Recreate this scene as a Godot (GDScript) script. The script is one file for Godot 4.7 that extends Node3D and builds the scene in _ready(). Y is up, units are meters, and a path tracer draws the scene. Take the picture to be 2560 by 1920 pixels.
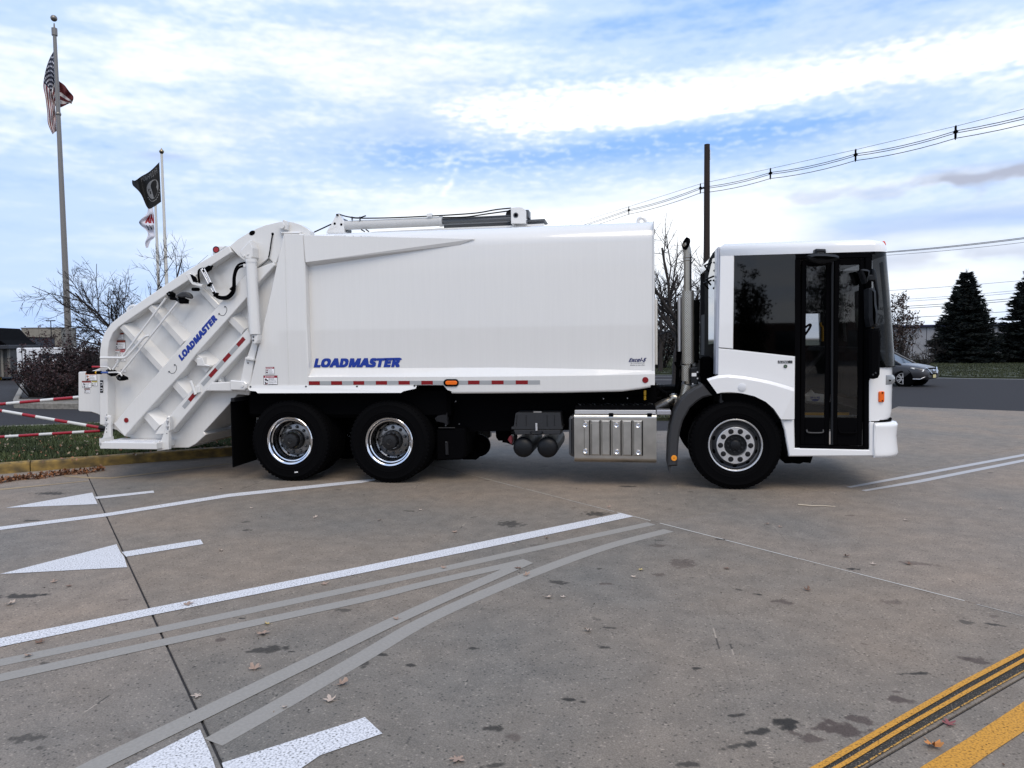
extends Node3D
# Garbage truck on a concrete yard: white rear loader seen from its right side, flags and bare trees behind, overcast daylight.

var rng := RandomNumberGenerator.new()
var mats := {}
var used_names := {}


# ---------------------------------------------------------------- mesh building
class MB:
	var v := PackedVector3Array()
	var n := PackedVector3Array()
	var uv := PackedVector2Array()
	var uv2 := PackedVector2Array()
	var c := PackedColorArray()
	var col := Color(1, 1, 1)
	var colored := false

	func corner(p: Vector3, nn: Vector3, t := Vector2.ZERO) -> void:
		v.append(p)
		n.append(nn)
		uv.append(t)
		c.append(col)

	# a, b, c counter-clockwise from outside
	func tri(a: Vector3, b: Vector3, d: Vector3) -> void:
		var nn := (b - a).cross(d - a)
		if nn.length_squared() < 1e-16:
			return
		nn = nn.normalized()
		corner(a, nn)
		corner(d, nn)
		corner(b, nn)

	func quad(a: Vector3, b: Vector3, d: Vector3, e: Vector3) -> void:
		tri(a, b, d)
		tri(a, d, e)

	func quad_uv(a: Vector3, b: Vector3, d: Vector3, e: Vector3) -> void:
		var nn := (b - a).cross(d - a).normalized()
		corner(a, nn, Vector2(0, 1))
		corner(d, nn, Vector2(1, 0))
		corner(b, nn, Vector2(1, 1))
		corner(a, nn, Vector2(0, 1))
		corner(e, nn, Vector2(0, 0))
		corner(d, nn, Vector2(1, 0))

	func stri(a: Vector3, na: Vector3, b: Vector3, nb: Vector3, d: Vector3, nd: Vector3, ua := Vector2.ZERO, ub := Vector2.ZERO, ud := Vector2.ZERO) -> void:
		corner(a, na, ua)
		corner(d, nd, ud)
		corner(b, nb, ub)

	func box(o: Vector3, s: Vector3, b := Basis(), bev := 0.0) -> void:
		var h := s / 2.0
		bev = minf(bev, minf(h.x, minf(h.y, h.z)) * 0.9)
		if bev <= 0.0:
			for ax in 3:
				for sg in [-1.0, 1.0]:
					var e := [Vector3(), Vector3(), Vector3()]
					e[0][ax] = h[ax] * sg
					e[1][(ax + 1) % 3] = h[(ax + 1) % 3] * sg
					e[2][(ax + 2) % 3] = h[(ax + 2) % 3]
					var q := [e[0] - e[1] - e[2], e[0] + e[1] - e[2], e[0] + e[1] + e[2], e[0] - e[1] + e[2]]
					quad(o + b * q[0], o + b * q[1], o + b * q[2], o + b * q[3])
			return
		var k := h - Vector3.ONE * bev
		for ax in 3:
			var a1 := (ax + 1) % 3
			var a2 := (ax + 2) % 3
			for sg in [-1.0, 1.0]:
				var e0 := Vector3()
				var e1 := Vector3()
				var e2 := Vector3()
				e0[ax] = h[ax] * sg
				e1[a1] = k[a1] * sg
				e2[a2] = k[a2]
				quad(o + b * (e0 - e1 - e2), o + b * (e0 + e1 - e2), o + b * (e0 + e1 + e2), o + b * (e0 - e1 + e2))
			for s1 in [-1.0, 1.0]:
				for s2 in [-1.0, 1.0]:
					var p1 := Vector3()
					var p2 := Vector3()
					p1[a1] = h[a1] * s1
					p1[a2] = k[a2] * s2
					p2[a1] = k[a1] * s1
					p2[a2] = h[a2] * s2
					var along := Vector3()
					along[ax] = k[ax] * s1 * s2
					quad(o + b * (p1 - along), o + b * (p1 + along), o + b * (p2 + along), o + b * (p2 - along))
		for sx in [-1.0, 1.0]:
			for sy in [-1.0, 1.0]:
				for sz in [-1.0, 1.0]:
					var p := o + b * Vector3(h.x * sx, k.y * sy, k.z * sz)
					var q := o + b * Vector3(k.x * sx, h.y * sy, k.z * sz)
					var r := o + b * Vector3(k.x * sx, k.y * sy, h.z * sz)
					if sx * sy * sz > 0:
						tri(p, q, r)
					else:
						tri(p, r, q)

	# polygon in x, y pushed out along z from z0 to z1; the front (z1) edge is bevelled
	func prism(poly: PackedVector2Array, z0: float, z1: float, bev := 0.0, xf := Transform3D()) -> void:
		var p := poly.duplicate()
		if Geometry2D.is_polygon_clockwise(p):
			p.reverse()
		var count := p.size()
		var inner := p
		if bev > 0.0:
			inner = PackedVector2Array()
			for i in count:
				var d0 := (p[i] - p[(i + count - 1) % count]).normalized()
				var d1 := (p[(i + 1) % count] - p[i]).normalized()
				var n0 := Vector2(-d0.y, d0.x)
				var n1 := Vector2(-d1.y, d1.x)
				var m := n0 + n1
				var l := maxf(m.length_squared(), 0.25)
				inner.append(p[i] + m * (2.0 * bev / l))
		var idx := Geometry2D.triangulate_polygon(inner)
		for i in range(0, idx.size(), 3):
			var a := inner[idx[i]]
			var b := inner[idx[i + 1]]
			var d := inner[idx[i + 2]]
			if (b - a).cross(d - a) < 0:
				var sw := b
				b = d
				d = sw
			tri(xf * Vector3(a.x, a.y, z1), xf * Vector3(b.x, b.y, z1), xf * Vector3(d.x, d.y, z1))
		idx = Geometry2D.triangulate_polygon(p)
		for i in range(0, idx.size(), 3):
			var a := p[idx[i]]
			var b := p[idx[i + 1]]
			var d := p[idx[i + 2]]
			if (b - a).cross(d - a) > 0:
				var sw := b
				b = d
				d = sw
			tri(xf * Vector3(a.x, a.y, z0), xf * Vector3(b.x, b.y, z0), xf * Vector3(d.x, d.y, z0))
		var zs := z1 - bev
		for i in count:
			var j := (i + 1) % count
			quad(xf * Vector3(p[i].x, p[i].y, z0), xf * Vector3(p[j].x, p[j].y, z0), xf * Vector3(p[j].x, p[j].y, zs), xf * Vector3(p[i].x, p[i].y, zs))
			if bev > 0.0:
				quad(xf * Vector3(p[i].x, p[i].y, zs), xf * Vector3(p[j].x, p[j].y, zs), xf * Vector3(inner[j].x, inner[j].y, z1), xf * Vector3(inner[i].x, inner[i].y, z1))

	# horizontal polygon (x, z) with its top at y1
	func slab(poly: PackedVector2Array, y0: float, y1: float, bev := 0.0) -> void:
		var q := PackedVector2Array()
		for p in poly:
			q.append(Vector2(p.x, -p.y))
		prism(q, y0, y1, bev, Transform3D(Basis(Vector3.RIGHT, -PI / 2), Vector3.ZERO))

	func tube(pts: PackedVector3Array, r0: float, r1 := -1.0, sides := 8, caps := true) -> void:
		if r1 < 0.0:
			r1 = r0
		var count := pts.size()
		var ring := []
		var norm := []
		var side := Vector3.ZERO
		var uvl := 0.0
		var along := []
		for i in count:
			var d := (pts[mini(i + 1, count - 1)] - pts[maxi(i - 1, 0)]).normalized()
			if side == Vector3.ZERO:
				side = d.cross(Vector3.UP if absf(d.y) < 0.9 else Vector3.RIGHT).normalized()
			side = (side - d * side.dot(d)).normalized()
			var other := d.cross(side)
			var r := lerpf(r0, r1, float(i) / maxf(count - 1, 1))
			var a := PackedVector3Array()
			var b := PackedVector3Array()
			for k in sides:
				var t := TAU * k / sides
				var o := side * cos(t) + other * sin(t)
				a.append(pts[i] + o * r)
				b.append(o)
			ring.append(a)
			norm.append(b)
			if i > 0:
				uvl += pts[i].distance_to(pts[i - 1])
			along.append(uvl)
		for i in count - 1:
			for k in sides:
				var m := (k + 1) % sides
				var u0 := Vector2(float(k) / sides, along[i])
				var u1 := Vector2(float(k + 1) / sides, along[i])
				var u2 := Vector2(float(k + 1) / sides, along[i + 1])
				var u3 := Vector2(float(k) / sides, along[i + 1])
				stri(ring[i][k], norm[i][k], ring[i][m], norm[i][m], ring[i + 1][m], norm[i + 1][m], u0, u1, u2)
				stri(ring[i][k], norm[i][k], ring[i + 1][m], norm[i + 1][m], ring[i + 1][k], norm[i + 1][k], u0, u2, u3)
		if caps:
			for k in range(1, sides - 1):
				tri(ring[0][0], ring[0][k + 1], ring[0][k])
				tri(ring[count - 1][0], ring[count - 1][k], ring[count - 1][k + 1])

	# profile of (radius, height along local z); turned round z, then placed by xf. Profile runs so that the outside is on its right going up
	func lathe(prof: PackedVector2Array, segs: int, xf := Transform3D(), from := 0.0, upto := TAU) -> void:
		var count := prof.size()
		var pn0 := PackedVector2Array()
		var pn1 := PackedVector2Array()
		var seg := PackedVector2Array()
		for i in count - 1:
			var d := (prof[i + 1] - prof[i]).normalized()
			seg.append(Vector2(d.y, -d.x))
		for i in count - 1:
			var a := seg[i]
			var b := seg[i]
			if i > 0 and seg[i].dot(seg[i - 1]) > 0.75:
				a = (seg[i] + seg[i - 1]).normalized()
			if i < count - 2 and seg[i].dot(seg[i + 1]) > 0.75:
				b = (seg[i] + seg[i + 1]).normalized()
			pn0.append(a)
			pn1.append(b)
		for k in segs:
			var t0 := lerpf(from, upto, float(k) / segs)
			var t1 := lerpf(from, upto, float(k + 1) / segs)
			var e0 := Vector3(cos(t0), sin(t0), 0)
			var e1 := Vector3(cos(t1), sin(t1), 0)
			for i in count - 1:
				var p := prof[i]
				var q := prof[i + 1]
				var a := xf * (e0 * p.x + Vector3(0, 0, p.y))
				var b := xf * (e1 * p.x + Vector3(0, 0, p.y))
				var d := xf * (e1 * q.x + Vector3(0, 0, q.y))
				var e := xf * (e0 * q.x + Vector3(0, 0, q.y))
				var na0 := (xf.basis * (e0 * pn0[i].x + Vector3(0, 0, pn0[i].y))).normalized()
				var na1 := (xf.basis * (e1 * pn0[i].x + Vector3(0, 0, pn0[i].y))).normalized()
				var nb0 := (xf.basis * (e0 * pn1[i].x + Vector3(0, 0, pn1[i].y))).normalized()
				var nb1 := (xf.basis * (e1 * pn1[i].x + Vector3(0, 0, pn1[i].y))).normalized()
				if p.x > 1e-6:
					stri(a, na0, b, na1, d, nb1)
				if q.x > 1e-6:
					stri(a, na0, d, nb1, e, nb0)

	func ball(o: Vector3, r: float, segs := 12, sq := 1.0) -> void:
		var prof := PackedVector2Array()
		for i in 9:
			var t := -PI / 2 + PI * i / 8.0
			prof.append(Vector2(maxf(cos(t) * r, 0.0), sin(t) * r * sq))
		lathe(prof, segs, Transform3D(Basis(), o))

	# rows of points, smooth normals
	func grid(rows: Array, closed := false, flip := false) -> void:
		var rn := rows.size()
		var cn: int = rows[0].size()
		var nr := []
		for i in rn:
			var a := PackedVector3Array()
			for j in cn:
				var up: Vector3 = rows[mini(i + 1, rn - 1)][j] - rows[maxi(i - 1, 0)][j]
				var l := (j + cn - 1) % cn if closed else maxi(j - 1, 0)
				var rr := (j + 1) % cn if closed else mini(j + 1, cn - 1)
				var ac: Vector3 = rows[i][rr] - rows[i][l]
				var q := ac.cross(up)
				if q.length_squared() < 1e-14:
					q = Vector3.UP
				a.append(q.normalized() * (-1.0 if flip else 1.0))
			nr.append(a)
		for i in rn - 1:
			for j in (cn if closed else cn - 1):
				var m := (j + 1) % cn
				var u0 := Vector2(float(j) / (cn - 1), 1.0 - float(i) / (rn - 1))
				var u1 := Vector2(float(j + 1) / (cn - 1), 1.0 - float(i) / (rn - 1))
				var u2 := Vector2(float(j + 1) / (cn - 1), 1.0 - float(i + 1) / (rn - 1))
				var u3 := Vector2(float(j) / (cn - 1), 1.0 - float(i + 1) / (rn - 1))
				if flip:
					stri(rows[i][j], nr[i][j], rows[i + 1][m], nr[i + 1][m], rows[i][m], nr[i][m], u0, u2, u1)
					stri(rows[i][j], nr[i][j], rows[i + 1][j], nr[i + 1][j], rows[i + 1][m], nr[i + 1][m], u0, u3, u2)
				else:
					stri(rows[i][j], nr[i][j], rows[i][m], nr[i][m], rows[i + 1][m], nr[i + 1][m], u0, u1, u2)
					stri(rows[i][j], nr[i][j], rows[i + 1][m], nr[i + 1][m], rows[i + 1][j], nr[i + 1][j], u0, u2, u3)

	func mesh() -> ArrayMesh:
		var arr := []
		arr.resize(Mesh.ARRAY_MAX)
		arr[Mesh.ARRAY_VERTEX] = v
		arr[Mesh.ARRAY_NORMAL] = n
		arr[Mesh.ARRAY_TEX_UV] = uv
		if uv2.size() == v.size():
			arr[Mesh.ARRAY_TEX_UV2] = uv2
		if colored:
			arr[Mesh.ARRAY_COLOR] = c
		var m := ArrayMesh.new()
		m.add_surface_from_arrays(Mesh.PRIMITIVE_TRIANGLES, arr)
		return m


func poly(a: Array) -> PackedVector2Array:
	var p := PackedVector2Array()
	for i in range(0, a.size(), 2):
		p.append(Vector2(a[i], a[i + 1]))
	return p


func path(a: Array) -> PackedVector3Array:
	var p := PackedVector3Array()
	for i in range(0, a.size(), 3):
		p.append(Vector3(a[i], a[i + 1], a[i + 2]))
	return p


func smooth_path(p: PackedVector3Array, steps := 5) -> PackedVector3Array:
	var out := PackedVector3Array()
	var k := p.size()
	for i in k - 1:
		var a := p[maxi(i - 1, 0)]
		var d := p[mini(i + 2, k - 1)]
		for s in steps:
			out.append(p[i].cubic_interpolate(p[i + 1], a, d, float(s) / steps))
	out.append(p[k - 1])
	return out


func circle(o: Vector2, r: float, k := 20, sx := 1.0) -> PackedVector2Array:
	var p := PackedVector2Array()
	for i in k:
		p.append(o + Vector2(cos(TAU * i / k) * sx, sin(TAU * i / k)) * r)
	return p


func rounded(a: Vector2, b: Vector2, r: float, k := 4) -> PackedVector2Array:
	var lo := Vector2(minf(a.x, b.x), minf(a.y, b.y))
	var hi := Vector2(maxf(a.x, b.x), maxf(a.y, b.y))
	var p := PackedVector2Array()
	var cs := [Vector2(hi.x - r, hi.y - r), Vector2(lo.x + r, hi.y - r), Vector2(lo.x + r, lo.y + r), Vector2(hi.x - r, lo.y + r)]
	for q in 4:
		for i in k + 1:
			var t := PI / 2 * (q + float(i) / k)
			p.append(cs[q] + Vector2(cos(t), sin(t)) * r)
	return p


func lin(r: float, g: float, b: float) -> Color:
	return Color(r, g, b).linear_to_srgb()


# ---------------------------------------------------------------- nodes
func numbered(called: String, parent: Node) -> String:
	var key := str(parent.get_instance_id()) + called
	var k: int = used_names.get(key, 0)
	used_names[key] = k + 1
	return called if k == 0 else "%s_%03d" % [called, k]


func put(called: String, m: Mesh, mat: Material, parent: Node = self, at := Vector3.ZERO) -> MeshInstance3D:
	var o := MeshInstance3D.new()
	o.name = numbered(called, parent)
	o.mesh = m
	o.material_override = mat
	o.position = at
	parent.add_child(o, true)
	return o


func part(called: String, b: MB, mat: Material, parent: Node = self, at := Vector3.ZERO) -> MeshInstance3D:
	return put(called, b.mesh(), mat, parent, at)


func tag(o: Node, label: String, category: String, group := "", kind := "") -> Node:
	if label:
		o.set_meta("label", label)
	if category:
		o.set_meta("category", category)
	if group:
		o.set_meta("group", group)
	if kind:
		o.set_meta("kind", kind)
	return o


func thing(called: String, label: String, category: String, at := Vector3.ZERO, turn := 0.0, group := "") -> Node3D:
	var o := Node3D.new()
	o.name = numbered(called, self)
	add_child(o, true)
	o.position = at
	o.rotation.y = turn
	tag(o, label, category, group)
	return o


func struct(called: String, b: MB, mat: Material) -> MeshInstance3D:
	var o := part(called, b, mat)
	o.set_meta("kind", "structure")
	return o


func dup(o: Node3D, label := "") -> Node3D:
	var r: Node3D = o.duplicate()
	var base := String(o.name)
	r.name = numbered(base, self)
	add_child(r, true)
	if label:
		r.set_meta("label", label)
	return r


# ---------------------------------------------------------------- materials
func mat(called: String, c: Color, rough := 0.6, metal := 0.0) -> StandardMaterial3D:
	if mats.has(called):
		return mats[called]
	var m := StandardMaterial3D.new()
	m.resource_name = called
	m.albedo_color = c
	m.roughness = rough
	m.metallic = metal
	mats[called] = m
	return m


func noise_tex(freq: float, octaves := 4, size := 512, lo := Color(0.85, 0.85, 0.85), hi := Color(1, 1, 1), seed_ := 1, kind := FastNoiseLite.TYPE_SIMPLEX_SMOOTH) -> NoiseTexture2D:
	var t := NoiseTexture2D.new()
	t.width = size
	t.height = size
	t.seamless = true
	var f := FastNoiseLite.new()
	f.seed = seed_
	f.frequency = freq
	f.noise_type = kind
	f.fractal_octaves = octaves
	t.noise = f
	var g := Gradient.new()
	g.set_color(0, lo)
	g.set_color(1, hi)
	t.color_ramp = g
	return t


func grainy(m: StandardMaterial3D, tex: Texture2D, scale: float) -> StandardMaterial3D:
	m.albedo_texture = tex
	m.uv1_triplanar = true
	m.uv1_world_triplanar = true
	m.uv1_scale = Vector3.ONE * scale
	return m


func lettering(s: String, bold: bool, height: float, skew := 0.0, wide := 1.0, mono := false) -> MB:
	var f := SystemFont.new()
	f.font_names = PackedStringArray(["Droid Sans Mono" if mono else "Droid Sans"])
	f.font_weight = 700 if bold else 400
	var fv := FontVariation.new()
	fv.base_font = f
	var t := TextMesh.new()
	t.font = fv
	t.text = s
	t.font_size = 64
	t.pixel_size = 0.01
	t.depth = 0.0
	t.curve_step = 1.0
	t.horizontal_alignment = HORIZONTAL_ALIGNMENT_LEFT
	t.vertical_alignment = VERTICAL_ALIGNMENT_BOTTOM
	var arr := t.get_mesh_arrays()
	var vs: PackedVector3Array = arr[Mesh.ARRAY_VERTEX]
	var ix: PackedInt32Array = arr[Mesh.ARRAY_INDEX] if arr[Mesh.ARRAY_INDEX] != null else PackedInt32Array(range(vs.size()))
	var lo := Vector2(1e9, 1e9)
	var hi := Vector2(-1e9, -1e9)
	for p in vs:
		lo = lo.min(Vector2(p.x, p.y))
		hi = hi.max(Vector2(p.x, p.y))
	var k := height / maxf(hi.y - lo.y, 1e-6)
	var b := MB.new()
	for i in range(0, ix.size(), 3):
		var q := []
		for j in 3:
			var p := (Vector2(vs[ix[i + j]].x, vs[ix[i + j]].y) - lo) * k
			q.append(Vector3(p.x * wide + p.y * skew, p.y, 0))
		if (q[1] - q[0]).cross(q[2] - q[0]).z < 0:
			b.tri(q[0], q[2], q[1])
		else:
			b.tri(q[0], q[1], q[2])
	return b


func width_of(b: MB) -> float:
	var lo := 1e9
	var hi := -1e9
	for p in b.v:
		lo = minf(lo, p.x)
		hi = maxf(hi, p.x)
	return hi - lo


# lettering that starts at a, runs to b (same plane) and stands h tall; fat thickens the strokes by that share of h
func write_on(called: String, s: String, a: Vector3, b: Vector3, h: float, m: Material, parent: Node, skew := 0.0, fat := 0.0, bold := true) -> MeshInstance3D:
	var t := lettering(s, bold, h * (1.0 - fat))
	var w := width_of(t)
	var run := a.distance_to(b) - h * skew - h * fat
	var q := MB.new()
	var bx := (b - a).normalized()
	var by := Vector3(-bx.y, bx.x, 0)
	var shifts := [Vector2.ZERO]
	if fat > 0.0:
		shifts = [Vector2(0, 0), Vector2(1, 0), Vector2(0, 1), Vector2(1, 1), Vector2(0.5, 0), Vector2(0.5, 1), Vector2(0, 0.5), Vector2(1, 0.5)]
	for k in shifts.size():
		var o: Vector2 = shifts[k] * h * fat
		for i in range(0, t.v.size(), 3):
			var c := []
			for j in 3:
				var p := t.v[i + j]
				c.append(a + bx * (p.x * run / w + o.x + (p.y + o.y) * skew) + by * (p.y + o.y) + Vector3(0, 0, 0.00025 * k))
			q.tri(c[0], c[2], c[1])
	return part(called, q, m, parent)



# ---------------------------------------------------------------- the scene
func _ready() -> void:
	rng.seed = 20231
	var cam := Camera3D.new()
	cam.name = "camera"
	cam.transform = Transform3D(Basis(Vector3(0.987451, -0.011849, -0.157483), Vector3(0.002757, 0.998323, -0.057825), Vector3(0.157904, 0.056666, 0.985827)), Vector3(1.4155, 1.7550, 8.8374))
	cam.fov = 54.851
	cam.near = 0.05
	cam.far = 2000.0
	add_child(cam, true)
	cam.current = true

	var we := WorldEnvironment.new()
	we.name = "world_environment"
	var env := Environment.new()
	env.background_mode = Environment.BG_SKY
	var sky := Sky.new()
	var pano := PanoramaSkyMaterial.new()
	pano.panorama = sky_picture()
	sky.sky_material = pano
	env.sky = sky
	env.background_energy_multiplier = 1.0
	env.tonemap_mode = Environment.TONE_MAPPER_LINEAR
	env.tonemap_exposure = 1.27
	env.sdfgi_enabled = true
	env.ssao_enabled = true
	env.ssil_enabled = true
	we.environment = env
	add_child(we, true)

	var sun := DirectionalLight3D.new()
	sun.name = "sun"
	sun.light_color = Color(1.0, 0.94, 0.85)
	sun.light_energy = 0.5
	sun.light_angular_distance = 40.0
	sun.shadow_enabled = true
	sun.rotation_degrees = Vector3(-54, 24, 0)
	add_child(sun, true)

	make_materials()
	build_ground()
	build_markings()
	build_truck()
	build_left_side()
	build_right_side()
	build_behind_camera()
	build_litter()


func sky_value(a: float, e: float, n1: FastNoiseLite, n2: FastNoiseLite, n3: FastNoiseLite) -> Color:
	# a: degrees to the right of the truck's view axis, e: degrees above the horizon
	var near_front := clampf((75.0 - absf(a)) / 25.0, 0.0, 1.0)
	# streaks drift up to the right a little
	var h := e - 0.015 * a * near_front
	var wisp := n1.get_noise_2d(a * 1.0 + 40.0, h * 5.5)
	var soft := n2.get_noise_2d(a * 0.8 - 90.0, h * 3.2)
	var fine := n3.get_noise_2d(a * 3.0, h * 11.0)
	var thread := n1.get_noise_2d(a * 2.6 - 200.0, h * 17.0 + 30.0)
	var lace := n3.get_noise_2d(a * 7.0 + 60.0, h * 24.0) * (0.5 + 1.2 * maxf(0.0, soft + 0.3))
	var c := 0.55 + soft * 0.48 + wisp * 0.36 + thread * 0.24 + fine * 0.12 + lace * 0.11
	var grey := 0.0
	# whiter towards the horizon
	var low := smoothstep(13.0, 4.5, e + wisp * 2.0)
	c = lerpf(c, 0.90 + wisp * 0.16 + thread * 0.10, low * 0.8)
	if near_front > 0.0:
		var hw := h + wisp * 0.9 + soft * 1.3
		# the long white bank
		var bank := exp(-pow((hw - 17.45 + thread * 0.5) / 1.05, 2.0)) * smoothstep(-8.0, 1.0, a + wisp * 4.0)
		# clear blue under it
		var blue := exp(-pow((hw - 14.4 + thread * 0.5) / 1.8, 2.0)) * smoothstep(-22.0, -4.0, a + soft * 6.0) * smoothstep(30.0, 17.0, a + wisp * 5.0)
		var blue2 := exp(-pow((hw - 22.0) / 2.4, 2.0)) * smoothstep(-6.0, 6.0, a) * 0.5
		c = lerpf(c, c * 0.26 + maxf(0.0, lace + thread * 0.8) * 0.35, clampf(blue * 1.05, 0.0, 1.0) * near_front)
		c = lerpf(c, c * 0.72, blue2 * near_front)
		c = lerpf(c, 1.25 + lace * 0.3, clampf(bank * (1.1 + lace), 0.0, 1.0) * near_front)
		# bright haze over the truck
		var glow := exp(-pow((h - 7.8) / 2.6, 2.0)) * smoothstep(-16.0, -5.0, a) * smoothstep(26.0, 14.0, a)
		c = lerpf(c, 1.22, clampf(glow * 1.05, 0.0, 1.0) * near_front)
		# vapour trails
		var t1 := absf((a + 4.2) - (e - 14.4) * 0.46 + fine * 0.35)
		c += exp(-pow(t1 / 0.24, 2.0)) * smoothstep(11.0, 12.5, e) * smoothstep(14.9, 14.2, e) * 0.26 * (0.7 + lace)
		var t2 := absf((a + 3.7) - (e - 14.0) * 0.42 + fine * 0.3)
		c += exp(-pow(t2 / 0.2, 2.0)) * smoothstep(10.6, 11.8, e) * smoothstep(14.0, 13.2, e) * 0.2 * (0.7 + lace)
		# small grey clouds low on the right
		var cell := n2.get_noise_2d(a * 4.2 + 300.0, h * 13.0 + 70.0) + 0.6 * n3.get_noise_2d(a * 2.0 + 80.0, h * 6.0)
		var zone := exp(-pow((h - 9.2) / 1.5, 2.0)) * smoothstep(9.0, 20.0, a)
		grey += smoothstep(0.28, 0.62, cell + zone * 0.55 - 0.25) * zone * 0.36
		var dark := exp(-pow((h - 9.9 + fine * 0.4 + cell * 0.35) / 0.42, 2.0)) * smoothstep(28.6, 31.5, a + fine * 2.0 + cell * 1.5) * smoothstep(52.0, 38.0, a)
		grey += dark * 1.0
		var band := exp(-pow((h - 6.6 - (a - 24.0) * 0.06 + wisp * 0.5) / 0.9, 2.0)) * smoothstep(14.0, 27.0, a)
		grey += band * 0.26
		var puff := exp(-pow((e - 5.4 + cell * 0.7) / 0.75, 2.0)) * smoothstep(22.0, 26.0, a) * smoothstep(0.0, 0.5, cell + 0.45)
		grey += puff * 0.5
		# pale blue gaps low on the right
		var gap := exp(-pow((e - 7.4 + wisp * 0.6) / 0.55, 2.0)) * smoothstep(20.0, 26.0, a)
		c -= gap * 0.3
		# left: bluish veil near the horizon
		var veil := smoothstep(-12.0, -24.0, a) * smoothstep(9.0, 4.0, e + soft * 3.0)
		c -= veil * 0.2 + veil * maxf(0.0, -wisp) * 0.25
		var lone := exp(-pow((a + 24.6) / 1.5, 2.0) - pow((e - 12.9 + fine * 0.2) / 0.22, 2.0))
		grey += lone * 0.35
	var deep := Color(0.20, 0.40, 0.86)
	var pale := Color(0.49, 0.63, 0.88)
	var white := Color(0.88, 0.91, 0.95)
	var out: Color
	c = clampf(c, 0.0, 1.25)
	if c < 0.55:
		out = deep.lerp(pale, smoothstep(0.0, 1.0, c / 0.55))
	else:
		out = pale.lerp(white, clampf((c - 0.55) / 0.45, 0.0, 1.0))
	if c > 1.0:
		out = out * (1.0 + (c - 1.0) * 0.8)
	# faint violet shade in the thicker veils high up
	var vio := clampf(n2.get_noise_2d(a * 1.3 + 500.0, h * 4.0) * 1.4, 0.0, 0.6) * smoothstep(10.0, 18.0, e)
	out = out.lerp(Color(0.50, 0.58, 0.94), vio * 0.55)
	return out.lerp(Color(0.38, 0.41, 0.51), clampf(grey, 0.0, 0.95))


func sky_rows(y: int, w: int, h: int, rows: Array, ns: Array) -> void:
	var r := PackedFloat32Array()
	r.resize(w * 3)
	var el := 90.0 - (y + 0.5) / h * 180.0
	for x in w:
		var az := (x + 0.5) / w * 360.0 + 9.1
		while az > 180.0:
			az -= 360.0
		# beyond the front the pattern is read on a smaller circle higher up
		var c := sky_value(az, el, ns[0], ns[1], ns[2])
		r[x * 3] = c.r
		r[x * 3 + 1] = c.g
		r[x * 3 + 2] = c.b
	rows[y] = r


func sky_picture() -> ImageTexture:
	var w := 3584
	var h := 1792
	var ns := []
	for k in 3:
		var f := FastNoiseLite.new()
		f.seed = 11 + k * 7
		f.noise_type = FastNoiseLite.TYPE_SIMPLEX_SMOOTH
		f.fractal_octaves = [5, 3, 4][k]
		f.frequency = [0.030, 0.016, 0.10][k]
		f.domain_warp_enabled = k == 0
		f.domain_warp_amplitude = 14.0
		f.domain_warp_frequency = 0.012
		ns.append(f)
	var rows := []
	rows.resize(h)
	var task := WorkerThreadPool.add_group_task(func(y: int): sky_rows(y, w, h, rows, ns), h / 2)
	WorkerThreadPool.wait_for_group_task_completion(task)
	var below := PackedFloat32Array()
	below.resize(w * 3)
	for x in w:
		below[x * 3] = 0.16
		below[x * 3 + 1] = 0.155
		below[x * 3 + 2] = 0.15
	var all := PackedFloat32Array()
	for y in h:
		all.append_array(rows[y] if y < h / 2 else below)
	var im := Image.create_from_data(w, h, false, Image.FORMAT_RGBF, all.to_byte_array())
	return ImageTexture.create_from_image(im)



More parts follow.
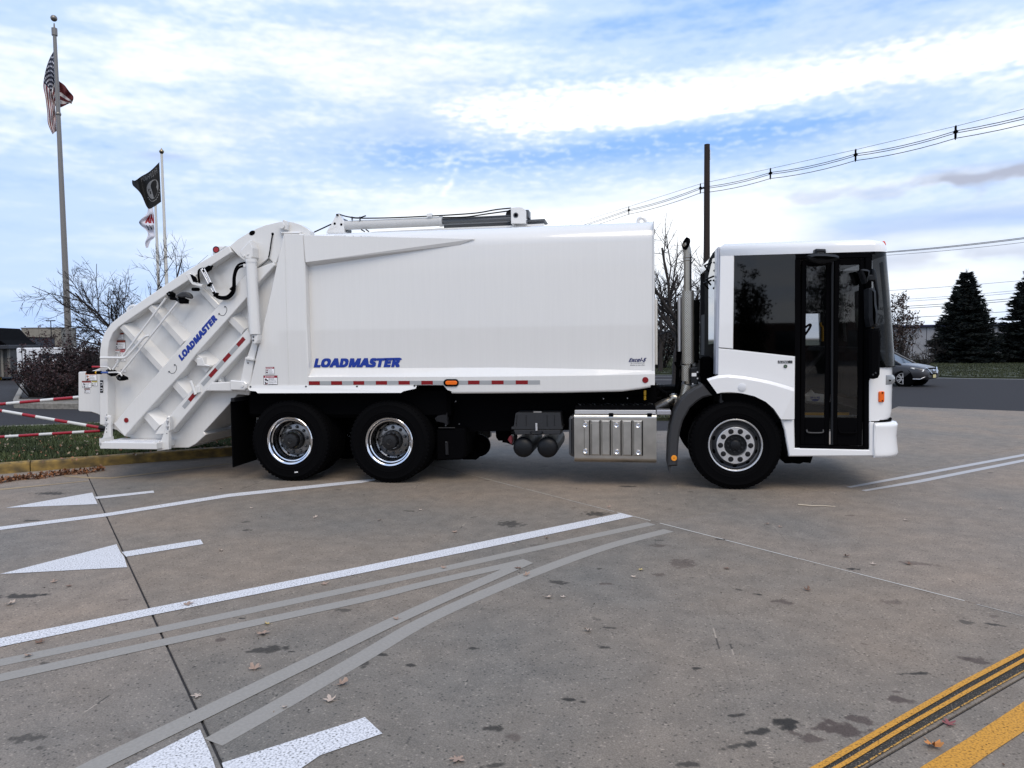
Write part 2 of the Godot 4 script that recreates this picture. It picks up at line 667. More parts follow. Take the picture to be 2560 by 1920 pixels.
func make_materials() -> void:
	# truck paint
	var wave := noise_tex(0.006, 2, 512, Color.BLACK, Color.WHITE, 5)
	wave.as_normal_map = true
	wave.bump_strength = 1.2
	var p := mat("white_paint", lin(0.72, 0.713, 0.695), 0.26)
	p.clearcoat_enabled = true
	p.clearcoat = 1.0
	p.clearcoat_roughness = 0.03
	p.normal_enabled = true
	p.normal_texture = wave
	p.normal_scale = 0.035
	grainy(p, noise_tex(0.02, 4, 512, Color(0.985, 0.985, 0.985), Color(1, 1, 1), 8), 0.6)
	p.uv1_scale = Vector3(2.2, 0.08, 2.2)
	var q := mat("cab_paint", lin(0.82, 0.82, 0.82), 0.22)
	q.clearcoat_enabled = true
	q.clearcoat = 0.8
	q.clearcoat_roughness = 0.04
	var bp := mat("black_plastic", lin(0.008, 0.009, 0.011), 0.45)
	bp.metallic_specular = 0.35
	mat("grey_plastic", lin(0.026, 0.026, 0.028), 0.55)
	mat("soft_black", lin(0.002, 0.002, 0.0025), 0.75).metallic_specular = 0.12
	var rub := mat("rubber", lin(0.0025, 0.0025, 0.003), 0.75)
	rub.metallic_specular = 0.14
	mat("dark_steel", lin(0.012, 0.012, 0.014), 0.5).metallic_specular = 0.35
	mat("grey_steel", lin(0.10, 0.105, 0.11), 0.4, 0.6)
	mat("chrome", lin(0.80, 0.80, 0.82), 0.09, 1.0)
	mat("machined", lin(0.72, 0.72, 0.73), 0.32, 0.75)
	var br := mat("brushed_steel", lin(0.60, 0.575, 0.53), 0.34, 1.0)
	br.albedo_texture = noise_tex(0.015, 3, 256, Color(0.9, 0.9, 0.9), Color(1, 1, 1), 21)
	br.uv1_triplanar = true
	br.uv1_world_triplanar = true
	br.uv1_scale = Vector3(1.2, 1.2, 1.2)
	mat("red_reflector", lin(0.20, 0.003, 0.006), 0.25)
	mat("silver_reflector", lin(0.34, 0.35, 0.36), 0.3)
	mat("amber_lens", lin(0.85, 0.16, 0.01), 0.15)
	mat("red_lens", lin(0.30, 0.004, 0.012), 0.12)
	mat("blue_print", lin(0.002, 0.030, 0.28), 0.4)
	mat("navy_print", lin(0.010, 0.016, 0.10), 0.4)
	mat("black_print", lin(0.008, 0.008, 0.008), 0.5)
	mat("white_print", lin(0.75, 0.75, 0.75), 0.5)
	mat("yellow_paint_rail", lin(0.75, 0.42, 0.02), 0.4)
	mat("orange_part", lin(0.85, 0.30, 0.02), 0.4)
	# glass
	var g := mat("tinted_glass", Color(0.0, 0.0, 0.0, 0.95), 0.02)
	g.transparency = BaseMaterial3D.TRANSPARENCY_ALPHA
	g = mat("clear_glass", Color(0.01, 0.015, 0.015, 0.36), 0.02)
	g.transparency = BaseMaterial3D.TRANSPARENCY_ALPHA
	g = mat("screen_glass", Color(0.006, 0.010, 0.010, 0.80), 0.02)
	g.metallic_specular = 0.32
	g.transparency = BaseMaterial3D.TRANSPARENCY_ALPHA
	g = mat("lens_glass", Color(0.55, 0.56, 0.57, 0.8), 0.05)
	g.transparency = BaseMaterial3D.TRANSPARENCY_ALPHA
	# ground
	var as_ := mat("asphalt", Color.WHITE, 0.9)
	grainy(as_, noise_tex(0.05, 5, 1024, lin(0.030, 0.030, 0.033), lin(0.058, 0.058, 0.062), 31), 0.35)
	as_.metallic_specular = 0.15
	var soil := mat("soil_grass", Color.WHITE, 0.95)
	grainy(soil, noise_tex(0.03, 5, 1024, lin(0.012, 0.016, 0.006), lin(0.050, 0.058, 0.022), 33), 0.5)
	mat("grass_blade", Color.WHITE, 0.8).vertex_color_use_as_albedo = true
	var kerb := mat("kerb_concrete", Color.WHITE, 0.85)
	grainy(kerb, noise_tex(0.02, 5, 512, lin(0.13, 0.12, 0.10), lin(0.30, 0.28, 0.25), 35), 0.6)
	var ky := mat("kerb_yellow", Color.WHITE, 0.8)
	grainy(ky, noise_tex(0.012, 5, 1024, lin(0.022, 0.017, 0.012), lin(0.46, 0.285, 0.055), 36), 0.45)
	mat("joint_fill", lin(0.02, 0.018, 0.016), 0.95)
	# road paint with worn patches cut out
	for k in [["white_road_paint", Color(0.86, 0.86, 0.87), 0.33], ["yellow_road_paint", Color(0.80, 0.57, 0.18), 0.30], ["rubbed_yellow_paint", Color(0.80, 0.60, 0.26), 0.47]]:
		var m := mat(k[0], k[1], 0.75)
		var t := noise_tex(0.085, 6, 1024, Color(1, 1, 1, 0), Color(1, 1, 1, 1), 41)
		var gr := Gradient.new()
		gr.offsets = PackedFloat32Array([0.0, k[2] - 0.13, k[2] - 0.03, k[2] + 0.25, 1.0])
		gr.colors = PackedColorArray([Color(0.7, 0.7, 0.7, 0), Color(0.75, 0.75, 0.75, 0.1), Color(0.78, 0.78, 0.78, 1), Color(0.95, 0.95, 0.95, 1), Color(1, 1, 1, 1)])
		t.color_ramp = gr
		grainy(m, t, 0.75)
		m.transparency = BaseMaterial3D.TRANSPARENCY_ALPHA_SCISSOR
		m.alpha_scissor_threshold = 0.5
	var fp := mat("faded_paint", Color.WHITE, 0.85)
	grainy(fp, noise_tex(0.05, 5, 1024, lin(0.235, 0.22, 0.198), lin(0.285, 0.268, 0.242), 43), 0.8)
	var dp := mat("rubber_marks", Color.WHITE, 0.85)
	var dt := noise_tex(0.12, 5, 1024, Color.BLACK, Color.WHITE, 47)
	var dg := Gradient.new()
	dg.offsets = PackedFloat32Array([0.0, 0.38, 0.45, 0.6, 1.0])
	dg.colors = PackedColorArray([Color(0.19, 0.17, 0.14, 0), Color(0.2, 0.18, 0.14, 0), Color(0.22, 0.2, 0.16, 1), Color(0.17, 0.16, 0.14, 1), Color(0.13, 0.12, 0.11, 1)])
	dt.color_ramp = dg
	grainy(dp, dt, 0.8)
	dp.transparency = BaseMaterial3D.TRANSPARENCY_ALPHA_SCISSOR
	dp.alpha_scissor_threshold = 0.5
	# plants
	var bark := mat("bark", Color.WHITE, 0.9)
	grainy(bark, noise_tex(0.03, 4, 256, lin(0.014, 0.011, 0.010), lin(0.045, 0.036, 0.032), 51), 2.0)
	mat("twig", lin(0.020, 0.015, 0.014), 0.9)
	var lf := mat("dry_leaf", Color.WHITE, 0.7)
	lf.vertex_color_use_as_albedo = true
	lf.cull_mode = BaseMaterial3D.CULL_DISABLED
	# metals of the flagpoles
	mat("aluminium", lin(0.22, 0.20, 0.18), 0.34, 0.6)
	mat("cream_paint", lin(0.62, 0.60, 0.55), 0.35)
	mat("gilt", lin(0.30, 0.24, 0.16), 0.25, 1.0)


# the concrete: tone, mottling, grit and the stains, laid out over 16 m x 16 m of the yard
const YARD := Rect2(-8.0, -7.0, 16.0, 16.0)


func stain(data: PackedByteArray, size: int, at: Vector2, rx: float, ry: float, turn: float, dark: float, tint: Color, rough: FastNoiseLite) -> void:
	var k := size / YARD.size.x
	var o := (at - YARD.position) * k
	var reach := int(maxf(rx, ry) * k * 1.4) + 2
	for y in range(maxi(0, int(o.y) - reach), mini(size, int(o.y) + reach)):
		for x in range(maxi(0, int(o.x) - reach), mini(size, int(o.x) + reach)):
			var d := (Vector2(x, y) - o).rotated(-turn) / k
			var r := Vector2(d.x / rx, d.y / ry).length() + rough.get_noise_2d(x * 1.0, y * 1.0) * 0.8
			var w := smoothstep(1.0, 0.6, r) * dark * 0.85
			if w > 0.0:
				var i := (y * size + x) * 3
				data[i] = int(lerpf(data[i], tint.r8, w))
				data[i + 1] = int(lerpf(data[i + 1], tint.g8, w))
				data[i + 2] = int(lerpf(data[i + 2], tint.b8, w))


func yard_rows(y: int, size: int, big: PackedByteArray, mid: PackedByteArray, rows: Array) -> void:
	var out := PackedByteArray()
	out.resize(size * 3)
	var seed_ := y * 7919 + 13
	for x in size:
		seed_ = (seed_ * 1103515245 + 12345) & 0x7fffffff
		var g := float((seed_ >> 8) & 255) / 255.0
		var b := big[y * size + x] / 255.0
		var m := mid[y * size + x] / 255.0
		var v := 0.90 + (b - 0.5) * 0.13 + (m - 0.5) * 0.13 + (g - 0.5) * 0.12
		if g > 0.988:
			v += 0.22
		elif g < 0.012:
			v -= 0.34
		out[x * 3] = clampi(int(161.0 * v + (b - 0.5) * 12.0), 0, 255)
		out[x * 3 + 1] = clampi(int(149.0 * v), 0, 255)
		out[x * 3 + 2] = clampi(int(136.0 * v - (b - 0.5) * 10.0), 0, 255)
	rows[y] = out


func yard_picture() -> ImageTexture:
	var size := 2048
	var f := FastNoiseLite.new()
	f.seed = 77
	f.frequency = 0.0022
	f.fractal_octaves = 5
	var big := f.get_image(size, size).get_data()
	f.seed = 78
	f.frequency = 0.03
	f.fractal_octaves = 3
	var mid := f.get_image(size, size).get_data()
	var rows := []
	rows.resize(size)
	var task := WorkerThreadPool.add_group_task(func(y: int): yard_rows(y, size, big, mid, rows), size)
	WorkerThreadPool.wait_for_group_task_completion(task)
	var data := PackedByteArray()
	for y in size:
		data.append_array(rows[y])
	var rough := FastNoiseLite.new()
	rough.seed = 5
	rough.frequency = 0.11
	rough.fractal_octaves = 4
	var brown := Color(0.31, 0.26, 0.24)
	var oil := Color(0.13, 0.12, 0.11)
	stain(data, size, Vector2(2.339, 5.41), 0.125, 0.075, 0.25, 0.85, brown, rough)
	stain(data, size, Vector2(2.455, 5.311), 0.065, 0.045, 0.3, 0.75, brown, rough)
	stain(data, size, Vector2(2.186, 5.504), 0.06, 0.04, 0.1, 0.7, brown, rough)
	stain(data, size, Vector2(2.139, 5.483), 0.04, 0.03, 0.1, 0.6, brown, rough)
	stain(data, size, Vector2(2.704, 5.088), 0.06, 0.045, 0.1, 0.8, brown, rough)
	stain(data, size, Vector2(2.707, 5.005), 0.025, 0.018, 0.1, 0.6, brown, rough)
	stain(data, size, Vector2(3.266, 4.566), 0.075, 0.05, 0.1, 0.7, brown, rough)
	stain(data, size, Vector2(3.193, 4.545), 0.04, 0.025, 0.1, 0.6, brown, rough)
	stain(data, size, Vector2(2.407, 3.755), 0.07, 0.055, 0.0, 0.6, brown, rough)
	stain(data, size, Vector2(2.114, 5.389), 0.075, 0.05, -0.3, 0.9, oil, rough)
	stain(data, size, Vector2(1.978, 5.483), 0.06, 0.025, -0.4, 0.8, oil, rough)
	stain(data, size, Vector2(1.923, 5.598), 0.05, 0.03, -0.2, 0.75, oil, rough)
	stain(data, size, Vector2(1.848, 5.622), 0.07, 0.018, -0.5, 0.6, oil, rough)
	stain(data, size, Vector2(1.909, 5.346), 0.045, 0.018, -0.3, 0.75, oil, rough)
	stain(data, size, Vector2(1.641, 5.789), 0.05, 0.03, 0.0, 0.6, oil, rough)
	stain(data, size, Vector2(2.877, 4.775), 0.11, 0.016, -0.25, 0.75, oil, rough)
	stain(data, size, Vector2(3.598, 4.008), 0.07, 0.02, 0.3, 0.7, oil, rough)
	stain(data, size, Vector2(3.598, 2.751), 0.17, 0.05, 0.2, 0.45, brown, rough)
	stain(data, size, Vector2(3.126, 3.673), 0.09, 0.05, 0.0, 0.4, brown, rough)
	stain(data, size, Vector2(1.815, 2.964), 0.11, 0.16, 0.3, 0.5, brown, rough)
	stain(data, size, Vector2(1.748, 4.863), 0.03, 0.016, 0.0, 0.8, oil, rough)
	stain(data, size, Vector2(2.273, 3.627), 0.04, 0.02, 0.0, 0.8, oil, rough)
	stain(data, size, Vector2(2.193, 2.206), 0.05, 0.03, 0.0, 0.8, oil, rough)
	stain(data, size, Vector2(3.076, 2.956), 0.05, 0.03, 0.0, 0.8, oil, rough)
	stain(data, size, Vector2(-2.854, 4.301), 0.18, 0.05, -0.2, 0.75, oil, rough)
	stain(data, size, Vector2(-2.719, 4.264), 0.06, 0.03, -0.2, 0.6, oil, rough)
	stain(data, size, Vector2(-5.489, 0.997), 0.22, 0.10, 0.0, 0.7, oil, rough)
	stain(data, size, Vector2(-4.612, 2.27), 0.10, 0.05, 0.0, 0.6, oil, rough)
	stain(data, size, Vector2(-1.008, 4.835), 0.04, 0.03, 0.0, 0.65, brown, rough)
	stain(data, size, Vector2(-0.653, 4.932), 0.13, 0.05, -0.4, 0.65, oil, rough)
	stain(data, size, Vector2(-0.506, 4.945), 0.03, 0.012, 0.0, 0.8, oil, rough)
	stain(data, size, Vector2(-1.059, 4.499), 0.03, 0.012, 0.0, 0.8, oil, rough)
	stain(data, size, Vector2(-2.084, 4.283), 0.05, 0.03, 0.0, 0.5, brown, rough)
	stain(data, size, Vector2(-2.189, 2.381), 0.06, 0.03, 0.0, 0.6, oil, rough)
	stain(data, size, Vector2(-1.812, 5.278), 0.04, 0.02, 0.0, 0.5, oil, rough)
	stain(data, size, Vector2(-1.285, 5.987), 0.09, 0.04, -0.3, 0.5, oil, rough)
	stain(data, size, Vector2(0.267, 1.863), 0.15, 0.12, 0.4, 0.55, oil, rough)
	stain(data, size, Vector2(1.069, 1.362), 0.13, 0.11, 0.0, 0.65, oil, rough)
	stain(data, size, Vector2(0.891, 3.543), 0.09, 0.04, 0.3, 0.6, oil, rough)
	stain(data, size, Vector2(1.663, 2.465), 0.09, 0.05, 0.0, 0.5, brown, rough)
	stain(data, size, Vector2(1.222, 3.528), 0.05, 0.03, 0.0, 0.6, brown, rough)
	stain(data, size, Vector2(1.617, 3.272), 0.06, 0.04, 0.0, 0.55, brown, rough)
	stain(data, size, Vector2(1.107, 5.299), 0.03, 0.02, 0.0, 0.85, oil, rough)
	stain(data, size, Vector2(1.183, 5.316), 0.022, 0.014, 0.0, 0.85, oil, rough)
	stain(data, size, Vector2(0.791, 5.619), 0.05, 0.025, 0.0, 0.7, oil, rough)
	stain(data, size, Vector2(0.901, 5.678), 0.04, 0.04, 0.0, 0.45, brown, rough)
	stain(data, size, Vector2(0.849, 5.91), 0.06, 0.018, -0.3, 0.6, oil, rough)
	stain(data, size, Vector2(1.261, 4.65), 0.04, 0.022, 0.0, 0.75, oil, rough)
	stain(data, size, Vector2(0.225, 5.028), 0.03, 0.02, 0.0, 0.75, oil, rough)
	stain(data, size, Vector2(0.513, 4.758), 0.035, 0.018, 0.0, 0.7, oil, rough)
	stain(data, size, Vector2(0.018, 4.915), 0.04, 0.02, 0.2, 0.7, oil, rough)
	stain(data, size, Vector2(1.297, 4.356), 0.05, 0.014, 0.0, 0.65, oil, rough)
	stain(data, size, Vector2(-0.464, 4.28), 0.06, 0.03, 0.0, 0.45, oil, rough)
	stain(data, size, Vector2(1.368, -0.114), 0.12, 0.05, 0.0, 0.7, oil, rough)
	stain(data, size, Vector2(-0.872, 1.442), 0.07, 0.03, 0.0, 0.6, oil, rough)
	stain(data, size, Vector2(0.448, 3.749), 0.07, 0.05, -0.4, 0.5, oil, rough)
	var r := RandomNumberGenerator.new()
	r.seed = 99
	for k in 700:
		var at := Vector2(r.randf_range(-8, 8), r.randf_range(-7, 9))
		var s := pow(r.randf(), 5.0) * 0.035 + 0.006
		stain(data, size, at, s * r.randf_range(1.0, 2.2), s, r.randf_range(-1, 1), r.randf_range(0.15, 0.6), oil if r.randf() < 0.6 else brown, rough)
	return ImageTexture.create_from_image(Image.create_from_data(size, size, false, Image.FORMAT_RGB8, data))


func cut(pieces: Array, a: Vector2, b: Vector2, gap: float) -> Array:
	var d := (b - a).normalized()
	var q := Vector2(-d.y, d.x)
	var out := []
	for side in [1.0, -1.0]:
		var o: Vector2 = a + q * side * gap / 2.0
		var half := PackedVector2Array([o - d * 400, o + d * 400, o + d * 400 + q * side * 800, o - d * 400 + q * side * 800])
		for p in pieces:
			for r in Geometry2D.intersect_polygons(p, half):
				if r.size() > 2:
					out.append(r)
	return out


func tufts(called: String, area: PackedVector2Array, y: float, count: int, tall: float, wide: float, lo: Color, hi: Color, label: String, nearer := 0.0) -> void:
	var b := MB.new()
	for k in 7:
		var a := rng.randf() * TAU
		var o := Vector3(cos(a * 3.1), 0, sin(a * 2.3)) * wide * 1.6 * rng.randf()
		var lean := Vector3(cos(a), 0, sin(a)) * tall * rng.randf_range(0.2, 0.8)
		var s := Vector3(-sin(a), 0, cos(a)) * wide * 0.16
		var t := tall * rng.randf_range(0.6, 1.1)
		b.tri(o - s, o + s, o + lean + Vector3.UP * t)
	var mm := MultiMesh.new()
	mm.transform_format = MultiMesh.TRANSFORM_3D
	mm.use_colors = true
	mm.mesh = b.mesh()
	var lo2 := Vector2(1e9, 1e9)
	var hi2 := Vector2(-1e9, -1e9)
	for p in area:
		lo2 = lo2.min(p)
		hi2 = hi2.max(p)
	var f := FastNoiseLite.new()
	f.frequency = 0.35
	f.seed = 3
	var where := []
	while where.size() < count:
		var p := Vector2(rng.randf_range(lo2.x, hi2.x), rng.randf_range(lo2.y, hi2.y))
		if Geometry2D.is_point_in_polygon(p, area):
			where.append(p)
	mm.instance_count = count
	for i in count:
		var p: Vector2 = where[i]
		var w := clampf(f.get_noise_2d(p.x, p.y) * 0.9 + 0.5 + rng.randf_range(-0.3, 0.3), 0.0, 1.0)
		mm.set_instance_transform(i, Transform3D(Basis(Vector3.UP, rng.randf() * TAU).scaled(Vector3.ONE * rng.randf_range(0.6, 1.25)), Vector3(p.x, y, p.y)))
		mm.set_instance_color(i, lo.lerp(hi, w))
	var o := MultiMeshInstance3D.new()
	o.name = numbered(called, self)
	o.multimesh = mm
	o.material_override = mat("grass_blade", Color.WHITE)
	add_child(o, true)
	tag(o, label, "grass", "", "stuff")


const LOT := -1.25


# ground point at a distance across and away from where the photographer stands
func view_spot(across: float, away: float) -> Vector2:
	return Vector2(1.4155 + across * 0.98741 - away * 0.15816, 8.8374 - across * 0.15816 - away * 0.98741)


func build_ground() -> void:
	var b := MB.new()
	for q in [[-700.0, 700.0, -300.0, 27.0], [-700.0, 700.0, 140.0, 800.0], [-700.0, -150.0, 27.0, 140.0], [-14.0, 700.0, 27.0, 140.0]]:
		b.slab(PackedVector2Array([view_spot(q[0], q[2]), view_spot(q[1], q[2]), view_spot(q[1], q[3]), view_spot(q[0], q[3])]), -2.0, -0.03)
	struct("ground", b, mats.soil_grass)
	# asphalt: the lot behind the truck, the drive at the left and the road that runs off to the right
	b = MB.new()
	var road := PackedVector2Array([Vector2(-120, 200), Vector2(160, 200), Vector2(160, 25.0), Vector2(19.018, -23.639), Vector2(17.353, -24.389), Vector2(15.266, -25.216), Vector2(14.657, -26.328), Vector2(3.698, -29.402), Vector2(2.708, -29.504), Vector2(-20, -37), Vector2(-20, -60), Vector2(-120, -60)])
	for p in Geometry2D.clip_polygons(road, PackedVector2Array([view_spot(-150, 27), view_spot(-14, 27), view_spot(-14, 140), view_spot(-150, 140)])):
		b.slab(p, -0.3, -0.012)
	struct("asphalt_road", b, mats.asphalt)
	# the car park at the left falls away from the planter
	b = MB.new()
	var falls := [[27.0, -0.012], [34.0, -0.20], [48.0, -0.80], [60.0, LOT], [140.0, LOT]]
	for i in 4:
		var n0 := view_spot(-150, falls[i][0])
		var n1 := view_spot(-14, falls[i][0])
		var f0 := view_spot(-150, falls[i + 1][0])
		var f1 := view_spot(-14, falls[i + 1][0])
		b.quad(Vector3(n0.x, falls[i][1], n0.y), Vector3(n1.x, falls[i][1], n1.y), Vector3(f1.x, falls[i + 1][1], f1.y), Vector3(f0.x, falls[i + 1][1], f0.y))
	struct("car_park", b, mats.asphalt)
	# concrete yard, cut into slabs along its joints
	var yard := StandardMaterial3D.new()
	yard.resource_name = "yard_concrete"
	yard.albedo_texture = yard_picture()
	yard.roughness = 0.82
	yard.metallic_specular = 0.4
	yard.heightmap_enabled = true
	yard.heightmap_texture = noise_tex(0.08, 4, 512, Color.BLACK, Color.WHITE, 61)
	yard.heightmap_scale = 0.25
	yard.detail_enabled = true
	yard.detail_blend_mode = BaseMaterial3D.BLEND_MODE_MUL
	yard.detail_uv_layer = BaseMaterial3D.DETAIL_UV_2
	yard.detail_albedo = noise_tex(0.16, 5, 1024, Color(0.72, 0.72, 0.72), Color(1.0, 1.0, 1.0), 63)
	var kerb_dir := (Vector2(-4.868, -1.98) - Vector2(-7.277, -0.148)).normalized()
	var kerb_a := Vector2(-7.277, -0.148) - kerb_dir * 14.0
	var kerb_b := Vector2(-4.868, -1.98) + kerb_dir * 2.6
	var outline := PackedVector2Array([Vector2(-18, 40), Vector2(30, 40), Vector2(30, 1.0), Vector2(10.491, -10.045), Vector2(9.349, -10.629), Vector2(8.149, -11.269), Vector2(5.6, -6.3), Vector2(-1.395, -5.197), Vector2(-2.737, -5.114), kerb_b, kerb_a])
	var pieces := [outline]
	pieces = cut(pieces, Vector2(-5.888, -0.124), Vector2(-0.258, 6.084), 0.012)
	pieces = cut(pieces, Vector2(-1.02, -1.038), Vector2(3.851, 3.837), 0.010)
	pieces = cut(pieces, Vector2(2.354, 5.72), Vector2(3.421, 4.737), 0.012)
	pieces = cut(pieces, Vector2(5.968, -5.025), Vector2(7.51, -3.812), 0.010)
	var finer := []
	for p in pieces:
		var c := Vector2.ZERO
		for q in p:
			c += q / p.size()
		if c.y < 3.0 and c.x > 0.0:
			finer.append_array(cut([p], Vector2(7.554, -3.903), Vector2(1.654, 1.717), 0.009))
		else:
			finer.append(p)
	var yards := [yard]
	for t in [0.965, 0.985]:
		var y2: StandardMaterial3D = yard.duplicate()
		y2.albedo_color = Color(t, t, t * 0.995)
		yards.append(y2)
	var root := Node3D.new()
	root.name = "concrete_pavement"
	root.set_meta("kind", "structure")
	add_child(root, true)
	for p in finer:
		b = MB.new()
		b.slab(p, -0.011, 0.0, 0.004)
		for i in b.v.size():
			b.uv[i] = (Vector2(b.v[i].x, b.v[i].z) - YARD.position) / YARD.size
			b.uv2.append(Vector2(b.v[i].x, b.v[i].z) * 0.57)
		part("concrete_slab", b, yards[root.get_child_count() % 3], root)
	# old sealant, pale and crumbling, along the long joint
	b = MB.new()
	var s0: Vector3 = Vector3(-1.02, 0.0, -1.038)
	var s1: Vector3 = Vector3(3.851, 0.0, 3.837)
	var sd := (s1 - s0).normalized()
	var sn := Vector3(-sd.z, 0, sd.x)
	var sl := s0.distance_to(s1)
	var sx := 0.3
	while sx < sl:
		var l := rng.randf_range(0.15, 0.9)
		var w := rng.randf_range(0.005, 0.015)
		var o := s0 + sd * sx + sn * (rng.randf_range(-0.004, 0.006) + 0.008) + Vector3.UP * 0.003
		b.quad(o - sn * w * 0.4, o + sn * w * 0.6, o + sd * l + sn * w * 0.5, o + sd * l - sn * w * 0.4)
		sx += l + pow(rng.randf(), 3.0) * 0.2
	struct("joint_sealant", b, mat("sealant", lin(0.50, 0.49, 0.46), 0.9))
	# kerb along the lawn, yellow paint almost gone, in cast lengths
	var kn := Vector2(kerb_dir.y, -kerb_dir.x)
	var kr := Node3D.new()
	kr.name = "kerb"
	kr.set_meta("kind", "structure")
	add_child(kr, true)
	var marks := [0.0, 14.35, 17.3, 19.62]
	for i in 3:
		var a: Vector2 = kerb_a + kerb_dir * (marks[i] + 0.012)
		var e: Vector2 = kerb_a + kerb_dir * marks[i + 1]
		b = MB.new()
		# section: battered face, rolled top
		var sec := [Vector2(0.0, -0.02), Vector2(0.018, 0.085), Vector2(0.028, 0.115), Vector2(0.05, 0.132), Vector2(0.085, 0.138), Vector2(0.19, 0.138), Vector2(0.2, 0.0)]
		var ra := PackedVector3Array()
		var rb := PackedVector3Array()
		for q in sec:
			var pa: Vector2 = a + kn * q.x
			var pb: Vector2 = e + kn * q.x
			ra.append(Vector3(pa.x, q.y, pa.y))
			rb.append(Vector3(pb.x, q.y, pb.y))
		for j in sec.size() - 1:
			b.quad(ra[j], rb[j], rb[j + 1], ra[j + 1])
		part("kerb_length", b, mats.kerb_yellow, kr)
	# lawn
	var lawn := PackedVector2Array([kerb_a + kn * 0.19, kerb_b + kn * 0.19, Vector2(-6.733, -6.3), Vector2(-9.726, -5.304), Vector2(-11.381, -4.441), Vector2(-15.506, -2.479)])
	b = MB.new()
	b.slab(lawn, -0.05, 0.11)
	struct("lawn", b, mats.soil_grass)
	tufts("grass", lawn, 0.10, 42000, 0.075, 0.05, Color(0.016, 0.027, 0.006), Color(0.075, 0.10, 0.028), "short green lawn between yellow kerb and asphalt drive")
	# thin concrete edge behind the lawn
	b = MB.new()
	b.slab(PackedVector2Array([Vector2(-9.726, -5.304), Vector2(-11.381, -4.441), Vector2(-15.506, -2.479), Vector2(-15.952, -2.78), Vector2(-11.656, -4.729), Vector2(-9.919, -5.55), Vector2(-6.9, -6.612), Vector2(-6.733, -6.3)]), -0.05, 0.125)
	struct("lawn_edging", b, mats.kerb_concrete)
	# island of grass behind the truck and the verge beyond the road
	var isle := PackedVector2Array([Vector2(-6, -19.5), Vector2(2.365, -19.343), Vector2(5.4, -17.6), Vector2(7.4, -13.4), Vector2(5.4, -8.0), Vector2(-3, -7.2), Vector2(-7, -12)])
	b = MB.new()
	b.slab(isle, -0.05, 0.06)
	struct("grass_island", b, mats.soil_grass)
	tufts("grass", isle, 0.05, 9000, 0.08, 0.08, Color(0.022, 0.026, 0.010), Color(0.075, 0.08, 0.035), "patchy grass island behind the truck")
	var verge := PackedVector2Array([Vector2(19.342, -24.237), Vector2(17.656, -25.022), Vector2(15.539, -25.89), Vector2(14.929, -27.052), Vector2(3.78, -30.773), Vector2(2.754, -30.889), Vector2(-20, -39), Vector2(-20, -62), Vector2(8, -62), Vector2(45, -52), Vector2(60, -20)])
	b = MB.new()
	b.slab(verge, -0.05, 0.03)
	struct("verge", b, mats.soil_grass)
	tufts("grass", verge, 0.02, 40000, 0.07, 0.16, Color(0.018, 0.024, 0.006), Color(0.042, 0.052, 0.016), "mown grass verge beyond the road")
	# planter at the left
	var bed := PackedVector2Array([Vector2(-17.614, -11.682), Vector2(-15.869, -12.166), Vector2(-13.47, -13.15), Vector2(-10.5, -20), Vector2(-24, -27), Vector2(-31.207, -26.791)])
	b = MB.new()
	b.slab(bed, -0.05, 0.10)
	struct("planting_bed", b, mat("mulch", lin(0.010, 0.008, 0.007), 0.95))
	b = MB.new()
	b.slab(PackedVector2Array([Vector2(-16.51, -10.297), Vector2(-15.259, -10.006), Vector2(-14.076, -9.976), Vector2(-11.766, -10.81), Vector2(-12.802, -12.362), Vector2(-15.622, -11.865), Vector2(-17.411, -11.462), Vector2(-21.397, -15.969), Vector2(-29.203, -24.697), Vector2(-30.137, -25.515), Vector2(-21.623, -15.971), Vector2(-17.688, -11.531)]), -0.05, 0.16, 0.02)
	struct("planter_kerb", b, mats.kerb_concrete)


func stripe(b: MB, pts: PackedVector2Array, wide: PackedFloat32Array, y := 0.004) -> void:
	var rows := []
	for i in pts.size():
		var d := (pts[mini(i + 1, pts.size() - 1)] - pts[maxi(i - 1, 0)]).normalized()
		var q := Vector2(-d.y, d.x) * wide[mini(i, wide.size() - 1)] / 2.0
		rows.append([Vector3(pts[i].x + q.x, y, pts[i].y + q.y), Vector3(pts[i].x - q.x, y, pts[i].y - q.y)])
	for i in rows.size() - 1:
		b.quad(rows[i][0], rows[i + 1][0], rows[i + 1][1], rows[i][1])
		if (rows[i + 1][0] - rows[i][0]).cross(rows[i + 1][1] - rows[i][0]).y < 0:
			pass


func flat_poly(b: MB, p: PackedVector2Array, y := 0.004) -> void:
	var q := PackedVector2Array()
	for a in p:
		q.append(Vector2(a.x, -a.y))
	if Geometry2D.is_polygon_clockwise(q):
		q.reverse()
	var ix := Geometry2D.triangulate_polygon(q)
	for i in range(0, ix.size(), 3):
		var t := [Vector3(q[ix[i]].x, y, -q[ix[i]].y), Vector3(q[ix[i + 1]].x, y, -q[ix[i + 1]].y), Vector3(q[ix[i + 2]].x, y, -q[ix[i + 2]].y)]
		if (t[1] - t[0]).cross(t[2] - t[0]).y < 0:
			b.tri(t[0], t[2], t[1])
		else:
			b.tri(t[0], t[1], t[2])


func curve2(p: PackedVector2Array, steps := 8) -> PackedVector2Array:
	var out := PackedVector2Array()
	var k := p.size()
	for i in k - 1:
		for s in steps:
			out.append(p[i].cubic_interpolate(p[i + 1], p[maxi(i - 1, 0)], p[mini(i + 2, k - 1)], float(s) / steps))
	out.append(p[k - 1])
	return out


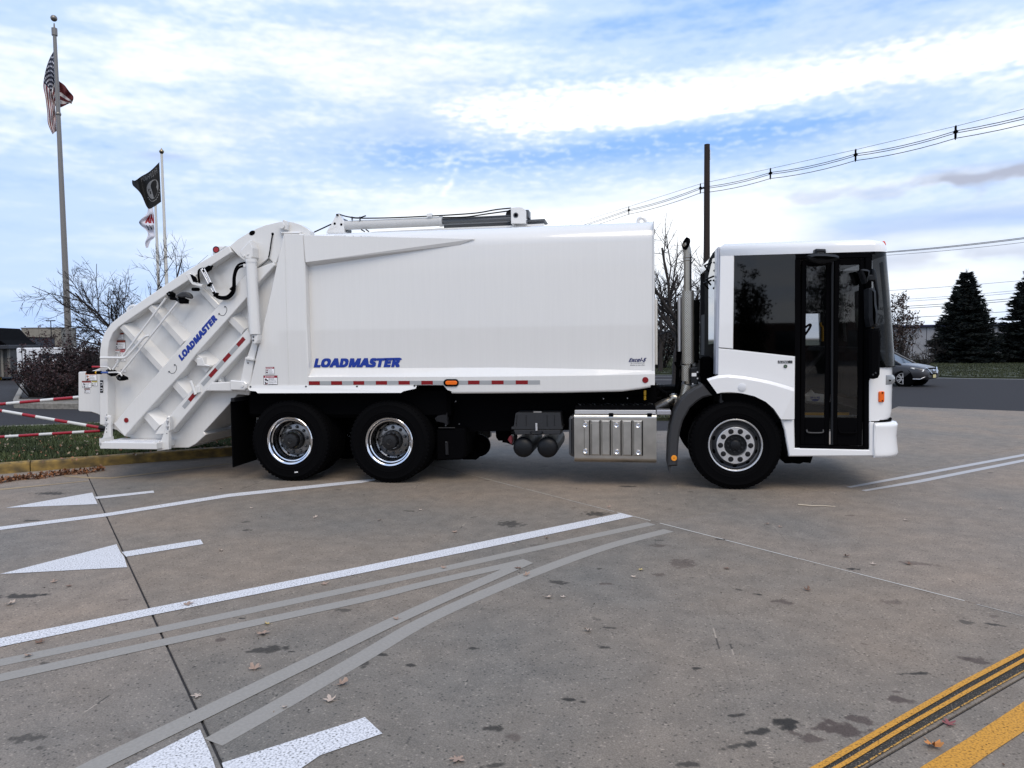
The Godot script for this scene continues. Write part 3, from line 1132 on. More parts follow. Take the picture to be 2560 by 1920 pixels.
func build_markings() -> void:
	var white: Material = mats.white_road_paint
	var b := MB.new()
	flat_poly(b, poly([-4.7, 2.678, -4.702, 2.545, -4.055, 1.907, -3.277, 0.818, -2.004, -0.188, -1.858, -0.281, -1.821, -0.179, -1.934, 0.0, -3.177, 0.991, -3.951, 2.041, -4.593, 2.659, -4.65, 2.73]))
	struct("lane_line", b, white)
	b = MB.new()
	flat_poly(b, poly([-2.398, 5.064, -2.354, 5.001, -1.756, 4.408, -0.69, 3.365, 0.051, 2.609, 1.318, 1.31, 1.441, 1.445, 0.097, 2.823, -0.628, 3.531, -1.671, 4.53, -2.244, 5.116, -2.287, 5.176]))
	struct("lane_line", b, white)
	# direction arrows: head and shaft painted apart
	b = MB.new()
	flat_poly(b, poly([-5.357, 1.785, -4.994, 0.913, -4.462, 1.499]))
	flat_poly(b, poly([-4.779, 1.145, -4.314, 0.73, -4.221, 0.846, -4.669, 1.249]))
	struct("painted_arrow", b, white)
	b = MB.new()
	flat_poly(b, poly([-3.422, 3.885, -3.095, 2.992, -2.887, 3.219, -2.762, 3.34, -2.539, 3.602]))
	flat_poly(b, poly([-2.878, 3.213, -2.432, 2.757, -2.318, 2.896, -2.745, 3.338]))
	struct("painted_arrow", b, white)
	b = MB.new()
	flat_poly(b, poly([-0.747, 6.324, -0.664, 6.14, -0.532, 5.817, -0.357, 6.013, -0.263, 6.127, -0.155, 6.254]))
	flat_poly(b, poly([-0.284, 6.056, 0.163, 5.628, 0.179, 5.609, 0.31, 5.738, 0.103, 5.945, 0.036, 6.125, -0.129, 6.25]))
	struct("painted_arrow", b, white)
	# ghosts of removed lines
	b = MB.new()
	var ghost: Material = mats.faded_paint
	stripe(b, curve2(poly([-2.102, 5.365, -2.065, 5.304, -1.476, 4.753, -0.516, 3.827, -0.08, 3.393, 0.643, 2.66, 1.612, 1.707])), PackedFloat32Array([0.115]), 0.0015)
	struct("removed_line", b, ghost)
	b = MB.new()
	stripe(b, curve2(poly([-1.946, 5.524, -1.904, 5.472, -1.321, 4.924, -0.419, 4.085, -0.057, 3.694, 0.598, 3.048])), PackedFloat32Array([0.115]), 0.0025)
	struct("removed_line", b, ghost)
	b = MB.new()
	stripe(b, curve2(poly([-0.851, 6.301, -0.798, 6.132, -0.613, 5.703, -0.31, 4.999, 0.021, 4.247, 0.602, 3.078])), PackedFloat32Array([0.115]), 0.0035)
	struct("removed_line", b, ghost)
	b = MB.new()
	stripe(b, curve2(poly([-0.413, 5.907, -0.263, 5.513, -0.079, 4.987, 0.166, 4.31, 0.661, 3.397, 1.205, 2.577, 1.761, 1.95])), PackedFloat32Array([0.12]), 0.0015)
	struct("removed_line", b, ghost)
	# twin pale lines at the right
	b = MB.new()
	stripe(b, poly([3.945, -0.293, 4.954, -1.158, 7.253, -3.142]), PackedFloat32Array([0.06, 0.10]), 0.003)
	struct("twin_line", b, mat("thin_white", lin(0.40, 0.40, 0.41), 0.8))
	b = MB.new()
	stripe(b, poly([4.056, -0.102, 4.852, -0.728, 7.0, -2.618]), PackedFloat32Array([0.06, 0.10]), 0.003)
	struct("twin_line", b, mats.thin_white)
	# yellow edge lines at the lower right
	b = MB.new()
	flat_poly(b, poly([2.11, 5.79, 2.163, 5.742, 2.585, 5.333, 3.081, 4.854, 3.586, 4.391, 3.682, 4.304, 3.531, 4.613, 3.447, 4.682, 3.146, 4.962, 2.734, 5.339, 2.378, 5.685, 2.3, 5.764]), 0.002)
	struct("scuffed_strip", b, mats.rubber_marks)
	b = MB.new()
	stripe(b, poly([2.119, 5.793, 2.195, 5.723, 2.586, 5.343, 3.073, 4.875, 3.574, 4.417, 3.671, 4.327]), PackedFloat32Array([0.030]), 0.006)
	struct("yellow_line", b, mats.yellow_road_paint)
	b = MB.new()
	stripe(b, poly([2.194, 5.787, 2.291, 5.697, 2.621, 5.375, 3.068, 4.954, 3.514, 4.541, 3.606, 4.46]), PackedFloat32Array([0.022]), 0.006)
	struct("yellow_line", b, mats.yellow_road_paint)
	b = MB.new()
	stripe(b, poly([2.269, 5.776, 2.355, 5.701, 2.734, 5.339, 3.149, 4.955, 3.447, 4.682, 3.538, 4.598]), PackedFloat32Array([0.008]), 0.006)
	struct("yellow_line", b, mats.rubbed_yellow_paint)
	b = MB.new()
	flat_poly(b, poly([2.521, 5.75, 2.59, 5.681, 2.898, 5.398, 3.278, 5.036, 3.383, 4.936, 3.234, 5.239, 3.137, 5.33, 2.884, 5.561, 2.717, 5.722]), 0.004)
	struct("yellow_line", b, mats.yellow_road_paint)
	# faded yellow by the kerb
	b = MB.new()
	stripe(b, poly([-6.383, 0.889, -6.261, 0.811, -5.878, 0.465, -5.614, 0.217]), PackedFloat32Array([0.12, 0.10, 0.05]), 0.003)
	stripe(b, poly([-6.205, -0.08, -5.711, 0.011, -5.448, -0.005, -5.129, -0.376, -4.456, -1.272]), PackedFloat32Array([0.05, 0.10, 0.10, 0.08]), 0.003)
	struct("yellow_line", b, mat("ghost_yellow", lin(0.30, 0.225, 0.13), 0.85))
	# lines on the far road
	for k in [[1.0, Vector2(1.134, -24.911), Vector2(4.606, -24.495)], [2.0, Vector2(1.162, -21.474), Vector2(4.277, -21.053)], [3.0, Vector2(1.107, -28.15), Vector2(4.941, -27.997)], [4.0, Vector2(14.255, -25.471), Vector2(18.861, -23.348)]]:
		b = MB.new()
		stripe(b, PackedVector2Array([k[1], k[2]]), PackedFloat32Array([0.13]), -0.006)
		struct("road_line", b, mats.thin_white)



# ---------------------------------------------------------------- the truck
var truck: Node3D
const TRUCK_AT := Vector3(-0.7, 0.0, -1.25)


func tp(called: String, b: MB, m: Material, label := "") -> MeshInstance3D:
	var o := part(called, b, m, truck, -TRUCK_AT)
	if label:
		o.set_meta("label", label)
	return o


func sub(called: String, b: MB, m: Material, parent: Node, label := "") -> MeshInstance3D:
	var o := part(called, b, m, parent)
	if label:
		o.set_meta("label", label)
	return o


func bolt(parent: Node, at: Vector3, r: float, m: Material, called := "bolt", deep := 0.012) -> void:
	var b := MB.new()
	b.lathe(PackedVector2Array([Vector2(r, 0), Vector2(r, deep * 0.6), Vector2(r * 0.8, deep), Vector2(0, deep)]), 10, Transform3D(Basis(), at))
	sub(called, b, m, parent)


func disc(at: Vector3, r: float, deep: float, k := 24) -> MB:
	var b := MB.new()
	b.lathe(PackedVector2Array([Vector2(r, 0), Vector2(r, deep * 0.6), Vector2(r * 0.93, deep), Vector2(0, deep)]), k, Transform3D(Basis(), at))
	return b


func bar2(b: MB, a: Vector2, e: Vector2, w: float, z0: float, z1: float, bev := 0.0) -> void:
	var d := (e - a).normalized()
	var q := Vector2(-d.y, d.x) * w / 2.0
	b.prism(PackedVector2Array([a - q, e - q, e + q, a + q]), z0, z1, bev)


# row of reflective tape between a and e: pattern gives each piece's length share and colour
func tape(parent: Node, a: Vector2, e: Vector2, cuts: Array, red_first: bool, w: float, z: float) -> void:
	var red := red_first
	for i in cuts.size() - 1:
		var b := MB.new()
		bar2(b, a.lerp(e, cuts[i]), a.lerp(e, cuts[i + 1]), w, z, z + 0.002)
		sub("red_tape" if red else "silver_tape", b, mats.red_reflector if red else mats.silver_reflector, parent)
		red = not red


const GLYPHS := {"A": "0e11111f1111", "C": "0e11101010110e", "D": "1e1111111e", "E": "1f101e101f", "G": "0f1013110f", "I": "0404040404", "N": "1119151311", "O": "0e1111110e", "R": "1e111e1211", "T": "1f04040404", "U": "111111110e", "W": "111115150a"}


func tiny_text(im: Image, s: String, x: int, y: int, k: int, c: Color) -> void:
	for ch in s:
		var g: String = GLYPHS.get(ch, "")
		for row in mini(5, g.length() / 2):
			var bits := g.substr(row * 2, 2).hex_to_int()
			for col in 5:
				if bits & (16 >> col):
					im.fill_rect(Rect2i(x + col * k, y + row * k, k, k), c)
		x += 6 * k


# a safety sticker: coloured head with its word, pictograms at the left, lines of small print
func sticker_picture(word: String, head: Color, word_color: Color, w: int, h: int, seed_: int) -> ImageTexture:
	var im := Image.create(w, h, false, Image.FORMAT_RGB8)
	im.fill(Color(0.03, 0.03, 0.035))
	im.fill_rect(Rect2i(5, 5, w - 10, h - 10), Color(0.93, 0.93, 0.94))
	var r := RandomNumberGenerator.new()
	r.seed = seed_
	var top := 3
	if word:
		top = int(h * 0.24)
		im.fill_rect(Rect2i(3, 3, w - 6, top), head)
		var k := maxi(1, mini(int(top * 0.7 / 5.0), int((w - 20.0) / (word.length() * 6.0 + 5.0))))
		var x := (w - word.length() * 6 * k) / 2
		var y := 3 + (top - 5 * k) / 2
		for q in 5:
			im.fill_rect(Rect2i(x - 5 * k - q * k / 2, y + q * k, (q + 1) * k, k), word_color)
		tiny_text(im, word, x, y, k, word_color)
		top += 3
	var pw := int(w * 0.34)
	im.fill_rect(Rect2i(pw, top, 2, h - top - 3), Color(0.2, 0.2, 0.2))
	im.fill_rect(Rect2i(3, (top + h) / 2, pw - 3, 2), Color(0.2, 0.2, 0.2))
	for q in 2:
		var y0 := top + 4 if q == 0 else (top + h) / 2 + 5
		var hh := (h - top) / 2 - 10
		for k in 9:
			var bx := r.randi_range(8, maxi(9, pw - 16))
			im.fill_rect(Rect2i(bx, y0 + r.randi_range(0, maxi(1, hh - 10)), r.randi_range(8, 20), r.randi_range(8, 20)), Color(0.10, 0.10, 0.11) if r.randf() < 0.85 else head)
	var y := top + 5
	while y < h - 9:
		var lw := int((w - pw - 16) * r.randf_range(0.55, 1.0))
		var x := pw + 8
		while x < pw + 8 + lw:
			var l := r.randi_range(5, 18)
			im.fill_rect(Rect2i(x, y, mini(l, pw + 8 + lw - x), 4), Color(0.16, 0.16, 0.17))
			x += l + 4
		y += 9 if r.randf() < 0.8 else 14
	return ImageTexture.create_from_image(im)


func sticker(parent: Node, a: Vector2, e: Vector2, z: float, word: String, head: Color, word_color := Color(0.05, 0.05, 0.05), tilt := 0.0) -> void:
	var key := "sticker_%s_%d" % [word, int(absf(a.x * 1000.0))]
	var m := mat(key, Color.WHITE, 0.4)
	var w := absf(e.x - a.x)
	var h := absf(e.y - a.y)
	m.albedo_texture = sticker_picture(word, head, word_color, 192, maxi(40, int(192.0 * h / w)), int(absf(a.x * 3333.0)) + 7)
	var b := MB.new()
	var o := Vector3((a.x + e.x) / 2, (a.y + e.y) / 2, z)
	var t := Basis(Vector3.BACK, tilt)
	b.quad_uv(o + t * Vector3(-w / 2, -h / 2, 0), o + t * Vector3(w / 2, -h / 2, 0), o + t * Vector3(w / 2, h / 2, 0), o + t * Vector3(-w / 2, h / 2, 0))
	sub("warning_label", b, m, parent)


func build_truck() -> void:
	truck = thing("garbage_truck", "long white rear-loading garbage truck with low glass-doored cab parked across the concrete", "garbage truck", TRUCK_AT)
	build_body()
	build_roof_gear()
	build_tailgate()
	build_chassis()
	build_wheels()
	build_cab()
	build_stack()


func body_section() -> PackedVector2Array:
	# (z, y) round the body from the foot of the near panel over the roof to the far side
	var s := PackedVector2Array()
	s.append(Vector2(-0.11, 1.30))
	s.append(Vector2(-0.11, 2.2))
	s.append(Vector2(-0.11, 2.6))
	for k in 7:
		var t := PI / 2 * k / 6.0
		s.append(Vector2(-0.40 + 0.29 * cos(t), 2.93 + 0.255 * sin(t)))
	for k in 7:
		var t := PI / 2 * k / 6.0
		s.append(Vector2(-2.10 - 0.29 * sin(t), 2.93 + 0.255 * cos(t)))
	s.append(Vector2(-2.39, 2.2))
	s.append(Vector2(-2.39, 1.0))
	return s


func build_body() -> void:
	var paint: Material = mats.white_paint
	var x0 := -3.35
	var x1: float = Vector2(1.695, 2.083).x
	var sec := body_section()
	var rows := []
	for s in sec:
		rows.append([Vector3(x0, s.y, s.x), Vector3(x1, s.y, s.x)])
	var b := MB.new()
	# long skin with smooth curved shoulders
	for i in rows.size() - 1:
		var n0 := Vector3.ZERO
		var n1 := Vector3.ZERO
		var d := sec[i + 1] - sec[i]
		var q := Vector3(0, -d.x, d.y).normalized()
		n0 = q
		n1 = q
		if i > 0:
			var dd := sec[i] - sec[i - 1]
			var q0 := Vector3(0, -dd.x, dd.y).normalized()
			if q0.dot(q) > 0.8:
				n0 = (q + q0).normalized()
		if i < rows.size() - 2:
			var dd := sec[i + 2] - sec[i + 1]
			var q1 := Vector3(0, -dd.x, dd.y).normalized()
			if q1.dot(q) > 0.8:
				n1 = (q + q1).normalized()
		b.stri(rows[i][0], n0, rows[i][1], n0, rows[i + 1][1], n1)
		b.stri(rows[i][0], n0, rows[i + 1][1], n1, rows[i + 1][0], n1)
	for x in [x0, x1]:
		for i in range(1, sec.size() - 1):
			b.tri(Vector3(x, sec[0].y, sec[0].x), Vector3(x, sec[i].y, sec[i].x), Vector3(x, sec[i + 1].y, sec[i + 1].x))
	b.box(Vector3((x0 + x1) / 2, 1.28, -1.25), Vector3(x1 - x0 - 0.02, 0.10, 2.24))
	var body := tp("hopper_body", b, paint)

	# bulkhead flange at the front
	b = MB.new()
	b.prism(poly([1.685, 3.148, 1.7, 3.158, 1.704, 1.223, 1.68, 1.223]), -2.35, -0.095, 0.004)
	sub("front_flange", b, paint, body)
	b = MB.new()
	b.prism(poly([1.712, 2.263, 1.747, 2.262, 1.748, 1.453, 1.716, 1.453]), -1.9, -0.45, 0.01)
	sub("front_stiffener", b, paint, body)
	b = MB.new()
	b.prism(poly([1.699, 3.072, 1.709, 3.064, 1.709, 3.02, 1.699, 3.021]), -0.4, -0.15)
	sub("rubber_bump", b, mats.soft_black, body)

	# proud post at the back
	b = MB.new()
	b.prism(poly([-2.889, 3.161, -2.624, 3.138, -2.616, 2.769, -2.617, 2.016, -2.606, 1.431, -2.612, 1.214, -3.422, 1.216]), -2.38, 0.0, 0.012)
	var post := sub("rear_post", b, paint, body)
	b = MB.new()
	b.tube(smooth_path(path([-2.877, 3.13, 0.001, -2.874, 2.718, 0.001, -2.879, 2.166, 0.001, -2.876, 1.653, 0.001, -2.873, 1.241, 0.001]), 3), 0.0035, -1, 5)
	sub("weld_seam", b, paint, post)
	b = MB.new()
	b.prism(poly([-2.947, 3.18, -2.666, 3.171, -2.67, 3.133, -2.932, 3.139]), -0.32, 0.0, 0.02)
	sub("post_cap", b, paint, post)

	# tapering wedge beam at the top
	b = MB.new()
	var p1: Vector3 = Vector3(-2.624, 3.121, 0.0)
	var p2: Vector3 = Vector3(-2.606, 2.786, 0.0)
	var t1: Vector3 = Vector3(-0.465, 3.016, -0.1)
	var q2: Vector3 = Vector3(-2.624, 2.74, -0.11)
	var q3: Vector3 = Vector3(-0.652, 2.953, -0.11)
	var q1 := Vector3(p1.x, p1.y + 0.035, -0.14)
	var p3 := p2.lerp(t1, 0.86)
	var t2 := Vector3(t1.x + 0.01, t1.y + 0.02, -0.112)
	b.tri(p1, p2, p3)
	b.tri(p1, p3, t1)
	b.quad(p2, q2, q3, p3)
	b.tri(p3, q3, t1)
	b.quad(q1, p1, t1, t2)
	sub("wedge_beam", b, paint, body)

	# sill: facet lit from above, upright face, rolled foot
	b = MB.new()
	var top := path([-2.625, 1.451, -0.112, -1.413, 1.446, -0.112, -0.673, 1.447, -0.112, -0.092, 1.445, -0.112, 0.478, 1.432, -0.112, 1.037, 1.417, -0.112, 1.703, 1.395, -0.112])
	var crease := path([-2.615, 1.343, 0.0, -1.38, 1.338, 0.0, -0.649, 1.336, 0.0, -0.074, 1.338, 0.0, 0.489, 1.341, 0.0, 1.042, 1.346, 0.0, 1.7, 1.358, 0.0])
	var rr := []
	for i in top.size():
		rr.append([top[i], crease[i]])
	for i in rr.size() - 1:
		b.quad(rr[i][1], rr[i + 1][1], rr[i + 1][0], rr[i][0])
	b.tri(top[6], crease[6], Vector3(crease[6].x, crease[6].y, -0.112))
	b.tri(top[0], Vector3(top[0].x, crease[0].y, -0.112), crease[0])
	var foot := poly([-2.615, 1.343, -1.38, 1.338, -0.649, 1.336, -0.074, 1.338, 0.489, 1.341, 1.042, 1.346, 1.7, 1.358, 1.7, 1.232, 1.65, 1.23, 1.516, 1.207, 1.313, 1.181, 0.627, 1.167, -0.652, 1.158, -0.754, 1.16, -0.805, 1.176, -0.855, 1.236, -2.618, 1.241])
	var fr := foot.duplicate()
	b.prism(fr, -0.35, 0.0, 0.0)
	# roll under
	var und := path([-0.754, 1.16, 0.0, -0.652, 1.158, 0.0, 0.627, 1.167, 0.0, 1.313, 1.181, 0.0, 1.516, 1.207, 0.0, 1.65, 1.23, 0.0])
	var sill := sub("sill_rail", b, paint, body)
	b = MB.new()
	for i in und.size() - 1:
		var a := und[i]
		var e := und[i + 1]
		var pv := [a, e]
		for s in 4:
			var g0 := PI / 2 * s / 4.0
			var g1 := PI / 2 * (s + 1) / 4.0
			var o0 := Vector3(0, -sin(g0), cos(g0) - 1.0) * 0.03
			var o1 := Vector3(0, -sin(g1), cos(g1) - 1.0) * 0.03
			b.quad(a + o1, e + o1, e + o0, a + o0)
	sub("sill_roll", b, paint, sill)

	# rub rail over the wheels, lower edge kicked out
	b = MB.new()
	var rail := poly([-3.432, 1.205, -3.409, 1.235, -2.659, 1.237, -1.219, 1.242, -1.19, 1.226, -1.202, 1.195, -1.351, 1.164, -1.382, 1.145, -3.275, 1.142, -3.309, 1.166, -3.393, 1.172])
	var ry1: float = rail[1].y
	var ry0: float = rail[8].y
	b.prism(rail, -0.01, 0.012, 0.0)
	for i in b.v.size():
		b.v[i].z += clampf((ry1 - 0.02 - b.v[i].y) / (ry1 - ry0), 0.0, 1.0) * 0.055
	for i in range(0, b.v.size(), 3):
		var nn := (b.v[i + 2] - b.v[i]).cross(b.v[i + 1] - b.v[i]).normalized()
		for j in 3:
			b.n[i + j] = nn
	var rub := sub("rub_rail", b, paint, body)
	for p in path([-3.393, 1.222, 0.012, -2.638, 1.223, 0.012, -1.962, 1.222, 0.012, -1.217, 1.23, 0.012]):
		bolt(body, p, 0.013, mats.grey_steel)

	# reflective tape
	var y := Vector2(-2.606, 1.266).y
	var ends := PackedFloat32Array([Vector2(-2.606, 1.266).x, Vector2(-2.457, 1.265).x, Vector2(-2.309, 1.265).x, Vector2(-2.162, 1.264).x, Vector2(-2.014, 1.264).x, Vector2(-1.87, 1.263).x, Vector2(-1.72, 1.263).x, Vector2(-1.573, 1.263).x, Vector2(-1.426, 1.262).x, Vector2(-1.281, 1.262).x, Vector2(-1.134, 1.261).x, Vector2(-0.987, 1.261).x, Vector2(-0.843, 1.26).x])
	for i in ends.size() - 1:
		b = MB.new()
		b.box(Vector3((ends[i] + ends[i + 1]) / 2, y - 0.0, 0.002), Vector3(ends[i + 1] - ends[i], 0.048, 0.003))
		sub("red_tape" if i % 2 == 0 else "silver_tape", b, mats.red_reflector if i % 2 == 0 else mats.silver_reflector, body)
	ends = PackedFloat32Array([Vector2(-0.662, 1.27).x, Vector2(-0.544, 1.269).x, Vector2(-0.4, 1.269).x, Vector2(-0.251, 1.269).x, Vector2(-0.102, 1.268).x, Vector2(0.046, 1.268).x, Vector2(0.195, 1.267).x, Vector2(0.342, 1.267).x])
	y = Vector2(-0.218, 1.267).y
	for i in ends.size() - 1:
		b = MB.new()
		b.box(Vector3((ends[i] + ends[i + 1]) / 2, y, 0.002), Vector3(ends[i + 1] - ends[i], 0.048, 0.003))
		sub("red_tape" if i % 2 == 1 else "silver_tape", b, mats.red_reflector if i % 2 == 1 else mats.silver_reflector, body)

	# amber side marker in its rubber ring
	b = MB.new()
	b.prism(rounded(Vector2(-0.849, 1.31), Vector2(-0.66, 1.22), 0.043, 6), -0.01, 0.022, 0.008)
	var lamp := sub("side_marker_lamp", b, mats.soft_black, body)
	b = MB.new()
	b.prism(rounded(Vector2(-0.823, 1.29), Vector2(-0.675, 1.24), 0.024, 6), 0.012, 0.030, 0.006)
	sub("amber_lens", b, mats.amber_lens, lamp)
	sub("red_reflector", disc(Vector3(1.59, 1.29, 0.0), 0.036, 0.008), mats.red_reflector, body)

	# lettering
	write_on("maker_lettering", "LOADMASTER", Vector3(-2.584, 1.458, -0.106), Vector3(-1.414, 1.455, -0.106), 0.118, mats.blue_print, body, 0.26, 0.13)
	b = MB.new()
	b.prism(poly([-1.647, 1.573, -1.439, 1.576, -1.413, 1.563, -1.415, 1.547, -1.654, 1.546]), -0.106, -0.1045)
	sub("lettering_bar", b, mats.blue_print, body)
	write_on("model_lettering", "Excel-S", Vector3(1.395, 1.5, -0.106), Vector3(1.61, 1.502, -0.106), 0.048, mats.navy_print, body, 0.45, 0.05)
	write_on("model_lettering", "by LOADMASTER", Vector3(1.42, 1.479, -0.106), Vector3(1.586, 1.48, -0.106), 0.011, mats.black_print, body, 0.3)
	write_on("model_lettering", "Made in the USA", Vector3(1.417, 1.457, -0.106), Vector3(1.585, 1.457, -0.106), 0.011, mats.black_print, body)
	var danger := Color(0.55, 0.06, 0.16)
	sticker(post, Vector2(-3.187, 1.473), Vector2(-3.066, 1.381), 0.003, "DANGER", danger, Color(0.95, 0.95, 0.95))
	sticker(post, Vector2(-3.218, 1.365), Vector2(-3.026, 1.246), 0.003, "DANGER", danger, Color(0.95, 0.95, 0.95))

	# lifting eye on the roof
	b = MB.new()
	b.tube(smooth_path(path([1.515, 3.169, -0.45, 1.515, 3.225, -0.45, 1.536, 3.248, -0.45, 1.562, 3.25, -0.45, 1.588, 3.233, -0.45, 1.614, 3.201, -0.45, 1.648, 3.172, -0.45]), 4), 0.020, -1, 8)
	sub("lifting_eye", b, paint, body)


func build_roof_gear() -> void:
	var paint: Material = mats.white_paint
	# slide rail rising to the front
	var b := MB.new()
	b.prism(poly([-2.153, 3.268, -2.025, 3.282, -1.033, 3.296, -0.148, 3.298, 0.298, 3.306, 0.297, 3.271, -0.133, 3.271, -1.034, 3.256, -1.802, 3.253]), -1.35, -0.95, 0.004)
	var rail := tp("roof_rail", b, paint)
	b = MB.new()
	b.prism(poly([0.06, 3.367, 0.306, 3.371, 0.317, 3.352, 0.296, 3.344, 0.063, 3.338]), -1.3, -0.97, 0.003)
	sub("rail_end_plate", b, mats.grey_steel, rail)
	b = MB.new()
	b.prism(poly([-0.155, 3.262, -0.14, 3.239, 0.076, 3.239, 0.099, 3.259]), -1.35, -0.9, 0.003)
	sub("rail_foot", b, paint, rail)
	# triangular bracket
	b = MB.new()
	b.prism(poly([-2.701, 3.28, -2.694, 3.307, -2.549, 3.53, -2.526, 3.539, -2.502, 3.522, -2.479, 3.484, -2.435, 3.419, -2.443, 3.271]), -1.0, -0.9, 0.004)
	var br := tp("cylinder_bracket", b, paint)
	for p in path([-2.577, 3.402, -0.905, -2.483, 3.387, -0.905]):
		sub("bolt_hole", disc(p, 0.017, 0.008), mats.soft_black, br)
	sub("pivot_pin", disc(Vector3(-2.533, 3.517, -0.9), 0.016, 0.02), mats.dark_steel, br)
	b = MB.new()
	b.prism(poly([-2.467, 3.477, -2.439, 3.427, -2.413, 3.323, -2.417, 3.298, -2.459, 3.291]), -1.1, -0.95, 0.003)
	sub("bracket_web", b, mats.grey_steel, br)
	# hydraulic cylinder and its rods
	b = MB.new()
	b.tube(path([-2.44, 3.38, -0.95, -1.086, 3.385, -0.95]), 0.062, -1, 24)
	b.lathe(PackedVector2Array([Vector2(0.07, -0.02), Vector2(0.07, 0.02), Vector2(0.0, 0.02)]), 24, Transform3D(Basis(Vector3.UP, PI / 2), Vector3(-1.091, 3.385, -0.95)))
	var cyl := tp("packer_cylinder", b, mat("brushed_white", lin(0.50, 0.50, 0.49), 0.4))
	b = MB.new()
	b.tube(path([-1.086, 3.414, -0.95, -0.139, 3.424, -0.95]), 0.013, -1, 12)
	sub("feed_pipe", b, mats.grey_steel, cyl)
	b = MB.new()
	b.tube(path([-1.086, 3.377, -0.95, -0.139, 3.385, -0.95]), 0.030, -1, 16)
	sub("cylinder_rod", b, mats.grey_steel, cyl)
	b = MB.new()
	b.tube(path([-1.099, 3.354, -1.15, -0.133, 3.361, -1.15]), 0.036, -1, 14)
	sub("cylinder_rod", b, mats.grey_steel, cyl)
	# front anchor block
	b = MB.new()
	b.prism(poly([-0.125, 3.511, -0.025, 3.518, 0.022, 3.512, 0.061, 3.484, 0.078, 3.455, 0.077, 3.39, 0.073, 3.298, -0.124, 3.306]), -1.35, -0.85, 0.006)
	var block := tp("anchor_block", b, paint)
	sub("pivot_pin", disc(Vector3(-0.059, 3.412, -0.85), 0.034, 0.008), mats.grey_steel, block)
	sub("pivot_hole", disc(Vector3(-0.058, 3.411, -0.842), 0.021, 0.004), mats.soft_black, block)
	b = MB.new()
	b.box(Vector3(0.079, 3.436, -1.0), Vector3(0.05, 0.10, 0.2), Basis(), 0.005)
	sub("stop_plate", b, mats.grey_steel, block)
	b = MB.new()
	b.lathe(PackedVector2Array([Vector2(0.075, -0.05), Vector2(0.075, 0.05), Vector2(0, 0.05)]), 20, Transform3D(Basis(), Vector3(-0.136, 3.434, -1.0)))
	sub("rod_eye", b, mats.dark_steel, block)
	# hoses along the top
	var h: Material = mats.soft_black
	for pth in [path([-2.529, 3.535, -0.92, -2.441, 3.504, -0.92, -2.345, 3.483, -0.92, -2.233, 3.472, -0.92, -2.137, 3.496, -0.92]), path([-2.346, 3.476, -0.9, -2.21, 3.462, -0.9, -1.781, 3.451, -0.9, -1.265, 3.453, -0.9, -0.849, 3.46, -0.9, -0.575, 3.471, -0.9, -0.332, 3.503, -0.9, -0.13, 3.515, -0.9]), path([-1.057, 3.428, -0.9, -0.743, 3.423, -0.9, -0.454, 3.452, -0.9, -0.13, 3.482, -0.9]), path([-2.198, 3.308, -0.9, -2.15, 3.279, -0.9]), path([-2.134, 3.308, -0.9, -2.09, 3.277, -0.9]), path([-2.833, 3.282, -0.8, -2.702, 3.333, -0.8, -2.588, 3.379, -0.8])]:
		b = MB.new()
		b.tube(smooth_path(pth, 5), 0.009, -1, 6)
		tp("hydraulic_hose", b, h)
	b = MB.new()
	b.box(Vector3(-1.234, 3.465, -0.9), Vector3(0.072, 0.042, 0.05), Basis(Vector3.BACK, 0.05), 0.005)
	tp("hose_clamp", b, paint)
	for p in path([-2.325, 3.463, -0.9, -2.213, 3.456, -0.9]):
		b = MB.new()
		b.box(p, Vector3(0.012, 0.05, 0.03))
		tp("hose_clamp", b, mats.grey_steel)


func ridge(b: MB, q: PackedVector2Array, at: float, z0: float, z1: float) -> void:
	var m0 := q[0].lerp(q[1], at)
	var m1 := q[3].lerp(q[2], at)
	var l0 := Vector3(q[0].x, q[0].y, z1)
	var l1 := Vector3(q[3].x, q[3].y, z1)
	var c0 := Vector3(m0.x, m0.y, z1 + 0.012)
	var c1 := Vector3(m1.x, m1.y, z1 + 0.012)
	var r0 := Vector3(q[1].x, q[1].y, z0)
	var r1 := Vector3(q[2].x, q[2].y, z0)
	var f0 := Vector3(q[0].x, q[0].y, z0)
	var f1 := Vector3(q[3].x, q[3].y, z0)
	b.quad(l0, l1, c1, c0)
	b.quad(c0, c1, r1, r0)
	b.quad(f0, f1, l1, l0)
	b.tri(f0, l0, c0)
	b.tri(f0, c0, r0)
	b.tri(f1, c1, l1)
	b.tri(f1, r1, c1)


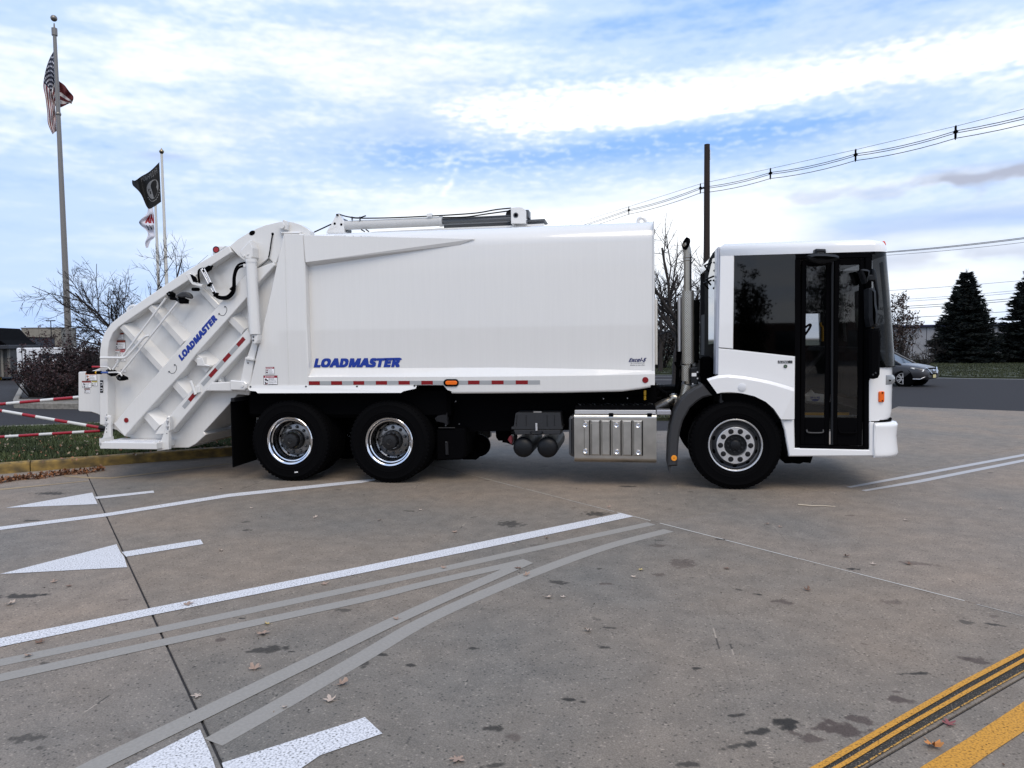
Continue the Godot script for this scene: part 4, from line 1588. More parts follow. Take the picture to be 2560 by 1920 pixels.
func build_tailgate() -> void:
	var paint: Material = mats.white_paint
	var zp := -0.13
	# hollow loading bucket drawn as one welded shell
	var b := MB.new()
	b.prism(poly([-2.971, 3.292, -3.219, 3.27, -3.46, 3.18, -3.693, 3.055, -4.368, 2.724, -5.021, 2.346, -5.32, 2.168, -5.471, 2.063, -5.574, 1.948, -5.635, 1.816, -5.661, 1.679, -5.708, 0.699, -5.555, 0.651, -5.465, 0.629, -5.346, 0.543, -5.278, 0.532, -5.201, 0.489, -5.075, 0.432, -4.725, 0.393, -4.414, 0.397, -4.312, 0.444, -4.151, 0.575, -4.18, 0.612, -3.75, 1.032, -3.682, 1.11, -3.52, 1.101, -3.31, 1.891, -2.983, 2.917]), -2.37, -0.17, 0.006)
	var gate := tp("tailgate", b, paint)
	# edge flange down the back
	b = MB.new()
	b.prism(poly([-3.654, 3.024, -4.271, 2.714, -4.914, 2.345, -5.207, 2.17, -5.361, 2.064, -5.463, 1.949, -5.522, 1.815, -5.548, 1.681, -5.594, 0.717, -5.478, 0.717, -5.432, 1.68, -5.401, 1.827, -5.343, 1.934, -5.262, 2.013, -5.12, 2.097, -4.852, 2.254, -4.23, 2.601, -3.611, 2.944]), -0.18, -0.02, 0.006)
	sub("edge_flange", b, paint, gate)
	# big hinge plate
	b = MB.new()
	b.prism(poly([-3.661, 3.025, -3.549, 3.109, -3.411, 3.181, -3.274, 3.241, -3.162, 3.276, -3.038, 3.298, -2.916, 3.318, -2.784, 3.299, -2.686, 3.265, -2.6, 3.217, -2.557, 3.178, -2.571, 3.077, -2.901, 3.088, -3.045, 2.762, -3.131, 2.857, -3.302, 2.744, -3.446, 2.819, -3.567, 2.922]), -0.18, -0.06, 0.005)
	var hinge := sub("hinge_plate", b, paint, gate)
	b = MB.new()
	b.prism(circle(Vector2(-3.344, 3.183), 0.042, 16, 1.0), -0.07, -0.057)
	for i in b.v.size():
		var q := Vector2(-3.344, 3.183)
		var d := Vector2(b.v[i].x - q.x, b.v[i].y - q.y).rotated(-0.35)
		d.y *= 0.7
		d = d.rotated(0.35)
		b.v[i].x = q.x + d.x
		b.v[i].y = q.y + d.y
	sub("slot_hole", b, mats.soft_black, hinge)
	sub("cable_hole", disc(Vector3(-3.065, 3.161, -0.06), 0.018, 0.004), mats.soft_black, hinge)
	# hinge pin at the top
	b = MB.new()
	b.prism(poly([-2.897, 3.329, -2.838, 3.306, -2.831, 3.261, -2.842, 3.194, -2.89, 3.202, -2.944, 3.234, -2.949, 3.275, -2.898, 3.288]), -0.2, 0.0, 0.006)
	var pin := sub("hinge_lug", b, paint, gate)
	sub("hinge_pin", disc(Vector3(-2.904, 3.247, 0.0), 0.038, 0.02), paint, pin)
	# diagonal beam with the lettering
	b = MB.new()
	b.prism(poly([-5.374, 0.731, -4.673, 1.432, -4.247, 1.856, -3.747, 2.332, -3.395, 2.683, -3.035, 2.801, -3.019, 2.759, -3.267, 2.524, -3.383, 2.387, -4.163, 1.625, -4.31, 1.443, -4.761, 1.016, -5.223, 0.566]), -0.18, 0.0, 0.008)
	var beam := sub("diagonal_beam", b, paint, gate)
	# lower beam that carries the tape
	b = MB.new()
	b.prism(poly([-4.787, 0.591, -4.722, 0.67, -4.348, 1.058, -3.796, 1.597, -3.416, 1.969, -3.368, 1.838, -3.393, 1.782, -3.971, 1.224, -4.55, 0.608]), -0.18, 0.0, 0.008)
	var low := sub("diagonal_beam", b, paint, gate)
	# latch arm and pivot box
	b = MB.new()
	b.prism(poly([-4.032, 1.165, -3.94, 1.278, -3.676, 1.286, -3.658, 1.163]), -0.18, 0.01, 0.012)
	sub("latch_arm", b, paint, gate)
	b = MB.new()
	b.prism(poly([-3.596, 1.306, -3.461, 1.293, -3.428, 1.264, -3.43, 1.209, -3.465, 1.176, -3.657, 1.18, -3.653, 1.311]), -0.18, 0.05, 0.012)
	var box := sub("latch_box", b, paint, gate)
	sub("latch_pin", disc(Vector3(-3.485, 1.239, 0.05), 0.022, 0.014), paint, box)
	b = MB.new()
	b.prism(poly([-3.363, 1.79, -3.285, 1.764, -3.344, 1.566, -3.425, 1.166, -3.573, 1.166, -3.519, 1.388, -3.472, 1.567, -3.432, 1.619]), -0.18, 0.0, 0.008)
	var link := sub("latch_link", b, paint, gate)
	b = MB.new()
	b.prism(poly([-3.438, 1.603, -3.322, 1.583, -3.327, 1.556, -3.448, 1.576]), -0.02, 0.04, 0.004)
	sub("latch_stop", b, paint, link)
	sub("link_hole", disc(Vector3(-3.424, 1.526, 0.0), 0.010, 0.003), mats.soft_black, link)
	b = MB.new()
	b.prism(poly([-3.884, 1.281, -3.886, 1.334, -3.853, 1.349, -3.833, 1.281]), -0.14, -0.05, 0.008)
	sub("gusset", b, paint, gate)
	# pressed stiffeners across the upper and lower field
	for q in [poly([-5.259, 2.007, -5.138, 2.081, -4.592, 1.52, -4.7, 1.422]), poly([-4.837, 2.259, -4.716, 2.321, -4.274, 1.865, -4.39, 1.759]), poly([-3.732, 2.092, -3.61, 2.198, -3.428, 2.014, -3.529, 1.897]), poly([-4.224, 1.588, -4.094, 1.705, -3.908, 1.548, -4.041, 1.405]), poly([-4.554, 1.257, -4.422, 1.375, -4.231, 1.179, -4.371, 1.062]), poly([-4.978, 0.833, -4.842, 0.945, -4.647, 0.778, -4.805, 0.637])]:
		b = MB.new()
		# folded plate: one face turned up to the light
		ridge(b, q, 0.52, -0.17, -0.045)
		sub("stiffener", b, paint, gate)
	b = MB.new()
	b.prism(poly([-4.17, 2.475, -4.099, 2.51, -3.865, 2.282, -3.932, 2.223]), -0.18, -0.13, 0.01)
	sub("stiffener", b, paint, gate)
	for q in [poly([-4.126, 1.593, -4.049, 1.603, -4.018, 1.517, -3.95, 1.5, -3.95, 1.483, -4.13, 1.497])]:
		b = MB.new()
		b.prism(q, -0.13, 0.02, 0.008)
		sub("step_lug", b, paint, gate)
	b = MB.new()
	b.tube(path([-4.212, 1.303, 0.03, -4.152, 1.124, 0.03]), 0.020, -1, 12)
	var roll := sub("cable_roller", b, paint, gate)
	b = MB.new()
	b.box(Vector3(-4.129, 1.188, 0.0), Vector3(0.06, 0.09, 0.05), Basis(Vector3.BACK, 0.2), 0.006)
	sub("roller_bracket", b, paint, roll)
	# access covers on the beam
	for q in [path([-3.713, 2.252, 0.0, -3.693, 2.231, 0.0, -3.7, 2.185, 0.0, -3.731, 2.143, 0.0, -3.772, 2.14, 0.0, -3.798, 2.161, 0.0]), path([-4.451, 1.51, 0.0, -4.429, 1.495, 0.0, -4.431, 1.448, 0.0, -4.463, 1.405, 0.0, -4.507, 1.399, 0.0, -4.532, 1.423, 0.0])]:
		b = MB.new()
		b.tube(smooth_path(q, 3), 0.004, -1, 5)
		sub("cover_edge", b, mats.grey_steel, beam)
	for p in path([-3.715, 2.25, 0.0, -3.801, 2.161, 0.0, -4.449, 1.51, 0.0, -4.535, 1.421, 0.0]):
		bolt(beam, p, 0.010, mats.grey_steel)
	write_on("maker_lettering", "LOADMASTER", Vector3(-4.348, 1.554, 0.002), Vector3(-3.811, 2.103, 0.002), 0.086, mats.blue_print, beam, 0.22, 0.13)
	tape(low, Vector2(-4.35, 0.95), Vector2(-4.158, 1.156), [0.0, 0.45, 0.97], false, 0.052, 0.001)
	tape(low, Vector2(-4.072, 1.246), Vector2(-3.465, 1.846), [0.0, 0.18, 0.345, 0.51, 0.665, 0.84, 1.0], false, 0.052, 0.001)
	sub("red_reflector", disc(Vector3(-5.182, 0.78, 0.0), 0.033, 0.008), mats.red_reflector, beam)

	# lift cylinder
	b = MB.new()
	b.tube(path([-3.304, 2.839, 0.06, -3.283, 1.893, 0.06]), 0.068, -1, 24)
	b.lathe(PackedVector2Array([Vector2(0.072, -0.02), Vector2(0.072, 0.02)]), 24, Transform3D(Basis(Vector3.RIGHT, -PI / 2), Vector3(-3.302, 2.814, 0.06)))
	var cyl := tp("lift_cylinder", b, paint)
	b = MB.new()
	b.prism(poly([-3.31, 1.885, -3.222, 1.884, -3.228, 1.816, -3.243, 1.779, -3.274, 1.762, -3.305, 1.779, -3.315, 1.823]), -0.02, 0.10, 0.01)
	var clevis := sub("clevis", b, paint, cyl)
	for p in path([-3.285, 1.858, 0.1, -3.288, 1.816, 0.1]):
		bolt(clevis, p, 0.012, mats.grey_steel)
	b = MB.new()
	b.prism(poly([-3.294, 3.063, -3.264, 2.976, -3.264, 2.864, -3.291, 2.843, -3.357, 2.844, -3.412, 2.869, -3.432, 2.92, -3.409, 2.961]), -0.06, 0.10, 0.008)
	var ear := sub("upper_ear", b, paint, cyl)
	for p in path([-3.324, 2.895, 0.1, -3.376, 2.876, 0.1]):
		bolt(ear, p, 0.014 if p.x > -3.98 else 0.009, paint)
	b = MB.new()
	b.prism(poly([-3.357, 3.085, -3.334, 3.088, -3.299, 2.934, -3.265, 2.888, -3.275, 2.855, -3.328, 2.869]), -0.06, -0.02, 0.004)
	sub("upper_ear", b, paint, cyl)
	b = MB.new()
	b.tube(path([-3.377, 2.76, 0.05, -3.375, 2.616, 0.05, -3.362, 1.948, 0.05, -3.336, 1.931, 0.05]), 0.011, -1, 8)
	sub("oil_pipe", b, paint, cyl)
	b = MB.new()
	b.box(Vector3(-3.387, 2.759, 0.06), Vector3(0.04, 0.04, 0.04), Basis(), 0.004)
	sub("oil_port", b, paint, cyl)
	# hoses to it
	for pth in [path([-3.843, 2.441, 0.03, -3.813, 2.395, 0.03, -3.746, 2.373, 0.03, -3.671, 2.379, 0.03, -3.608, 2.426, 0.03, -3.578, 2.498, 0.03, -3.567, 2.622, 0.03, -3.534, 2.725, 0.03, -3.483, 2.781, 0.03, -3.393, 2.799, 0.03]), path([-3.845, 2.436, 0.05, -3.795, 2.372, 0.05, -3.717, 2.348, 0.05, -3.637, 2.357, 0.05, -3.568, 2.413, 0.05, -3.545, 2.496, 0.05, -3.54, 2.62, 0.05, -3.506, 2.712, 0.05, -3.46, 2.746, 0.05, -3.399, 2.756, 0.05])]:
		b = MB.new()
		b.tube(smooth_path(pth, 5), 0.015, -1, 8)
		tp("hydraulic_hose", b, mats.soft_black)
	for pth in [path([-4.006, 2.743, 0.02, -3.908, 2.569, 0.02, -3.84, 2.438, 0.02]), path([-3.968, 2.737, 0.03, -3.879, 2.557, 0.03, -3.816, 2.428, 0.03]), path([-4.02, 2.731, 0.02, -3.931, 2.559, 0.02, -3.858, 2.43, 0.02])]:
		b = MB.new()
		b.tube(pth, 0.010, -1, 8)
		tp("steel_pipe", b, mats.machined)
	for p in path([-3.577, 2.482, 0.05, -3.805, 2.402, 0.05, -3.886, 2.535, 0.05]):
		b = MB.new()
		b.box(p, Vector3(0.06, 0.02, 0.05), Basis(Vector3.BACK, 0.7))
		tp("cable_tie", b, mats.soft_black)
	b = MB.new()
	b.tube(smooth_path(path([-4.062, 2.564, 0.0, -4.07, 2.7, 0.0, -4.028, 2.741, 0.0, -3.936, 2.743, 0.0, -3.867, 2.77, 0.0]), 4), 0.013, -1, 7)
	b.box(Vector3(-3.948, 2.731, 0.0), Vector3(0.13, 0.06, 0.06), Basis(Vector3.BACK, 0.5), 0.015)
	tp("valve_block", b, mats.soft_black)
	# lamp bracket with the oval lamp below
	b = MB.new()
	b.prism(poly([-4.204, 2.663, -4.144, 2.687, -4.096, 2.631, -4.063, 2.551, -3.968, 2.537, -3.987, 2.5, -4.118, 2.536]), -0.02, 0.08, 0.006)
	var lb := tp("lamp_bracket", b, paint)
	b = MB.new()
	b.prism(poly([-4.139, 2.674, -4.072, 2.631, -4.047, 2.568, -4.097, 2.569]), 0.05, 0.083)
	sub("bracket_opening", b, mats.soft_black, lb)
	b = MB.new()
	b.prism(rounded(Vector2(-4.169, 2.504), Vector2(-4.076, 2.46), 0.02), -0.03, 0.02, 0.008)
	sub("oval_lamp", b, mats.soft_black, lb)
	# wire from the hinge plate
	b = MB.new()
	b.tube(smooth_path(path([-3.06, 3.157, -0.045, -3.083, 3.05, -0.045, -3.102, 2.948, -0.045, -3.123, 2.862, -0.045]), 4), 0.007, -1, 6)
	tp("lamp_cable", b, mats.soft_black)
	for pth in [path([-3.123, 2.853, -0.045, -3.169, 2.805, -0.045, -3.261, 2.741, -0.045]), path([-3.119, 2.853, -0.045, -3.076, 2.806, -0.045, -3.042, 2.756, -0.045])]:
		b = MB.new()
		b.tube(smooth_path(pth, 4), 0.006, -1, 6)
		tp("lamp_cable", b, mats.grey_steel)
	# red lamp on its bracket at the top edge
	b = MB.new()
	b.prism(poly([-4.015, 2.949, -4.012, 3.026, -3.992, 3.055, -3.832, 3.057, -3.868, 3.026]), -0.4, -0.25, 0.005)
	var ml := tp("marker_lamp", b, paint)
	sub("lamp_rim", disc(Vector3(-3.959, 3.014, -0.25), 0.044, 0.016), mats.soft_black, ml)
	sub("red_lens", disc(Vector3(-3.951, 3.01, -0.236), 0.034, 0.014), mats.red_lens, ml)
	b = MB.new()
	b.tube(smooth_path(path([-5.317, 2.208, -0.3, -5.307, 2.263, -0.3, -5.269, 2.296, -0.3, -5.224, 2.306, -0.3, -5.171, 2.294, -0.3]), 4), 0.02, -1, 8)
	tp("lifting_eye", b, paint)

	# control rods, grab rail and their valve heads
	b = MB.new()
	b.tube(path([-4.526, 2.377, 0.02, -5.335, 1.452, 0.02]), 0.014, -1, 10)
	var rod := tp("control_rod", b, paint)
	b = MB.new()
	b.tube(path([-4.343, 2.321, 0.05, -5.207, 1.394, 0.05]), 0.014, -1, 10)
	tp("control_rod", b, paint)
	b = MB.new()
	b.tube(smooth_path(path([-5.476, 1.612, 0.06, -5.297, 1.611, 0.06, -5.149, 1.609, 0.06, -5.096, 1.624, 0.06, -5.032, 1.681, 0.06, -4.86, 1.846, 0.06, -4.806, 1.884, 0.06, -4.754, 1.894, 0.06]), 4), 0.017, -1, 10)
	tp("grab_rail", b, paint)
	b = MB.new()
	b.prism(poly([-4.517, 2.435, -4.474, 2.463, -4.429, 2.433, -4.44, 2.391, -4.385, 2.369, -4.333, 2.393, -4.247, 2.353, -4.249, 2.303, -4.318, 2.3, -4.386, 2.343, -4.46, 2.353]), -0.05, 0.04, 0.01)
	var vh := tp("valve_head", b, mats.soft_black)
	for p in path([-4.468, 2.425, 0.04, -4.468, 2.383, 0.04, -4.346, 2.364, 0.04, -4.34, 2.33, 0.04]):
		bolt(vh, p, 0.012, mats.grey_steel)
	b = MB.new()
	b.prism(poly([-4.375, 2.393, -4.328, 2.429, -4.265, 2.453, -4.208, 2.443, -4.163, 2.413, -4.151, 2.379, -4.17, 2.359, -4.211, 2.368, -4.233, 2.385, -4.279, 2.376]), 0.0, 0.06, 0.012)
	sub("valve_cover", b, mats.grey_plastic, vh)
	b = MB.new()
	b.prism(poly([-4.38, 2.319, -4.268, 2.348, -4.288, 2.296, -4.363, 2.295]), -0.1, 0.0, 0.004)
	sub("valve_bracket", b, paint, vh)
	for q in [poly([-5.421, 1.447, -5.386, 1.46, -5.33, 1.433, -5.308, 1.394, -5.348, 1.364, -5.404, 1.395]), poly([-5.28, 1.36, -5.241, 1.386, -5.166, 1.347, -5.163, 1.317, -5.225, 1.304, -5.258, 1.321])]:
		b = MB.new()
		b.prism(q, -0.05, 0.05, 0.008)
		var h := tp("valve_head", b, mats.soft_black)
		var c := Vector2.ZERO
		for s in q:
			c += s / q.size()
		bolt(h, Vector3(c.x + 0.01, c.y, 0.05), 0.013, mats.grey_steel)
		bolt(h, Vector3(c.x - 0.02, c.y + 0.02, 0.05), 0.010, mats.grey_steel)
	# levers with coloured grips
	b = MB.new()
	b.tube(smooth_path(path([-5.519, 1.492, 0.03, -5.414, 1.489, 0.03, -5.38, 1.475, 0.03, -5.359, 1.448, 0.03]), 4), 0.009, -1, 8)
	var lever := tp("control_lever", b, paint, "lever with red grip")
	b = MB.new()
	b.tube(path([-5.628, 1.492, 0.03, -5.509, 1.491, 0.03]), 0.013, -1, 8)
	sub("red_grip", b, mat("red_grip", lin(0.35, 0.01, 0.02), 0.4), lever)
	b = MB.new()
	b.tube(path([-5.682, 1.493, 0.03, -5.628, 1.492, 0.03]), 0.016, -1, 8)
	sub("grip_end", b, mats.soft_black, lever)
	b = MB.new()
	b.tube(smooth_path(path([-5.371, 1.416, 0.06, -5.242, 1.419, 0.06, -5.196, 1.403, 0.06, -5.176, 1.369, 0.06]), 4), 0.010, -1, 8)
	lever = tp("control_lever", b, paint, "lever with blue and yellow grip")
	b = MB.new()
	b.tube(path([-5.48, 1.417, 0.06, -5.368, 1.416, 0.06]), 0.013, -1, 8)
	sub("blue_grip", b, mat("blue_grip", lin(0.03, 0.08, 0.30), 0.4), lever)
	b = MB.new()
	b.tube(path([-5.556, 1.417, 0.06, -5.528, 1.417, 0.06]), 0.019, -1, 8)
	sub("yellow_band", b, mats.yellow_paint_rail, lever)
	for pth in [path([-5.681, 1.418, 0.06, -5.554, 1.417, 0.06]), path([-5.532, 1.417, 0.06, -5.474, 1.417, 0.06])]:
		b = MB.new()
		b.tube(pth, 0.023, -1, 10)
		sub("black_grip", b, mats.soft_black, lever)

	# rear guard plate
	b = MB.new()
	b.prism(poly([-6.071, 1.401, -6.055, 1.417, -5.891, 1.422, -5.801, 1.443, -5.73, 1.467, -5.762, 0.817, -5.81, 0.839, -5.899, 0.865, -6.074, 0.872, -6.097, 0.884]), -2.2, -0.25, 0.008)
	var guard := tp("rear_guard", b, paint)
	var red := Color(0.55, 0.20, 0.13)
	sticker(guard, Vector2(-5.957, 1.406), Vector2(-5.784, 1.296), -0.247, "WARNING", Color(0.75, 0.42, 0.2))
	sticker(guard, Vector2(-6.017, 1.292), Vector2(-5.878, 1.198), -0.247, "WARNING", Color(0.55, 0.16, 0.12))
	sticker(guard, Vector2(-5.868, 1.29), Vector2(-5.782, 1.22), -0.247, "CAUTION", Color(0.70, 0.64, 0.12))
	sticker(guard, Vector2(-5.986, 1.188), Vector2(-5.9, 1.123), -0.247, "WARNING", Color(0.45, 0.2, 0.2))
	sticker(gate, Vector2(-5.421, 1.941), Vector2(-5.294, 1.848), -0.166, "WARNING", red)
	sticker(gate, Vector2(-5.449, 1.842), Vector2(-5.272, 1.723), -0.166, "WARNING", red)
	sticker(gate, Vector2(-5.474, 1.714), Vector2(-5.366, 1.671), -0.166, "NOTICE", Color(0.7, 0.3, 0.3))
	sticker(gate, Vector2(-5.358, 1.718), Vector2(-5.278, 1.557), -0.166, "DANGER", Color(0.6, 0.08, 0.15), Color(0.95, 0.95, 0.95))
	sticker(gate, Vector2(-5.477, 1.66), Vector2(-5.386, 1.487), -0.166, "", Color(0.9, 0.9, 0.9))
	sticker(gate, Vector2(-5.364, 1.45), Vector2(-5.279, 1.411), -0.166, "", Color(0.9, 0.9, 0.9))
	b = MB.new()
	b.prism(poly([-5.557, 1.311, -5.513, 1.311, -5.521, 1.144, -5.565, 1.144]), -0.02, -0.017)
	var sw := sub("switch_plate", b, mats.dark_steel, gate)
	for q in [[Vector2(-5.553, 1.287), Vector2(-5.522, 1.243)], [Vector2(-5.556, 1.211), Vector2(-5.526, 1.169)]]:
		b = MB.new()
		b.prism(PackedVector2Array([q[0], Vector2(q[1].x, q[0].y), q[1], Vector2(q[0].x, q[1].y)]), -0.017, -0.015)
		sub("switch_field", b, mats.white_print, sw)
		var c: Vector2 = (q[0] + q[1]) / 2.0
		sub("push_button", disc(Vector3(c.x, c.y, -0.015), 0.011, 0.012), mats.soft_black, sw)

	# riding step
	b = MB.new()
	var s0: Vector3 = Vector3(-5.417, 0.483, 0.22)
	var s1: Vector3 = Vector3(-4.603, 0.449, 0.22)
	var mid := (s0 + s1) / 2.0
	b.box(Vector3(mid.x, mid.y + 0.005, 0.0), Vector3(s1.x - s0.x, 0.085, 0.44), Basis(), 0.006)
	var step := tp("riding_step", b, paint)
	for i in 22:
		for j in 5:
			var bb := MB.new()
			bb.lathe(PackedVector2Array([Vector2(0.022, 0), Vector2(0.016, 0.007), Vector2(0.010, 0.005), Vector2(0, 0.001)]), 8, Transform3D(Basis(Vector3.RIGHT, -PI / 2), Vector3(s0.x + 0.05 + (i + 0.5 * (j % 2)) * (s1.x - s0.x - 0.1) / 22.0, mid.y + 0.048, 0.17 - j * 0.085)))
			sub("tread_dimple", bb, mats.machined, step)
	b = MB.new()
	b.prism(poly([-5.476, 0.858, -5.395, 0.836, -5.411, 0.503, -5.439, 0.481, -5.576, 0.458, -5.522, 0.568, -5.485, 0.678]), -0.02, 0.02, 0.006)
	b.box(Vector3(s0.x + 0.01, s0.y + 0.03, 0.1), Vector3(0.025, 0.1, 0.24))
	var arm := sub("step_arm", b, paint, step)
	for p in path([-5.452, 0.814, 0.02, -5.453, 0.746, 0.02]):
		bolt(arm, p, 0.018, mats.machined, "bolt", 0.025)
	for p in path([-5.452, 0.853, 0.02, -5.458, 0.777, 0.02, -5.462, 0.705, 0.02, -5.464, 0.665, 0.02, -5.463, 0.623, 0.02]):
		sub("bolt_hole", disc(p, 0.007, 0.003, 8), mats.soft_black, arm)
	b = MB.new()
	b.prism(poly([-4.544, 0.805, -4.531, 0.839, -4.51, 0.856, -4.487, 0.839, -4.492, 0.662, -4.509, 0.638, -4.519, 0.411, -4.688, 0.387, -4.685, 0.456, -4.621, 0.539, -4.584, 0.629, -4.557, 0.715]), 0.04, 0.10, 0.008)
	arm = sub("step_arm", b, paint, step)
	for p in path([-4.513, 0.782, 0.1, -4.516, 0.713, 0.1]):
		bolt(arm, p, 0.018, mats.machined, "bolt", 0.025)
	for p in path([-4.511, 0.816, 0.1, -4.514, 0.745, 0.1, -4.517, 0.679, 0.1, -4.533, 0.621, 0.1]):
		sub("bolt_hole", disc(p, 0.007, 0.003, 8), mats.soft_black, arm)



const SIDEWAYS := Basis(Vector3(0, 0, 1), Vector3(0, 1, 0), Vector3(-1, 0, 0))


# (z, y) outline made into a plate from x0 (its face, towards the rear) to x1
func plate_x(b: MB, p: PackedVector2Array, x0: float, x1: float, bev := 0.0) -> void:
	b.prism(p, -x1, -x0, bev, Transform3D(SIDEWAYS, Vector3.ZERO))


func build_chassis() -> void:
	var dark: Material = mats.soft_black
	var b := MB.new()
	b.box(Vector3(-0.6, 0.98, -0.83), Vector3(7.0, 0.27, 0.09))
	b.box(Vector3(-0.6, 0.98, -1.67), Vector3(7.0, 0.27, 0.09))
	for x in [-3.6, -2.2, -0.9, 0.3, 1.4, 2.4]:
		b.box(Vector3(x, 0.95, -1.25), Vector3(0.12, 0.18, 0.8))
	tp("frame_rail", b, dark)
	b = MB.new()
	b.box(Vector3(-0.85, 1.17, -1.25), Vector3(4.9, 0.15, 1.9))
	tp("subframe", b, dark)
	# dark side panel under the body
	b = MB.new()
	b.prism(poly([-3.544, 1.072, -3.541, 1.169, -1.322, 1.196, -0.896, 1.226, 1.732, 1.229, 1.731, 0.904, 0.723, 0.891, 0.701, 0.644, -0.299, 0.621, -1.013, 0.616, -1.007, 0.969, -2.084, 1.02]), -0.8, -0.40)
	tp("side_skirt", b, dark)
	# springs, axles and brake gear between the rear wheels
	b = MB.new()
	b.box(Vector3(-2.23, 0.62, -0.85), Vector3(2.3, 0.16, 0.12), Basis(), 0.02)
	b.box(Vector3(-2.23, 0.62, -1.65), Vector3(2.3, 0.16, 0.12), Basis(), 0.02)
	b.box(Vector3(-2.23, 0.80, -0.80), Vector3(0.5, 0.5, 0.12), Basis(), 0.02)
	tp("leaf_spring", b, dark)
	for x in [-2.89, -1.57, 2.62]:
		b = MB.new()
		b.tube(PackedVector3Array([Vector3(x, 0.52, -0.4), Vector3(x, 0.52, -2.1)]), 0.09, -1, 12)
		if x < 0:
			b.ball(Vector3(x, 0.54, -1.25), 0.24, 14)
		tp("axle", b, dark)
	b = MB.new()
	b.tube(PackedVector3Array([Vector3(-1.57, 0.6, -1.25), Vector3(1.8, 0.85, -1.25)]), 0.06, -1, 10)
	tp("drive_shaft", b, dark)
	b = MB.new()
	b.box(Vector3(-2.2, 1.0, -0.45), Vector3(2.75, 0.4, 0.5), Basis(), 0.05)  # added dark box, keeps light from coming through between the rear wheels
	tp("light_block_box", b, dark)
	# box carrier ahead of the second axle
	b = MB.new()
	b.prism(poly([-0.984, 0.674, -0.641, 0.676, -0.639, 0.371, -0.649, 0.327, -0.669, 0.297, -0.701, 0.279, -1.023, 0.261, -1.016, 0.647]), -0.9, -0.22, 0.02)
	var carrier := tp("battery_carrier", b, dark)
	b = MB.new()
	b.prism(poly([-1.03, 0.802, -0.994, 0.833, -0.891, 0.864, -0.89, 0.877, -0.864, 0.877, -0.861, 0.72, -0.893, 0.711, -0.904, 0.742, -1.008, 0.763]), -0.3, -0.20, 0.006)
	sub("bracket", b, mats.dark_steel, carrier)
	b = MB.new()
	b.prism(poly([-0.981, 0.688, -0.769, 0.69, -0.769, 0.68, -0.981, 0.679]), -0.22, -0.20, 0.003)
	sub("bracket", b, mats.grey_plastic, carrier)
	b = MB.new()
	b.prism(poly([-0.899, 0.507, -0.86, 0.507, -0.857, 0.341, -0.894, 0.34]), -0.22, -0.20, 0.004)
	sub("bracket", b, mats.dark_steel, carrier)
	for p in path([-0.883, 0.712, -0.2, -0.882, 0.505, -0.2, -0.708, 0.735, -0.2]):
		bolt(carrier, p, 0.009, mats.grey_steel)
	# far leg, pulley and flap seen below the frame
	b = MB.new()
	b.lathe(PackedVector2Array([Vector2(0.14, -0.05), Vector2(0.15, -0.03), Vector2(0.15, 0.03), Vector2(0.13, 0.05), Vector2(0.08, 0.02), Vector2(0.04, 0.05), Vector2(0, 0.05)]), 20, Transform3D(Basis(), Vector3(-0.6, 0.368, -0.9)))
	b.box(Vector3(-0.734, 0.423, -1.0), Vector3(0.24, 0.5, 0.3), Basis(), 0.03)
	tp("brake_chamber", b, dark)
	b = MB.new()
	b.prism(poly([-0.849, 0.442, -0.694, 0.443, -0.696, 0.311, -0.809, 0.239, -0.846, 0.273]), -2.3, -2.2)
	tp("far_bracket", b, mats.grey_steel)
	b = MB.new()
	b.prism(poly([-0.347, 0.667, -0.159, 0.668, -0.107, 0.469, -0.117, 0.396, -0.199, 0.427, -0.254, 0.433, -0.255, 0.454, -0.308, 0.456, -0.34, 0.503]), -1.1, -0.7, 0.03)
	tp("air_dryer", b, dark)
	b = MB.new()
	b.prism(poly([-0.099, 0.564, -0.077, 0.547, -0.074, 0.485, -0.085, 0.445, -0.105, 0.458, -0.138, 0.506, -0.12, 0.542]), -0.6, -0.45, 0.01)
	tp("red_tail_lens", b, mat("dull_red", lin(0.30, 0.05, 0.06), 0.3))
	# battery box with its lid, catch and handle
	b = MB.new()
	b.prism(poly([0.023, 0.879, 0.041, 0.889, 0.561, 0.891, 0.575, 0.881, 0.59, 0.721, 0.602, 0.717, 0.601, 0.689, -0.03, 0.684, -0.03, 0.713, 0.001, 0.718]), -0.62, -0.10, 0.002)
	var bb := tp("battery_box", b, mat("box_black", lin(0.017, 0.018, 0.021), 0.5))
	for q in [poly([0.04, 0.861, 0.045, 0.861, 0.033, 0.723, 0.027, 0.723]), poly([0.152, 0.861, 0.158, 0.861, 0.156, 0.723, 0.151, 0.723]), poly([0.408, 0.862, 0.414, 0.862, 0.416, 0.725, 0.41, 0.725]), poly([0.498, 0.863, 0.503, 0.863, 0.506, 0.726, 0.501, 0.726])]:
		b = MB.new()
		b.prism(q, -0.12, -0.094, 0.001)
		sub("lid_rib", b, mats.black_plastic, bb)
	b = MB.new()
	b.prism(poly([-0.004, 0.679, 0.58, 0.683, 0.573, 0.624, 0.017, 0.616]), -0.60, -0.10, 0.008)
	sub("box_base", b, mats.box_black, bb)
	b = MB.new()
	b.prism(poly([0.269, 0.763, 0.294, 0.763, 0.296, 0.669, 0.271, 0.669]), -0.09, -0.075, 0.003)
	sub("lid_catch", b, mats.machined, bb)
	b = MB.new()
	b.tube(smooth_path(path([0.213, 0.66, -0.08, 0.227, 0.636, -0.08, 0.277, 0.629, -0.08, 0.337, 0.637, -0.08, 0.354, 0.661, -0.08]), 4), 0.012, -1, 8)
	sub("lid_handle", b, mats.black_plastic, bb)
	b = MB.new()
	b.box(Vector3(0.293, 0.892, -0.12), Vector3(0.10, 0.006, 0.03), Basis(Vector3.RIGHT, 0.6))
	sub("lid_label", b, mats.machined, bb)
